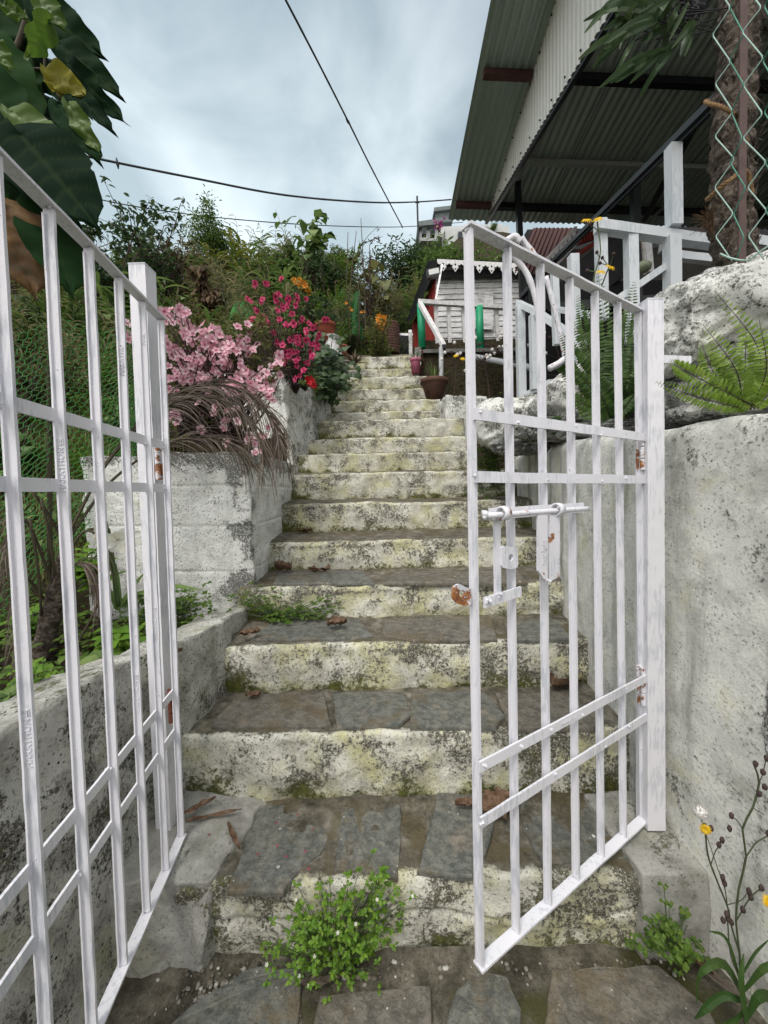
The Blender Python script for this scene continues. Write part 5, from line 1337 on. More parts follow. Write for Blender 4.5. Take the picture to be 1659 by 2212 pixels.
for i, s in enumerate(((78, 14, 212, 107, 1.7, 76, .3), (128, 96, 254, 192, 1.66, 62, .5), (150, 138, 255, 258, 1.62, 46, -.4), (124, 165, 238, 268, 1.6, 50, .4), (128, 232, 212, 338, 1.55, 58, .3), (44, 292, 205, 476, 1.45, 160, .2),
                       (92, 445, 158, 632, 1.5, 112, .15), (-60, 90, 84, 250, 1.75, 130, .2), (-40, 170, 82, 320, 1.7, 110, -.2), (-80, -40, 62, 70, 1.85, 110, .3), (30, 70, 112, 200, 1.9, 84, -.4), (-60, 230, 40, 400, 1.6, 120, .1),
                       (-90, 300, 70, 450, 1.7, 150, .3), (0, 390, 110, 520, 1.75, 110, -.2), (72, 200, 142, 312, 1.95, 74, .5), (-120, 380, 30, 560, 1.55, 150, 0), (20, -60, 112, 44, 2.0, 84, .2), (100, 310, 172, 396, 1.8, 66, .5), (-30, 20, 40, 150, 2.0, 70, 0), (58, 250, 130, 400, 1.85, 96, .1),
                       (-20, 60, 50, 190, 1.95, 80, .4), (36, 130, 84, 240, 1.85, 66, -.3), (-10, 240, 60, 350, 1.8, 90, .3), (92, 130, 150, 232, 1.9, 54, .1))):
    heart(mb, *s, dd=-.08, seed=i * 1.7)
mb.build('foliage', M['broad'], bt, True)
mb = MB()
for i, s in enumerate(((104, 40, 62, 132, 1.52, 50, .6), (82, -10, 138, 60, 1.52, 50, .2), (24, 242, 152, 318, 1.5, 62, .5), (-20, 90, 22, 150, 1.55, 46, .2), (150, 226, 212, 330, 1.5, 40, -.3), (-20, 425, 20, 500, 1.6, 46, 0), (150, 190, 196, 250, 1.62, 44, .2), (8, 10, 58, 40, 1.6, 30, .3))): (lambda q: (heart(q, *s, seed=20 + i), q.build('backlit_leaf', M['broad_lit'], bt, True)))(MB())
mb = MB(); heart(mb, 104, 150, 186, 206, 1.56, 50, .2, seed=31); heart(mb, 106, 160, 136, 208, 1.57, 34, .1, seed=33); mb.build('yellow_leaf', M['broad_yel'], bt, True)
mb = MB(); heart(mb, 10, 445, 78, 640, 1.42, 128, .1, seed=41); heart(mb, 60, 330, 100, 410, 1.5, 60, .4, seed=43); mb.build('withered_leaf', M['withered'], bt, True)
mb = MB()
for ps in ([(-160, 330), (-20, 200), (48, 70), (70, -60)], [(48, 70), (90, 90), (120, 100)], [(-20, 200), (40, 280), (60, 330)], [(60, 150), (98, 155), (130, 215)], [(-120, 480), (0, 420), (30, 470)], [(98, 60), (96, 160)]):
    P = bez([W(u, v, 1.78) for u, v in ps], 14); mb.tube(P, [.016 - .009 * i / 14 for i in range(15)] if len(ps) > 3 else .004, 7, .002)
mb.tube(bez([Vector((-2.6, 1.6, .4)), Vector((-2.5, 1.7, 1.4)), W(-160, 330, 1.78)], 14), [.05 - .03 * i / 14 for i in range(15)], 9, .004)
mb.build('branch', M['stem'], bt, True)
# ------------------------------------------------------------------ dead palm beside the planter
dp = thing('dead_palm', 'dead brown palm with withered fronds arching over the planter wall', 'palm', (-1.78, 2.2, .85))
mb = MB(); base = W(88, 1480, 1.75)
mb.tube(bez([W(92, 1520, 1.78), W(96, 1400, 1.78), W(120, 1280, 1.8), W(150, 1160, 1.85)], 20), [.055, .055, .05, .05, .05, .05, .05, .045, .045, .04, .04, .04, .035, .035, .03, .03, .03, .03, .02, .02, .02], 10, .012, 8)
mb.build('trunk', M['bark'], dp, True)
mb, mbs = MB(), MB()
def palm_frond(ctl, n, llen, drop, d, hang=1.0, spread=.5, wid=.0036, t0=.3):
    P = bez([W(u, v, dd) for u, v, dd in ctl], 60); mbs.tube(P, [.008 - .006 * i / 60 for i in range(61)], 5)
    for k in range(n):
        t = t0 + (1 - t0) * (k // 2) / (n / 2); i = min(59, int(t * 60)); p = P[i]; T = (P[i + 1] - P[i]).normalized(); sg = 1 if k % 2 else -1
        S = T.cross(Vector((0, -1, .2))).normalized() * sg
        L = llen * (1 - .45 * t) * rnd.uniform(.7, 1.15)
        d0 = (T * .9 + S * spread * rnd.uniform(.2, 1) + Vector((0, rnd.uniform(-.35, .2), 0))).normalized(); pts = [p]; v = d0.copy()
        for _ in range(9):
            pts.append(pts[-1] + v * L / 9); v = (v + Vector((rnd.uniform(-.05, .05), rnd.uniform(-.05, .05), -.16 * hang * rnd.uniform(.6, 1.3)))).normalized()
        blade(mb, pts, [wid * (1 - .75 * (q / 9)) for q in range(10)], Vector((rnd.uniform(-.8, .8), -1, rnd.uniform(-.3, .6))))
palm_frond([(150, 1150, 1.85), (230, 1000, 2.0), (330, 885, 2.1), (440, 832, 2.12), (530, 850, 2.12), (590, 910, 2.12), (612, 985, 2.1)], 104, .42, 1, 2, 1.1, .55)
palm_frond([(150, 1150, 1.85), (225, 1010, 1.98), (320, 905, 2.06), (420, 858, 2.08), (505, 880, 2.06), (560, 945, 2.04), (575, 1005, 2.02)], 76, .40, 1, 2, 1.2, .5)
palm_frond([(150, 1160, 1.85), (240, 1040, 2.0), (340, 970, 2.08), (430, 945, 2.1), (500, 962, 2.1), (548, 1010, 2.1)], 74, .34, 1, 2, 1.0, .6)
for ctl in ([(120, 1280, 1.8), (60, 1130, 1.7), (20, 1160, 1.65), (0, 1280, 1.6)], [(110, 1300, 1.8), (160, 1220, 1.8), (200, 1240, 1.8), (215, 1330, 1.8)], [(100, 1400, 1.78), (140, 1380, 1.74), (165, 1450, 1.7), (150, 1560, 1.7)], [(100, 1300, 1.8), (50, 1250, 1.7), (30, 1380, 1.62), (40, 1500, 1.6)], [(100, 1280, 1.8), (180, 1150, 1.85), (225, 1190, 1.85), (235, 1300, 1.85)]):
    palm_frond(ctl, 60, .20, 1, 1.7, 1.6, .5, .003, .35)
for a, b in (((140, 1180, 1.85), (70, 1060, 1.7)), ((120, 1260, 1.8), (90, 1080, 1.7)), ((150, 1420, 1.8), (235, 1250, 1.9)), ((90, 1330, 1.75), (64, 1120, 1.7))): mbs.tube(bez([W(*a), W((a[0] + b[0]) / 2 + 5, (a[1] + b[1]) / 2, (a[2] + b[2]) / 2), W(*b)], 8), .006, 5)
mb.build('withered_fronds', M['frond_dry'], dp); mbs.build('rachis', M['stem'], dp, True)

# ------------------------------------------------------------------ azaleas
def flower(mbs, c, nrm, r, n=5, cup=.5, jit=.25, wid=.85):
    nrm = Vector(nrm).normalized(); a = nrm.orthogonal().normalized(); b = nrm.cross(a); ph = rnd.random() * 6
    P, D, U = [], [], []
    for k in range(n):
        th = ph + 2 * math.pi * k / n + rnd.uniform(-jit, jit) * .4; q = a * math.cos(th) + b * math.sin(th)
        P.append(c); D.append(q + nrm * cup * rnd.uniform(.6, 1.4)); U.append(nrm + Vector((rnd.uniform(-.2, .2), rnd.uniform(-.2, .2), 0)))
    leaf_cloud(mbs, P, D, U, [r * rnd.uniform(.9, 1.1)] * n, [r * wid * 1.18] * n, .45, .18, .62)
def bloom(mb, c, nrm, r, n=5, cup=.5, double=0):
    nrm = Vector(nrm).normalized(); a = nrm.orthogonal().normalized(); b = nrm.cross(a)
    va = mb.attr.setdefault('throat', [])
    for layer in range(1 + double):
        ph = rnd.random() * 6; rr = r * (1 - .28 * layer); cu = cup * (1 + .9 * layer)
        for k in range(n):
            th = ph + 2 * math.pi * k / n + rnd.uniform(-.12, .12); q = a * math.cos(th) + b * math.sin(th); s = nrm.cross(q); L = rr * rnd.uniform(.88, 1.1); wv = L * rnd.uniform(.32, .41); back = rnd.uniform(.2, .7); b0 = len(mb.v)
            for i in range(5):
                t = i / 4; w = wv * (.18, .62, .95, 1.0, .55)[i]
                for j in range(-2, 3):
                    f = j / 2; ruf = .05 * L * math.sin(f * 5 + k * 2 + i) * t
                    out = t * L - (.10 * L * f * f if i == 4 else 0) - (.05 * L if (i == 4 and j == 0) else 0)
                    h = cu * L * (t * .9 - back * t * t) + .16 * L * f * f * (1 - t * .6) + ruf
                    mb.v.append(tuple(c + q * out + s * f * w + nrm * h)); va.append(max(0, 1 - t * 1.7) + .25 * layer)
            for i in range(4):
                for j in range(4): o = b0 + i * 5 + j; mb.f.append((o, o + 1, o + 6, o + 5))
def azalea(label, spots, d, petal, r, stems_from, leafmat, nleaf, region, leafL=.045, double=False, twig='twig', name='azalea_shrub'):
    root = thing(name, label, 'azalea', stems_from[0]); mbf, mbl, mbt = MB(), MB(), MB()
    for (u, v) in spots:
        c = W(u, v, d + rnd.uniform(-.3, .15)); nv = (CP - c).normalized() + Vector((rnd.uniform(-.8, .8), rnd.uniform(-.4, .4), rnd.uniform(-.3, .9)))
        bloom(mbf, c, nv, r * rnd.uniform(.8, 1.12), 5, rnd.uniform(.45, .9), 2 if double else 0)
        if rnd.random() < .5:
            s = rnd.choice(stems_from); mbt.tube(bez([s, s.lerp(c, .5) + Vector((rnd.uniform(-.08, .08), rnd.uniform(-.05, .05), .04)), c - nv.normalized() * .01], 6), [.006, .005, .0045, .004, .0035, .003, .0025], 5)
    P, D, U, L, Wd = [], [], [], [], []
    for _ in range(nleaf):
        (u0, v0, u1, v1) = region[rnd.randrange(len(region))]
        c = W(rnd.uniform(u0, u1), rnd.uniform(v0, v1), d + rnd.uniform(-.15, .35))
        up = Vector((rnd.uniform(-.5, .5), rnd.uniform(-.6, .2), 1)).normalized(); a = up.orthogonal(); b = up.cross(a)
        for k in range(7):
            th = 6.28 * k / 7 + rnd.random(); P.append(c); D.append(a * math.cos(th) + b * math.sin(th) + up * .55); U.append(up); l = leafL * rnd.uniform(.7, 1.2); L.append(l); Wd.append(l * .36)
        s = rnd.choice(stems_from)
        if rnd.random() < .5: mbt.tube(bez([s, s.lerp(c, .55) + Vector((rnd.uniform(-.1, .1), rnd.uniform(-.1, .1), .03)), c], 6), [.006, .005, .004, .0035, .003, .0025, .002], 5)
    leaf_cloud(mbl, P, D, U, L, Wd, .2)
    mbf.build('blossoms', M[petal], root, True); mbl.build('foliage', M[leafmat], root, True); mbt.build('twigs', M[twig], root, True); return root
sp_ = []
def cl(n, u0, v0, su, sv):
    for _ in range(n): sp_.append((rnd.gauss(u0, su), rnd.gauss(v0, sv)))
cl(26, 400, 770, 28, 26); cl(26, 455, 760, 32, 24); cl(20, 500, 770, 26, 18); cl(20, 420, 810, 38, 20); cl(18, 520, 820, 30, 22); cl(10, 570, 845, 16, 10); cl(14, 470, 850, 40, 24); cl(5, 440, 725, 18, 8); cl(4, 530, 720, 10, 8); cl(9, 370, 672, 14, 10); cl(3, 398, 678, 6, 6); cl(5, 590, 790, 12, 10); cl(6, 380, 800, 20, 50); cl(8, 500, 905, 40, 20); cl(5, 545, 940, 20, 15); cl(3, 565, 950, 20, 10); cl(6, 370, 890, 14, 30); cl(3, 275, 715, 6, 12); cl(4, 400, 720, 8, 8)
azalea('large pale pink azalea in full flower above the planter wall', sp_ + [(a + rnd.gauss(0, 10), b + rnd.gauss(0, 9)) for a, b in sp_ if rnd.random() < .8], 2.75, 'pink', .032, [W(430, 960, 2.8), W(470, 965, 2.9), W(390, 950, 2.8), W(520, 960, 2.9)], 'olive_leaf', 210, [(360, 740, 590, 880), (350, 690, 560, 790), (430, 700, 560, 800), (560, 770, 610, 830), (350, 900, 560, 960), (530, 690, 580, 740)], .05)
sp_ = []
for u, v in ((552, 614), (578, 614), (610, 604), (568, 648), (540, 652), (600, 655), (556, 672), (564, 690), (580, 700), (598, 672), (620, 664), (640, 660), (630, 680), (652, 690), (604, 690), (618, 700), (560, 705), (590, 720), (640, 640), (660, 648), (680, 706), (668, 700), (688, 722), (686, 740), (640, 730), (650, 745), (660, 735), (636, 760), (642, 742), (672, 745), (684, 755), (690, 748), (676, 770), (668, 760), (618, 760), (628, 775), (640, 790), (655, 800), (648, 812), (612, 740), (600, 745), (634, 700), (622, 645), (612, 668), (574, 690), (548, 690), (628, 735), (650, 728), (665, 720), (700, 690), (596, 640), (645, 775), (660, 785), (612, 785)):
    sp_.append((u, v))
    if rnd.random() < .75: sp_.append((u + rnd.uniform(-8, 8), v + rnd.uniform(-8, 8)))
azalea('hot pink double azalea on thin upright twigs behind the pale one', sp_, 3.95, 'hotpink', .035, [W(600, 850, 4.1), W(640, 850, 4.2), W(570, 840, 4.1), W(660, 845, 4.3)], 'olive_leaf', 110, [(540, 610, 690, 800), (560, 640, 640, 830)], .045, True)
def posy(label, spots, d, mat, r, base, leaf=True, name='flowering_shrub', cat='shrub', dbl=False):
    root = thing(name, label, cat, base); mbf, mbt, mbl = MB(), MB(), MB(); P, D, U, L = [], [], [], []
    for u, v in spots:
        c = W(u, v, d + rnd.uniform(-.06, .06)); nv = (CP - c).normalized() + Vector((rnd.uniform(-.8, .8), 0, rnd.uniform(-.4, .8))); bloom(mbf, c, nv, r, 5, .6, 1 if dbl else 0)
        mbt.tube(bez([base, base.lerp(c, .6) + Vector((rnd.uniform(-.05, .05), 0, .05)), c], 5), .005, 4)
        for _ in range(5):
            q = base.lerp(c, rnd.uniform(.3, .95)) + Vector((rnd.uniform(-.1, .1), rnd.uniform(-.1, .1), rnd.uniform(-.08, .08))); P.append(q); D.append([rnd.uniform(-1, 1), rnd.uniform(-1, .3), rnd.uniform(-.4, .6)]); U.append([rnd.uniform(-.3, .3), -.4, 1]); L.append(rnd.uniform(.06, .11))
    leaf_cloud(mbl, P, D, U, L, [x * .6 for x in L], .3)
    mbf.build('blossoms', M[mat], root, True); mbt.build('stem', M['stem_green'], root); mbl.build('foliage', M['mid_leaf'], root)
posy('orange flowered shrub above the hot pink azalea', [(640, 610), (648, 606), (655, 612), (645, 618), (652, 622), (660, 618), (658, 626), (664, 624), (636, 604), (668, 632)], 5.6, 'orange_petal', .05, W(655, 690, 5.7))
posy('bright orange cluster of flowers leaning over the rusty barrel', [(815, 690), (820, 684), (826, 690), (818, 698), (824, 702), (830, 696), (815, 706), (821, 710), (832, 688), (828, 706), (820, 694)], 7.6, 'orange_petal', .065, W(800, 745, 7.8))
posy('thin sprig with tiny orange flowers before the shade net', [(756, 664), (760, 670), (780, 675), (786, 674), (748, 655)], 7.4, 'orange_petal', .03, W(745, 735, 7.5))
posy('scarlet geranium head over the wall edge', [(668, 822), (664, 818), (674, 820), (670, 828), (677, 826), (673, 833), (666, 826), (678, 832)], 3.9, 'red_petal', .035, W(690, 815, 4.3), dbl=True)
# dark ivy-like leaves spilling over the planter end
iv = thing('ivy_shrub', 'dark green ivy leaves spilling over the end of the taller wall', 'ivy', W(700, 850, 5.0)); mb = MB(); P, D, U, L = [], [], [], []
for _ in range(420):
    u, v = rnd.gauss(700, 24), rnd.gauss(800, 34)
    if v > 870: continue
    P.append(W(u, v, 4.9 + rnd.uniform(-.25, .35))); D.append([rnd.uniform(-1, 1), rnd.uniform(-.8, 0), rnd.uniform(-1, .3)]); U.append([rnd.uniform(-.5, .5), -1, .7]); L.append(rnd.uniform(.08, .14))
leaf_cloud(mb, P, D, U, L, [x * .85 for x in L], .25); mb.build('foliage', M['dark_leaf'], iv)
mb = MB()
for _ in range(26): q = W(rnd.gauss(700, 20), rnd.gauss(810, 28), 5.0); mb.tube([W(700, 850, 5.1), q], .005, 4)
mb.build('stem', M['stem'], iv)
def rosette(label, c, n, L, w, mat, name, cat, lift=.5, droop=.5):
    root = thing(name, label, cat, c); mb = MB(); c = Vector(c)
    for k in range(n):
        th = rnd.random() * 6.28; e = rnd.uniform(.1, 1.1) * lift + .1; v = Vector((math.cos(th), math.sin(th), e)).normalized(); l = L * rnd.uniform(.7, 1.1); pts = [c]
        for _ in range(8): pts.append(pts[-1] + v * l / 8); v = (v + Vector((0, 0, -droop * .22))).normalized()
        blade(mb, pts, [w * (1 - (q / 8) ** 2) + .0008 for q in range(9)], Vector((0, 0, 1)) + Vector((math.cos(th), math.sin(th), 0)) * -.4)
    mb.build('leaves', M[mat], root)
    mb = MB(); mb.tube([c - Vector((0, 0, .06)), c + Vector((0, 0, .03))], .02, 6); mb.build('crown_base', M['stem'], root); return root
M['rosette_leaf'] = m_leaf('rosette_leaf', [(.10, .05, .045), (.22, .15, .11), (.34, .30, .22)], rough=.5)
rosette('spiky reddish rosette plant at the edge of the upper steps', W(766, 785, 6.3), 60, .26, .02, 'rosette_leaf', 'rosette_plant', 'plant', 1.0, .3)
rosette('dark leafy rosette growing in the red pot on the pedestal', W(706, 712, 5.5), 60, .26, .03, 'dark_leaf', 'pot_plant', 'plant', 1.4, .2)
rosette('green sprig growing in the small pink pot', W(898, 786, 6.45), 24, .20, .01, 'mid_leaf', 'pot_plant', 'plant', 2.0, .2)
rosette('upright plant growing in the round terracotta pot', W(938, 830, 5.9), 16, .34, .014, 'mid_leaf', 'pot_plant', 'plant', 3.0, .1)

# ------------------------------------------------------------------ amaryllis and low plants along the bank
am = thing('amaryllis', 'amaryllis with pale cream flowers on one thick stalk in front of the white planter', 'flower', W(255, 1300, 1.9))
mb = MB(); mb.tube(bez([W(256, 1310, 1.9), W(246, 1230, 1.88), W(236, 1160, 1.86), W(232, 1142, 1.86)], 12), .010, 8); mb.tube([W(232, 1150, 1.85), W(230, 1125, 1.85)], [.010, .004], 6); mb.build('stalk', M['stem_green'], am, True)
mb = MB()
def trumpet(u, v, d, nrm, r):
    c = W(u, v, d); bloom(mb, c, nrm, r, 6, .8)
trumpet(218, 1160, 1.85, (-.9, -.5, .1), .06); trumpet(256, 1166, 1.84, (.35, -1, -.35), .066); trumpet(276, 1160, 1.88, (.8, -.6, .1), .055)
mb.build('blossoms', M['white_petal'], am, True)
mb = MB()
for (u, v) in ((340, 1225), (400, 1272), (440, 1275), (180, 1290), (210, 1180), (330, 1300)):
    pts = bez([W(258, 1312, 1.95), W((258 + u) / 2 + 10, (1312 + v) / 2 - 25, 1.95), W(u, v, 1.9)], 10); blade(mb, pts, [.016 * (1 - (i / 10) ** 3) + .001 for i in range(11)], Vector((.2, -.6, 1)))
mb.build('leaves', M['mid_leaf'], am)
def low_plant(label, spots, d, leafL, leafW, mat, base, n, cat='plant', name='leafy_weed', spread=(18, 14), group=None, tri=False, flowers=0, up=.6):
    root = thing(name, label, cat, base, group); mb, ms = MB(), MB(); P, D, U, L, Wd = [], [], [], [], []
    for i in range(n):
        u0, v0, dd = spots[rnd.randrange(len(spots))]; c = W(rnd.gauss(u0, spread[0]), rnd.gauss(v0, spread[1]), dd + rnd.uniform(-.05, .08))
        st_ = base.lerp(c, .15) if leafL > .02 else c.lerp(base, .4); ms.tube(bez([st_, st_.lerp(c, .55) + Vector((0, 0, .008)), c], 4), .0010 if leafL < .05 else .0025, 3)
        for k in range(3 if tri else 4):
            th = 6.28 * k / (3 if tri else 4) + rnd.random() * (.3 if tri else 1.5); P.append(c); D.append([math.cos(th), math.sin(th) - .3, rnd.uniform(-.2, .5)]); U.append([rnd.uniform(-.3, .3), -.5, 1]); l = leafL * rnd.uniform(.6, 1.15); L.append(l); Wd.append(l * leafW)
    leaf_cloud(mb, P, D, U, L, Wd, .25, .14, .6 if tri else .4); mb.build('foliage', M[mat], root, True); ms.build('stem', M['stem_green'], root)
    if flowers:
        mf = MB()
        for i in range(flowers):
            j = rnd.randrange(len(P)); c = Vector(P[j]) + (CP - Vector(P[j])).normalized() * .012; flower(mf, c, (CP - c), .0058, 6, .25, .1, .5)
        mf.build('blossoms', M['white_petal'], root)
    return root
low_plant('bright chickweed with tiny white flowers growing out of the lowest riser', [(700, 2000, 1.12), (740, 2010, 1.12), (690, 2060, 1.10), (760, 2040, 1.1), (650, 2020, 1.12), (790, 2000, 1.12), (640, 2090, 1.08), (720, 2110, 1.08), (730, 2050, 1.09), (700, 1990, 1.11), (800, 1930, 1.15)], 1.12, .0165, .55, 'bright_leaf', W(720, 2080, 1.16), 430, 'weed', 'chickweed', (40, 34), flowers=16)
low_plant('tiny chickweed sprig at the lip of the lowest step', [(815, 1905, 1.17), (830, 1890, 1.18)], 1.15, .018, .5, 'bright_leaf', W(812, 1930, 1.17), 16, 'weed', 'chickweed', (10, 14))
low_plant('clover patch at the foot of the square footing', [(1430, 2020, 1.08), (1455, 2050, 1.06), (1410, 2050, 1.06), (1480, 2070, 1.04), (1440, 1990, 1.1), (1400, 2010, 1.1), (1490, 2040, 1.06)], 1.06, .016, .9, 'moss_leaf', W(1450, 2080, 1.08), 110, 'clover', 'clover_patch', (22, 20), tri=True)
low_plant('green weeds and moss where the low wall meets the white planter', [(560, 1310, 2.22), (600, 1330, 2.2), (650, 1320, 2.2), (690, 1315, 2.2), (540, 1290, 2.25), (620, 1345, 2.16), (585, 1300, 2.22)], 2.2, .022, .7, 'moss_leaf', W(600, 1340, 2.22), 190, 'weed', 'leafy_weed', (24, 13))
low_plant('moss cushion hanging at the end of the plastered wall', [(1060, 960, 3.3), (1055, 1000, 3.3), (1070, 1040, 3.3), (1045, 1025, 3.35), (1080, 1000, 3.25)], 3.3, .03, .7, 'moss_leaf', W(1070, 1050, 3.35), 260, 'moss', 'moss_cushion', (18, 22))
for i, (lab, u, v, d, n, lL, lW, mt_, tri) in enumerate((
    ('broad leaved weed with one big oval leaf near the netting', 200, 1480, 1.5, 16, .12, .55, 'mid_leaf', False), ('bright leafy weed below the amaryllis', 260, 1400, 1.75, 26, .09, .5, 'bright_leaf', False),
    ('clover growing at the edge of the bank behind the gate bars', 75, 1480, 1.3, 60, .03, .9, 'bright_leaf', True), ('clover mass under the amaryllis leaves', 330, 1330, 2.0, 110, .03, .9, 'moss_leaf', True), ('small leafed weed against the white planter', 390, 1310, 2.15, 90, .035, .7, 'moss_leaf', True),
    ('dark leafed weed under the dead palm', 150, 1560, 1.45, 40, .07, .6, 'mid_leaf', False), ('low green weed between the palm and the netting', 60, 1360, 1.9, 60, .06, .5, 'bright_leaf', False), ('tangled clover by the planter corner', 300, 1410, 1.85, 90, .028, .9, 'bright_leaf', True), ('young weed at the foot of the netting', 190, 1230, 2.1, 80, .06, .45, 'bright_leaf', False), ('leafy weed in deep shade near the bank edge', 20, 1540, 1.2, 40, .05, .6, 'mid_leaf', False))):
    low_plant(lab, [(u, v, d), (u + 20, v - 15, d + .05), (u - 18, v + 8, d)], d, lL, lW, mt_, W(u, v + 25, d), n, 'weed', 'leafy_weed', (26, 22), tri=tri)
# tall wild flower by the wall
M['weed_leaf'] = m_leaf('weed_leaf', [(.03, .075, .018), (.05, .11, .026), (.08, .14, .035)])
M['weed_stem'] = m_plain('weed_stem', (.055, .07, .03), .7, .3, 60)
wf2 = thing('yellow_weed', 'tall wiry weed with yellow daisy flowers and brown buds by the plastered wall', 'weed', G(1600, 2190, PZ))
d = .93
mb = MB()
for ps, r in (([(1612, 2230), (1600, 2140), (1598, 2060), (1590, 1990), (1596, 1920), (1612, 1850), (1604, 1790), (1626, 1745), (1640, 1690), (1630, 1655)], .0024), ([(1598, 2060), (1580, 2000), (1572, 1960), (1548, 1900), (1530, 1850), (1524, 1800)], .0022), ([(1572, 1960), (1566, 1920), (1560, 1905)], .0014), ([(1590, 1990), (1620, 1940), (1650, 1915)], .0016),
              ([(1604, 1790), (1590, 1770), (1578, 1765)], .0013), ([(1612, 1850), (1634, 1820), (1660, 1805)], .0016), ([(1600, 2120), (1578, 2060), (1572, 1990)], .0016), ([(1535, 1870), (1545, 1840), (1552, 1830)], .0012), ([(1640, 1690), (1648, 1670), (1655, 1640)], .0012), ([(1626, 1745), (1650, 1760)], .0012), ([(1562, 1910), (1535, 1830), (1512, 1762)], .0010), ([(1570, 1955), (1600, 1945), (1618, 1925)], .0012)):
    mb.tube(bez([W(u, v, d) for u, v in ps], 18), r, 5)
mb.build('stem', M['weed_stem'], wf2, True)
mb = MB()
for u, v in ((1565, 1908), (1561, 1895), (1553, 1825), (1560, 1815), (1580, 1762), (1576, 1790), (1572, 1985), (1580, 1992), (1562, 1988), (1632, 1650), (1656, 1638), (1648, 1668), (1652, 1700), (1618, 1925), (1622, 1938), (1605, 1965), (1536, 1790), (1660, 1800), (1640, 1715), (1522, 1785), (1570, 1975), (1645, 1918)): (lambda q: (q.ball(W(u, v, d - .004), (.0058, .0058, .0085), 8, 6, .25), q.build('bud', M['bud'], wf2, True)))(MB())
mb = MB()
for u, v, nv in ((1524, 1792, (-.5, -.8, .25)), (1656, 1946, (.3, -.8, .3))):
    for k, rr_ in ((18, .0145), (14, .010)):
        flower(mb, W(u, v, d - .01), nv, rr_, k, .25, .1, .24)
mb.build('blossoms', M['yellow_petal'], wf2)
mb = MB(); c = W(1513, 1754, d - .01)
for _ in range(420):
    v = Vector((rnd.gauss(0, 1), rnd.gauss(0, 1), rnd.gauss(0, 1))).normalized(); L_ = rnd.uniform(.012, .0165); a = v.orthogonal().normalized() * .00025; b0 = len(mb.v); mb.v += [tuple(c + a), tuple(c - a), tuple(c + v * L_)]; mb.f.append((b0, b0 + 1, b0 + 2))
    w_ = v.orthogonal().normalized() * .0022; w2_ = v.cross(w_); e = c + v * L_; b0 = len(mb.v); mb.v += [tuple(e + w_), tuple(e + w2_), tuple(e - w_), tuple(e - w2_)]; mb.f.append((b0, b0 + 1, b0 + 2, b0 + 3))
mb.build('seed_head', M['seed'], wf2)
mb = MB()
for ps, w_ in (([(1605, 2150), (1560, 2080), (1510, 2105), (1505, 2170)], .016), ([(1605, 2140), (1650, 2090), (1700, 2080)], .014), ([(1602, 2130), (1570, 2030), (1530, 2010)], .006), ([(1600, 2160), (1560, 2150), (1520, 2180), (1500, 2200)], .016), ([(1610, 2200), (1640, 2150), (1690, 2160)], .02), ([(1608, 2180), (1575, 2210), (1540, 2260)], .02), ([(1600, 2110), (1630, 2060), (1660, 2030)], .005), ([(1612, 2210), (1600, 2120), (1606, 2060)], .012)):
    P = bez([W(u, v, d + rnd.uniform(-.02, .02)) for u, v in ps], 10); blade(mb, P, [w_ * (math.sin(math.pi * min(1, .15 + .83 * i / 10)) ** .8) * .6 + .0005 for i in range(11)], Vector((rnd.uniform(-.3, .3), -1, .6)))
mb.build('leaves', M['weed_leaf'], wf2)
for lab, stems, dd, yl in (('thin weed with yellow flowers growing up through the white railing', [[(1275, 690), (1283, 600), (1297, 545), (1290, 478)], [(1292, 640), (1310, 590), (1318, 575)]], 2.3, [(1298, 588), (1318, 577), (1268, 476), (1291, 474)]),
                           ('dry branching weed with fluffy seed heads before the brick wall', [[(1165, 880), (1130, 800), (1080, 760), (1040, 740)], [(1130, 800), (1150, 740), (1120, 700)], [(1120, 880), (1100, 800), (1085, 730)], [(1180, 860), (1210, 800), (1200, 740)], [(1060, 880), (1050, 800), (1030, 770)], [(1020, 880), (1025, 800), (1012, 760)], [(980, 860), (985, 800), (975, 770)]], 4.3, [(985, 768), (1000, 775)])):
    root = thing('wild_weed', lab, 'weed', W(*stems[0][0], dd)); mb, mf, ms = MB(), MB(), MB()
    for ps in stems:
        P = bez([W(u, v, dd) for u, v in ps], 10); mb.tube(P, .004 if dd < 3 else .006, 4)
        for _ in range(3 if dd < 3 else 9):
            i = rnd.randrange(4, 11); p = P[i] + Vector((rnd.uniform(-.16, .16), rnd.uniform(-.1, .1), rnd.uniform(0, .16))) * (.4 if dd < 3 else 1.2); mb.tube([P[i], p], .0028, 3); q_ = MB(); q_.ball(p, .010 if dd < 3 else .018, 6, 5, .3); q_.build('seed_head' if dd > 3 and rnd.random() < .55 else 'bud', M['seed'] if dd > 3 and rnd.random() < .6 else M['bud'], root)
    mb.build('stem', M['twig'] if dd > 3 else M['stem_green'], root); pass
    mb = MB()
    for u, v in yl: flower(mb, W(u, v, dd - .02), (rnd.uniform(-.3, .3), -.6, .7), .032, 16, .2, .1, .25)
    mb.build('blossoms', M['yellow_petal'], root)

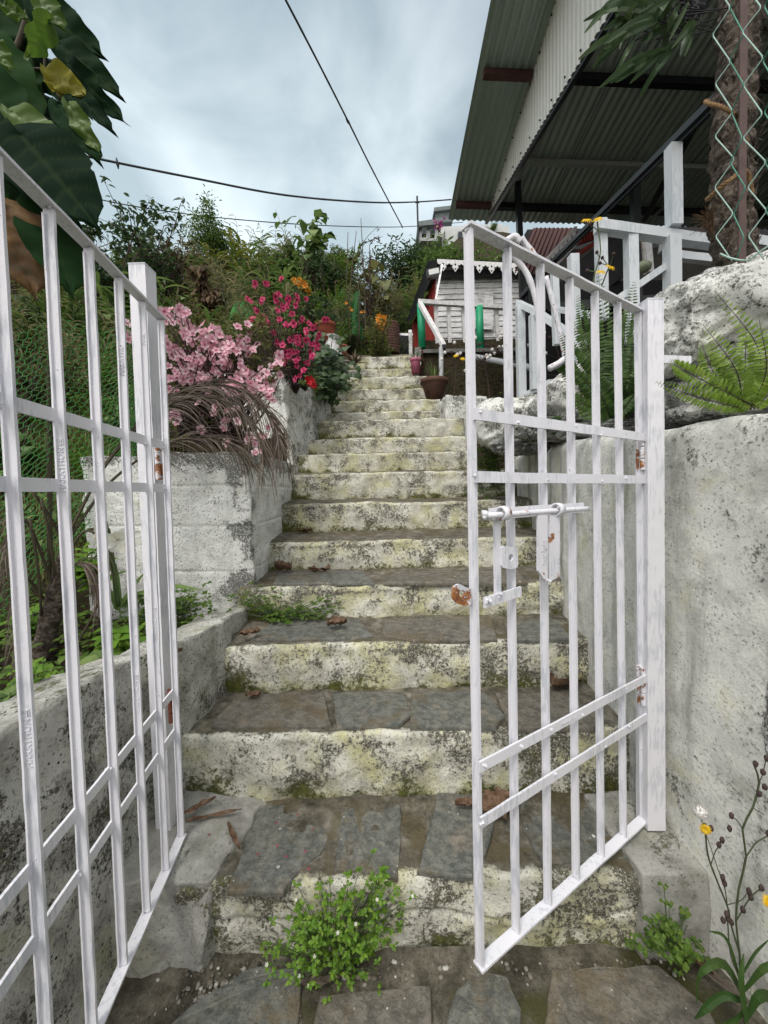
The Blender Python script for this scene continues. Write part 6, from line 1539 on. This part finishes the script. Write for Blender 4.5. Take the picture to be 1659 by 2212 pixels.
# ------------------------------------------------------------------ dry leaves and petals on the steps
def dryleaf(label, u, v, z, L, wd, ang, mat='dry_leaf_steps', curl=.5, name='dry_leaf'):
    c = G(u, v, z); mb = MB(); n = 14; k_ = 4
    for i in range(n + 1):
        t = i / n; w = wd * math.sin(math.pi * min(1, .05 + t * .93)) ** .8
        for q in range(-k_, k_ + 1):
            f = q / k_; e = 1 + .5 * noise.noise(Vector((t * 8, f * 3, u)))
            x, y = (t - .5) * L, f * w * e; zz = .012 + curl * wd * f * f + .022 * noise.noise(Vector((t * 6, f * 2.5, v * .1))) * min(1, wd / .03) + curl * L * .25 * (t - .5) ** 2
            mb.v.append(tuple(c + Vector((x * math.cos(ang) - y * math.sin(ang), x * math.sin(ang) + y * math.cos(ang), zz))))
    q_ = 2 * k_ + 1
    for i in range(n):
        for q in range(2 * k_): o = i * q_ + q; mb.f.append((o, o + 1, o + q_ + 1, o + q_))
    tag(mb.build(name, M[mat], None, True), label, 'leaf')
zl = STZ[0][1] + .02
dryleaf('large curled brown leaf lying on the landing behind the half open gate', 1075, 1752, zl, .19, .06, .3); dryleaf('shredded brown leaf next to the largest one on the landing', 1010, 1742, zl, .10, .02, .1)
dryleaf('dry strap leaf lying across the cement footing', 462, 1768, LZ + .04, .20, .009, .25, curl=.2); dryleaf('bent narrow dry leaf with a dark tip beside the first flagstone', 505, 1815, LZ + .035, .14, .009, -.9, curl=.6); dryleaf('twisted dry leaf caught behind the hinge bar of the open gate', 425, 1752, LZ + .06, .14, .015, .7, curl=.5)
dryleaf('crumpled brown leaf in the middle of the fourth tread', 728, 1352, STZ[2][1] + .03, .11, .035, .1, curl=.7); dryleaf('orange brown leaf at the mossy end of the fourth tread', 540, 1372, STZ[2][1] + .03, .10, .025, .3)
dryleaf('pale folded leaf at the wall end of the fifth tread', 612, 1232, STZ[3][1] + .03, .14, .05, -.4, curl=.8); dryleaf('dark dry leaf next to the pale folded one', 690, 1234, STZ[3][1] + .02, .15, .04, .2, curl=.4)
dryleaf('thin brown leaf on the sixth tread', 660, 1150, STZ[4][1] + .02, .12, .03, .1); dryleaf('brown leaf litter in the corner of the third tread by the wall', 1225, 1480, STZ[1][1] + .02, .20, .06, .4, curl=.6)
dryleaf('pale curled leaf at the back of the third tread', 548, 1507, STZ[1][1] + .02, .07, .02, .2); dryleaf('brown leaf on top of the low wall by the gate', 370, 1420, CAMZ - .6, .08, .02, .8)
dryleaf('grey withered leaf under the chickweed', 690, 2128, PZ + .02, .12, .012, .1, 'frond_dry', .3)
dryleaf('long split dry leaf leaning behind the clover', 1502, 2085, PZ + .03, .24, .014, -1.0, 'frond_dry', .3); dryleaf('broken piece of brown bark leaf behind the clover', 1470, 2060, PZ + .05, .16, .02, -.9)
M['petal_dull'] = m_plain('petal_dull', (.26, .06, .07), .8, .3, 40)
for i, (u, v) in enumerate(((596, 1775), (640, 1758), (600, 1830), (655, 1840), (622, 1850), (560, 1846), (664, 1880), (470, 1760), (452, 1800), (672, 1790))):
    mb = MB(); c = G(u, v, zl + .008); leaf_cloud(mb, [c], [[rnd.uniform(-1, 1), rnd.uniform(-1, 1), .05]], [[0, 0, 1]], [.013], [.009], .05, .03)
    tag(mb.build('petal', M['petal_dull']), 'small fallen pink petal on the landing flagstones', 'petal', 'fallen petals on the landing')

# loose gravel at the foot of the cement footing
mb = MB()
for _ in range(650):
    u, v = (rnd.gauss(500, 60), rnd.gauss(2165, 40)) if rnd.random() < .7 else (rnd.uniform(560, 1500), rnd.gauss(2090, 22))
    if not 2070 < v < 2260: continue
    p = G(u, v, PZ + .003); r = min(.008, abs(rnd.gauss(0, .0032)) + .0015); mb.ball(p, (r * rnd.uniform(.8, 1.5), r * rnd.uniform(.8, 1.4), r * .7), 6, 4, .5)
t = NT('gravel'); M['gravel'] = t.finish(t.ramp(t.island(), [(0, (.05, .045, .035)), (.5, (.15, .13, .10)), (.85, (.26, .25, .21)), (1, (.5, .5, .46))]), .85)
kind(mb.build('gravel', M['gravel'], None, True), 'stuff')
# ------------------------------------------------------------------ hillside growth
def species(name, label, cat, group, parts):
    root = thing(name, label, cat, (0, 0, 0), group)
    for nm, mb, mat, sm in parts: mb.build(nm, M[mat], root, sm)
    return root
def copy_tree(root, loc, rz, sc, label=None):
    r = root.copy(); COL.objects.link(r); r.location = loc; r.rotation_euler = (0, 0, rz); r.scale = (sc, sc, sc)
    if label: r['label'] = label
    for ch in root.children:
        c = ch.copy(); COL.objects.link(c); c.parent = r; c.matrix_parent_inverse = Matrix.Identity(4)
    return r
def shrub_parts(h, spread, nst, nleaf, L, wr, mat, droop=.2, clump=5, twigmat='stem', low=.25):
    ml, ms = MB(), MB(); P, D, U, LL = [], [], [], []
    for s in range(nst):
        a = rnd.random() * 6.28; r = spread * rnd.uniform(.3, 1); top = Vector((math.cos(a) * r, math.sin(a) * r, h * rnd.uniform(.6, 1.05)))
        P_ = bez([(0, 0, -.15), top * .4 + Vector((0, 0, .12 * h)), top], 9); ms.tube(P_, [.012 * (1 - .8 * i / 9) + .002 for i in range(10)], 5)
        for b in range(clump):
            i = rnd.randrange(3, 10); p0 = P_[i]; tip = p0 + Vector((rnd.gauss(0, .16), rnd.gauss(0, .16), rnd.uniform(.02, .2))) * h * .9
            ms.tube([p0, p0.lerp(tip, .5) + Vector((0, 0, .02)), tip], [.005, .004, .002], 4)
            for k in range(max(1, nleaf // (nst * clump))):
                t = rnd.uniform(.2, 1.05); c = p0.lerp(tip, t) + Vector([rnd.gauss(0, .02) for _ in range(3)]); a2 = rnd.random() * 6.28; P.append(c); D.append([math.cos(a2), math.sin(a2), rnd.uniform(-.6, .7) - droop]); U.append([rnd.uniform(-.4, .4), rnd.uniform(-.4, .4), 1]); LL.append(L * rnd.uniform(.6, 1.25))
    leaf_cloud(ml, P, D, U, LL, [x * wr for x in LL], .25)
    return [('foliage', ml, mat, True), ('stem', ms, twigmat, True)]
def lance_parts(h, nst, L, w, mat, lean=.35):
    ml, ms = MB(), MB()
    for s in range(nst):
        a = rnd.random() * 6.28; H_ = h * rnd.uniform(.6, 1.1); top = Vector((math.cos(a) * lean * H_, math.sin(a) * lean * H_, H_)); P_ = bez([(rnd.uniform(-.12, .12), rnd.uniform(-.12, .12), -.1), top * .5 + Vector((0, 0, .08)), top], 12); ms.tube(P_, [.010 - .0006 * i for i in range(13)], 5)
        for i in range(3, 13):
            for sg in (0, 1):
                if rnd.random() < .25: continue
                b = a + math.pi / 2 + math.pi * sg + rnd.uniform(-.7, .7); v = Vector((math.cos(b), math.sin(b), rnd.uniform(.4, 1.1))).normalized(); pts = [P_[i]]; l = L * rnd.uniform(.6, 1.15)
                for _ in range(6): pts.append(pts[-1] + v * l / 6); v = (v + Vector((0, 0, -.22))).normalized()
                blade(ml, pts, [w * math.sin(math.pi * min(1, .1 + .88 * q / 6)) + .0008 for q in range(7)], Vector((0, 0, 1)))
    return [('foliage', ml, mat, True), ('stem', ms, 'stem_green', True)]
def tussock_parts(h, n, w, mat):
    ml = MB()
    for s in range(n):
        a = rnd.random() * 6.28; v = Vector((math.cos(a) * rnd.uniform(.1, .6), math.sin(a) * rnd.uniform(.1, .6), 1)).normalized(); pts = [Vector((rnd.gauss(0, .07), rnd.gauss(0, .07), -.05))]; l = h * rnd.uniform(.5, 1.1)
        for _ in range(6): pts.append(pts[-1] + v * l / 6); v = (v + Vector((math.cos(a), math.sin(a), -.6)) * .16).normalized()
        blade(ml, pts, [w * (1 - (q / 6) ** 2) + .0005 for q in range(7)], Vector((0, 0, 1)))
    return [('foliage', ml, mat, True)]
def tree_parts(h, rad, nleaf, L, mat, nbr=16):
    ml, ms = MB(), MB(); ms.tube(bez([(0, 0, -.3), (.05, .02, h * .4), (0, 0, h * .95)], 10), [.06 * h / 2 * (1 - .085 * i) for i in range(11)], 7)
    P, D, U, LL = [], [], [], []
    for b in range(nbr):
        z = h * rnd.uniform(.3, .95); a = rnd.random() * 6.28; r = rad * (1.1 - .75 * (z / h)) * rnd.uniform(.6, 1.1); tip = Vector((math.cos(a) * r, math.sin(a) * r, z + rnd.uniform(.05, .25) * h)); ms.tube(bez([(0, 0, z * .8), tip * .5 + Vector((0, 0, z * .42)), tip], 6), [.018, .015, .012, .010, .008, .006, .004], 5)
        for c in range(7):
            cc = Vector((0, 0, z * .85)).lerp(tip, rnd.uniform(.35, 1.1)) + Vector([rnd.gauss(0, .09 * h) for _ in range(3)]); rr = rnd.uniform(.05, .12) * h
            for k in range(nleaf // (nbr * 7)):
                v = Vector((rnd.gauss(0, 1), rnd.gauss(0, 1), rnd.gauss(0, 1))); P.append(cc + v * rr * .55); D.append([v.x + rnd.uniform(-.6, .6), v.y + rnd.uniform(-.6, .6), v.z * .5 + rnd.uniform(-.5, .5)]); U.append([v.x * .4, v.y * .4, 1]); LL.append(L * rnd.uniform(.6, 1.2))
    leaf_cloud(ml, P, D, U, LL, [x * .42 for x in LL], .25)
    return [('crown', ml, mat, True), ('trunk', ms, 'stem', True)]
M['straw'] = m_leaf('straw', [(.16, .17, .07), (.27, .25, .13), (.36, .31, .19)], trans=.3)
GRP = 'wild shrubs and weeds on the hillside'
SP = [
    ('leafy_shrub', 'fresh green small leafed shrub of the overgrown hillside', 'shrub', shrub_parts(.9, .45, 9, 900, .075, .45, 'mid_leaf'), 44),
    ('leafy_shrub', 'yellowish green twiggy shrub of the overgrown hillside', 'shrub', shrub_parts(1.0, .45, 10, 800, .07, .4, 'olive_leaf'), 34),
    ('dark_shrub', 'dark glossy leaved shrub of the overgrown hillside', 'shrub', shrub_parts(.9, .5, 9, 900, .085, .48, 'dark_leaf'), 20),
    ('broad_leaf_bush', 'bush with broad round green leaves on the hillside', 'shrub', shrub_parts(.9, .5, 8, 330, .15, .8, 'mid_leaf', .35), 16),
    ('lance_leaf_plant', 'tall cardamom like plant with long green lance leaves on the hillside', 'plant', lance_parts(1.15, 8, .34, .024, 'mid_leaf'), 30),
    ('lance_leaf_plant', 'tall lance leaved plant turning yellow on the hillside', 'plant', lance_parts(1.2, 6, .32, .024, 'yellow_leaf'), 16),
    ('dry_weed', 'dry brown leggy weed standing among the green hillside shrubs', 'weed', shrub_parts(1.2, .35, 9, 230, .06, .4, 'dry_leaf', .4, 4, 'twig'), 26),
    ('grass_tussock', 'bright tuft of long grass on the hillside', 'grass tuft', tussock_parts(.65, 90, .009, 'bright_leaf'), 34),
    ('straw_plant', 'tall pale straw coloured stalks standing among the hillside shrubs', 'plant', lance_parts(1.25, 12, .22, .010, 'straw', .3), 60),
    ('bright_shrub', 'light green bushy shrub of the overgrown hillside', 'shrub', shrub_parts(.7, .5, 10, 900, .06, .5, 'bright_leaf'), 38),
]
def ok_spot(x, y):
    if y < 5.7 and x > -1.35: return False
    if y < 4.1 and x > -1.95: return False
    if x > -.62 and y < 7.3: return False
    if x > .3 and y < 9.4: return False
    return True
for nm, lab, cat, parts, cnt in SP:
    root = species(nm, lab, cat, GRP + ' - ' + lab, parts); first = True; tries = 0; done = 0
    while done < cnt and tries < 4000:
        tries += 1
        y = 3.0 + 9.6 * rnd.random() ** .75; x = y * rnd.uniform(-1.02, .11) - .1
        if not ok_spot(x, y): continue
        if 'grass' in nm and y > 9: continue
        sc = rnd.uniform(.65, 1.15) * (.8 if y < 5 else 1.0); loc = (x, y, hill(x, y) - .05); done += 1
        if first: root.location = loc; root.rotation_euler = (0, 0, rnd.random() * 6); root.scale = (sc,) * 3; first = False
        else: copy_tree(root, loc, rnd.random() * 6.28, sc)
for o in bpy.data.objects:   # parts of the sources must sit on the moved root
    pass
def single(nm, lab, cat, parts, u, d, vtop, h, rz=0, x=None):
    p = W(u, 800, d); gz = hill(p.x, d); root = species(nm, lab, cat, None, parts); top = W(u, vtop, d).z
    s = max(.2, (top - gz) / h); root.location = (p.x, d, gz); root.scale = (s, s, s); root.rotation_euler = (0, 0, rz); return root
single('small_tree', 'dense small bushy tree rising above the skyline of the hillside', 'tree', tree_parts(2.0, .85, 5200, .10, 'mid_leaf', 26), 464, 9.6, 436, 2.65)
single('small_tree', 'dark rounded tree beside the thin pole on the hilltop', 'tree', tree_parts(2.0, .95, 3600, .12, 'dark_leaf', 22), 870, 15.5, 492, 2.6)
single('tall_bush', 'tall bush with a few large round leaves against the sky below the sagging cable', 'shrub', shrub_parts(1.6, .22, 5, 60, .26, .85, 'mid_leaf', .4, 4), 690, 9.4, 440, 1.95)
single('tall_bush', 'shorter stalk with broad leaves poking above the skyline', 'shrub', shrub_parts(1.5, .22, 5, 55, .24, .85, 'mid_leaf', .4, 4), 630, 9.6, 470, 1.9)
single('tall_bush', 'broad leaved stalk on the skyline next to the dark rounded tree', 'shrub', shrub_parts(1.3, .3, 6, 60, .26, .85, 'olive_leaf', .4, 4), 815, 10.2, 520, 1.9)
single('tall_reed', 'single tall pale lance leaf plant against the bright cloud', 'plant', lance_parts(1.6, 3, .55, .035, 'yellow_leaf', .1), 522, 8.8, 448, 2.1)
single('spiky_weed', 'slim spiky weed with whorled leaves against the sky', 'weed', lance_parts(1.6, 2, .22, .016, 'olive_leaf', .06), 762, 9.0, 462, 1.95)
single('dry_bush', 'reddish brown withered bush on the skyline', 'shrub', shrub_parts(1.2, .35, 9, 420, .085, .5, 'dry_leaf', .5, 5, 'twig'), 395, 7.6, 512, 1.25)
single('dark_bush', 'dark twiggy bush with drooping leaves below the skyline', 'shrub', shrub_parts(1.3, .45, 12, 900, .085, .38, 'dark_leaf', .5, 6, 'twig'), 320, 7.0, 470, 1.35)
single('dark_bush', 'dense dark creeper covered bush beside the big leaves', 'shrub', shrub_parts(1.3, .55, 12, 1200, .07, .6, 'dark_leaf', .4, 6, 'twig'), 235, 6.2, 470, 1.35)
single('dead_palm_stump', 'brown bundle of dead hanging leaves behind the azaleas', 'palm', shrub_parts(1.0, .12, 6, 520, .12, .5, 'dry_leaf', 1.1, 5, 'twig'), 460, 6.0, 592, 1.05)
single('dry_bush', 'thin dry brown weed standing by the shade net', 'weed', shrub_parts(1.5, .25, 8, 200, .06, .35, 'dry_leaf', .4, 4, 'twig'), 800, 8.6, 520, 1.6)
single('dark_bush', 'dark purple leaved bush beside the hot pink azalea', 'shrub', shrub_parts(1.0, .4, 10, 700, .09, .5, 'dark_leaf', .5, 5, 'twig'), 690, 6.4, 640, 1.05)
single('grass_tussock', 'grass tuft at the head of the stairs left of the rusty barrel'.replace(' left of', ' beside'), 'grass tuft', tussock_parts(.5, 90, .009, 'bright_leaf'), 800, 8.0, 742, .5)
# far hillside trees
far = species('far_tree', 'leafy tree on the distant slope below the white walled house', 'tree', 'trees on the distant slope', tree_parts(2.6, 1.3, 2400, .20, 'mid_leaf', 18))
far2 = species('far_tree', 'darker leafy tree on the distant slope below the white walled house', 'tree', 'darker trees on the distant slope', tree_parts(2.4, 1.4, 2400, .22, 'dark_leaf', 18))
far3 = species('far_shrub', 'yellowish shrub on the distant slope below the white walled house', 'shrub', 'shrubs on the distant slope', shrub_parts(1.3, .9, 10, 900, .18, .5, 'olive_leaf'))
k = 0
firsts = {0: True, 1: True, 2: True}
while k < 74:
    y = rnd.uniform(13.5, 26); x = y * rnd.uniform(.06, .42)
    z = hill(x, y); i = k % 3; src = (far, far2, far3)[i]; sc = rnd.uniform(.55, 1.0); k += 1
    vtop = (z + 2.2 * sc - CAMZ) / y
    lim = (.60 if x / y > .08 else .62) - .05 * rnd.random()
    if vtop > lim: sc *= max(.25, min(1, (lim * y + CAMZ - z) / (2.4 * sc)))
    if sc < .2: continue
    if firsts[i]: src.location = (x, y, z - .1); src.scale = (sc,) * 3; firsts[i] = False
    else: copy_tree(src, (x, y, z - .1), rnd.random() * 6.28, sc)
bg_ = species('bougainvillea', 'magenta bougainvillea spray hanging by the distant white walled house', 'shrub', None, shrub_parts(1.0, .3, 6, 260, .12, .6, 'magenta', .5)); bg_.location = W(948, 506, 25.0); bg_.scale = (.95,) * 3
# ground cover that nobody could count
P, D, U, L, Wd = [], [], [], [], []
n_ = 0
while n_ < 24000:
    y = 2.5 + 11 * rnd.random() ** .8; x = y * rnd.uniform(-1.05, .12) - .05
    if not ok_spot(x, y) and not (1.45 < x): continue
    if y < 2.45 or (y < 4.05 and x > -1.9): continue
    z = hill(x, y); h = max(0, noise.fractal(Vector((x * 1.3, y * 1.3, 5)), 1, 2, 3)) * .55 + .02; a = rnd.random() * 6.28
    P.append((x, y, z + rnd.random() * h)); D.append((math.cos(a), math.sin(a), rnd.uniform(-.2, .9))); U.append((rnd.uniform(-.4, .4), -.3, 1)); l = rnd.uniform(.05, .13); L.append(l); Wd.append(l * rnd.uniform(.3, .6)); n_ += 1
mb = MB(); leaf_cloud(mb, P, D, U, L, Wd, .3); kind(mb.build('undergrowth', M['mid_leaf']), 'stuff')
P, D, U, L, Wd = [], [], [], [], []
for _ in range(2600):   # weeds and soil cover on the bank behind the low wall
    y = rnd.uniform(.2, 2.33); x = -rnd.uniform(1.13, 3.4); z = hill(x, y); a = rnd.random() * 6.28
    P.append((x, y, z + abs(rnd.gauss(0, .05)))); D.append((math.cos(a), math.sin(a), rnd.uniform(0, .9))); U.append((0, -.3, 1)); l = rnd.uniform(.025, .07); L.append(l); Wd.append(l * .5)
for _ in range(1500):
    y = rnd.uniform(7.2, 9.5); x = rnd.uniform(-.7, .75); z = hill(x, y); a = rnd.random() * 6.28
    P.append((x, y, z + abs(rnd.gauss(0, .06)))); D.append((math.cos(a), math.sin(a), rnd.uniform(0, .9))); U.append((0, -.3, 1)); l = rnd.uniform(.04, .09); L.append(l); Wd.append(l * .5)
for _ in range(2500):
    y = rnd.uniform(3.6, 6.8); x = rnd.uniform(1.3, 5); z = hill(x, y); a = rnd.random() * 6.28
    P.append((x, y, z + abs(rnd.gauss(0, .08)))); D.append((math.cos(a), math.sin(a), rnd.uniform(0, .9))); U.append((0, -.3, 1)); l = rnd.uniform(.04, .09); L.append(l); Wd.append(l * .5)
mb = MB(); leaf_cloud(mb, P, D, U, L, Wd, .3); kind(mb.build('ground_weeds', M['moss_leaf']), 'stuff')
P, D, U, L, Wd = [], [], [], [], []
for _ in range(4200):   # grass on the slope behind the netting
    y = rnd.uniform(2.3, 5.2); x = -rnd.uniform(1.95, 4.2) ; z = hill(x, y); a = rnd.random() * 6.28
    P.append((x, y, z)); D.append((math.cos(a) * .5, math.sin(a) * .5, 1)); U.append((math.cos(a), math.sin(a), .2)); l = rnd.uniform(.10, .28); L.append(l); Wd.append(.012)
mb = MB(); leaf_cloud(mb, P, D, U, L, Wd, .5); kind(mb.build('grass', M['olive_leaf']), 'stuff')
# ------------------------------------------------------------------ light
w = bpy.data.worlds.new('World'); scene.world = w; w.use_nodes = True
nt = w.node_tree; nt.nodes.clear()
N = nt.nodes.new; Lk = nt.links.new
SUN_EL, SUN_AZ = R(58), R(205)      # azimuth measured from +Y, clockwise: behind the viewer
out = N('ShaderNodeOutputWorld'); sky = N('ShaderNodeTexSky'); sky.sky_type = 'NISHITA'; sky.sun_disc = False
sky.sun_elevation = SUN_EL; sky.sun_rotation = SUN_AZ; sky.air_density = 1.5; sky.dust_density = 4
bg1 = N('ShaderNodeBackground'); bg1.inputs[1].default_value = .05; Lk(sky.outputs[0], bg1.inputs[0])
tc = N('ShaderNodeTexCoord'); mp = N('ShaderNodeMapping'); mp.inputs['Scale'].default_value = (1, 1, 1.5); mp.inputs['Location'].default_value = (2.3, .4, 1.1); Lk(tc.outputs['Generated'], mp.inputs[0])
nz1 = N('ShaderNodeTexNoise'); nz1.inputs['Scale'].default_value = 2.6; nz1.inputs['Detail'].default_value = 6; nz1.inputs['Roughness'].default_value = .5; nz1.inputs['Distortion'].default_value = .35; Lk(mp.outputs[0], nz1.inputs['Vector'])
rp = N('ShaderNodeValToRGB'); e = rp.color_ramp.elements; e[0].position = .42; e[0].color = (.245, .295, .30, 1); e[1].position = .62; e[1].color = (.455, .508, .512, 1); Lk(nz1.outputs['Fac'], rp.inputs[0])
# overcast brightness: dim towards the view, brighter overhead and behind where the veiled sun stands; bright band near the horizon
sp = N('ShaderNodeSeparateXYZ'); Lk(tc.outputs['Generated'], sp.inputs[0])
m1 = N('ShaderNodeMapRange'); m1.inputs[1].default_value = .45; m1.inputs[2].default_value = -.6; m1.inputs[3].default_value = 0; m1.inputs[4].default_value = .7; Lk(sp.outputs['Y'], m1.inputs[0])
m2 = N('ShaderNodeMapRange'); m2.inputs[1].default_value = .74; m2.inputs[2].default_value = .52; m2.inputs[3].default_value = .92; m2.inputs[4].default_value = 1.22; Lk(sp.outputs['Z'], m2.inputs[0])
m3 = N('ShaderNodeMapRange'); m3.inputs[1].default_value = .8; m3.inputs[2].default_value = 1.0; m3.inputs[3].default_value = 0; m3.inputs[4].default_value = 1.2; Lk(sp.outputs['Z'], m3.inputs[0])
bd = ray(540, 380).normalized(); vm = N('ShaderNodeVectorMath'); vm.operation = 'DOT_PRODUCT'; vm.inputs[1].default_value = bd; Lk(tc.outputs['Generated'], vm.inputs[0])
m4 = N('ShaderNodeMapRange'); m4.interpolation_type = 'SMOOTHERSTEP'; m4.inputs[1].default_value = .86; m4.inputs[2].default_value = 1.0; m4.inputs[3].default_value = 0; m4.inputs[4].default_value = .34; Lk(vm.outputs['Value'], m4.inputs[0])
ad = N('ShaderNodeMath'); ad.operation = 'ADD'; Lk(m1.outputs[0], ad.inputs[0]); Lk(m2.outputs[0], ad.inputs[1])
ad2 = N('ShaderNodeMath'); ad2.operation = 'ADD'; Lk(ad.outputs[0], ad2.inputs[0]); Lk(m3.outputs[0], ad2.inputs[1])
bg2 = N('ShaderNodeBackground'); mr_ = N('ShaderNodeMapRange'); mr_.inputs[1].default_value = .4; mr_.inputs[2].default_value = -.3; Lk(sp.outputs['Y'], mr_.inputs[0]); mc_ = N('ShaderNodeMix'); mc_.data_type = 'RGBA'; Lk(mr_.outputs[0], mc_.inputs[0]); Lk(rp.outputs[0], mc_.inputs[6]); mc_.inputs[7].default_value = (.52, .505, .49, 1); Lk(mc_.outputs[2], bg2.inputs[0]); Lk(ad2.outputs[0], bg2.inputs[1])
ad3 = N('ShaderNodeMath'); ad3.operation = 'ADD'; Lk(ad2.outputs[0], ad3.inputs[0]); Lk(m4.outputs[0], ad3.inputs[1]); Lk(ad3.outputs[0], bg2.inputs[1])
ash = N('ShaderNodeAddShader'); Lk(bg1.outputs[0], ash.inputs[0]); Lk(bg2.outputs[0], ash.inputs[1]); Lk(ash.outputs[0], out.inputs[0])
sl = bpy.data.lights.new('sun', 'SUN'); sl.energy = 1.5; sl.angle = R(14); sl.color = (1, .965, .92)
so = bpy.data.objects.new('sun', sl); COL.objects.link(so)
dvec = Vector((math.sin(SUN_AZ) * math.cos(SUN_EL), math.cos(SUN_AZ) * math.cos(SUN_EL), math.sin(SUN_EL)))
so.rotation_euler = dvec.to_track_quat('Z', 'Y').to_euler(); so.location = dvec * 30
vs = scene.view_settings; vs.view_transform = 'Standard'; vs.look = 'None'; vs.exposure = .26; vs.gamma = 1
scene.cycles.max_bounces = 6; scene.cycles.diffuse_bounces = 3; scene.cycles.glossy_bounces = 2; scene.cycles.transmission_bounces = 4
scene.cycles.use_denoising = True
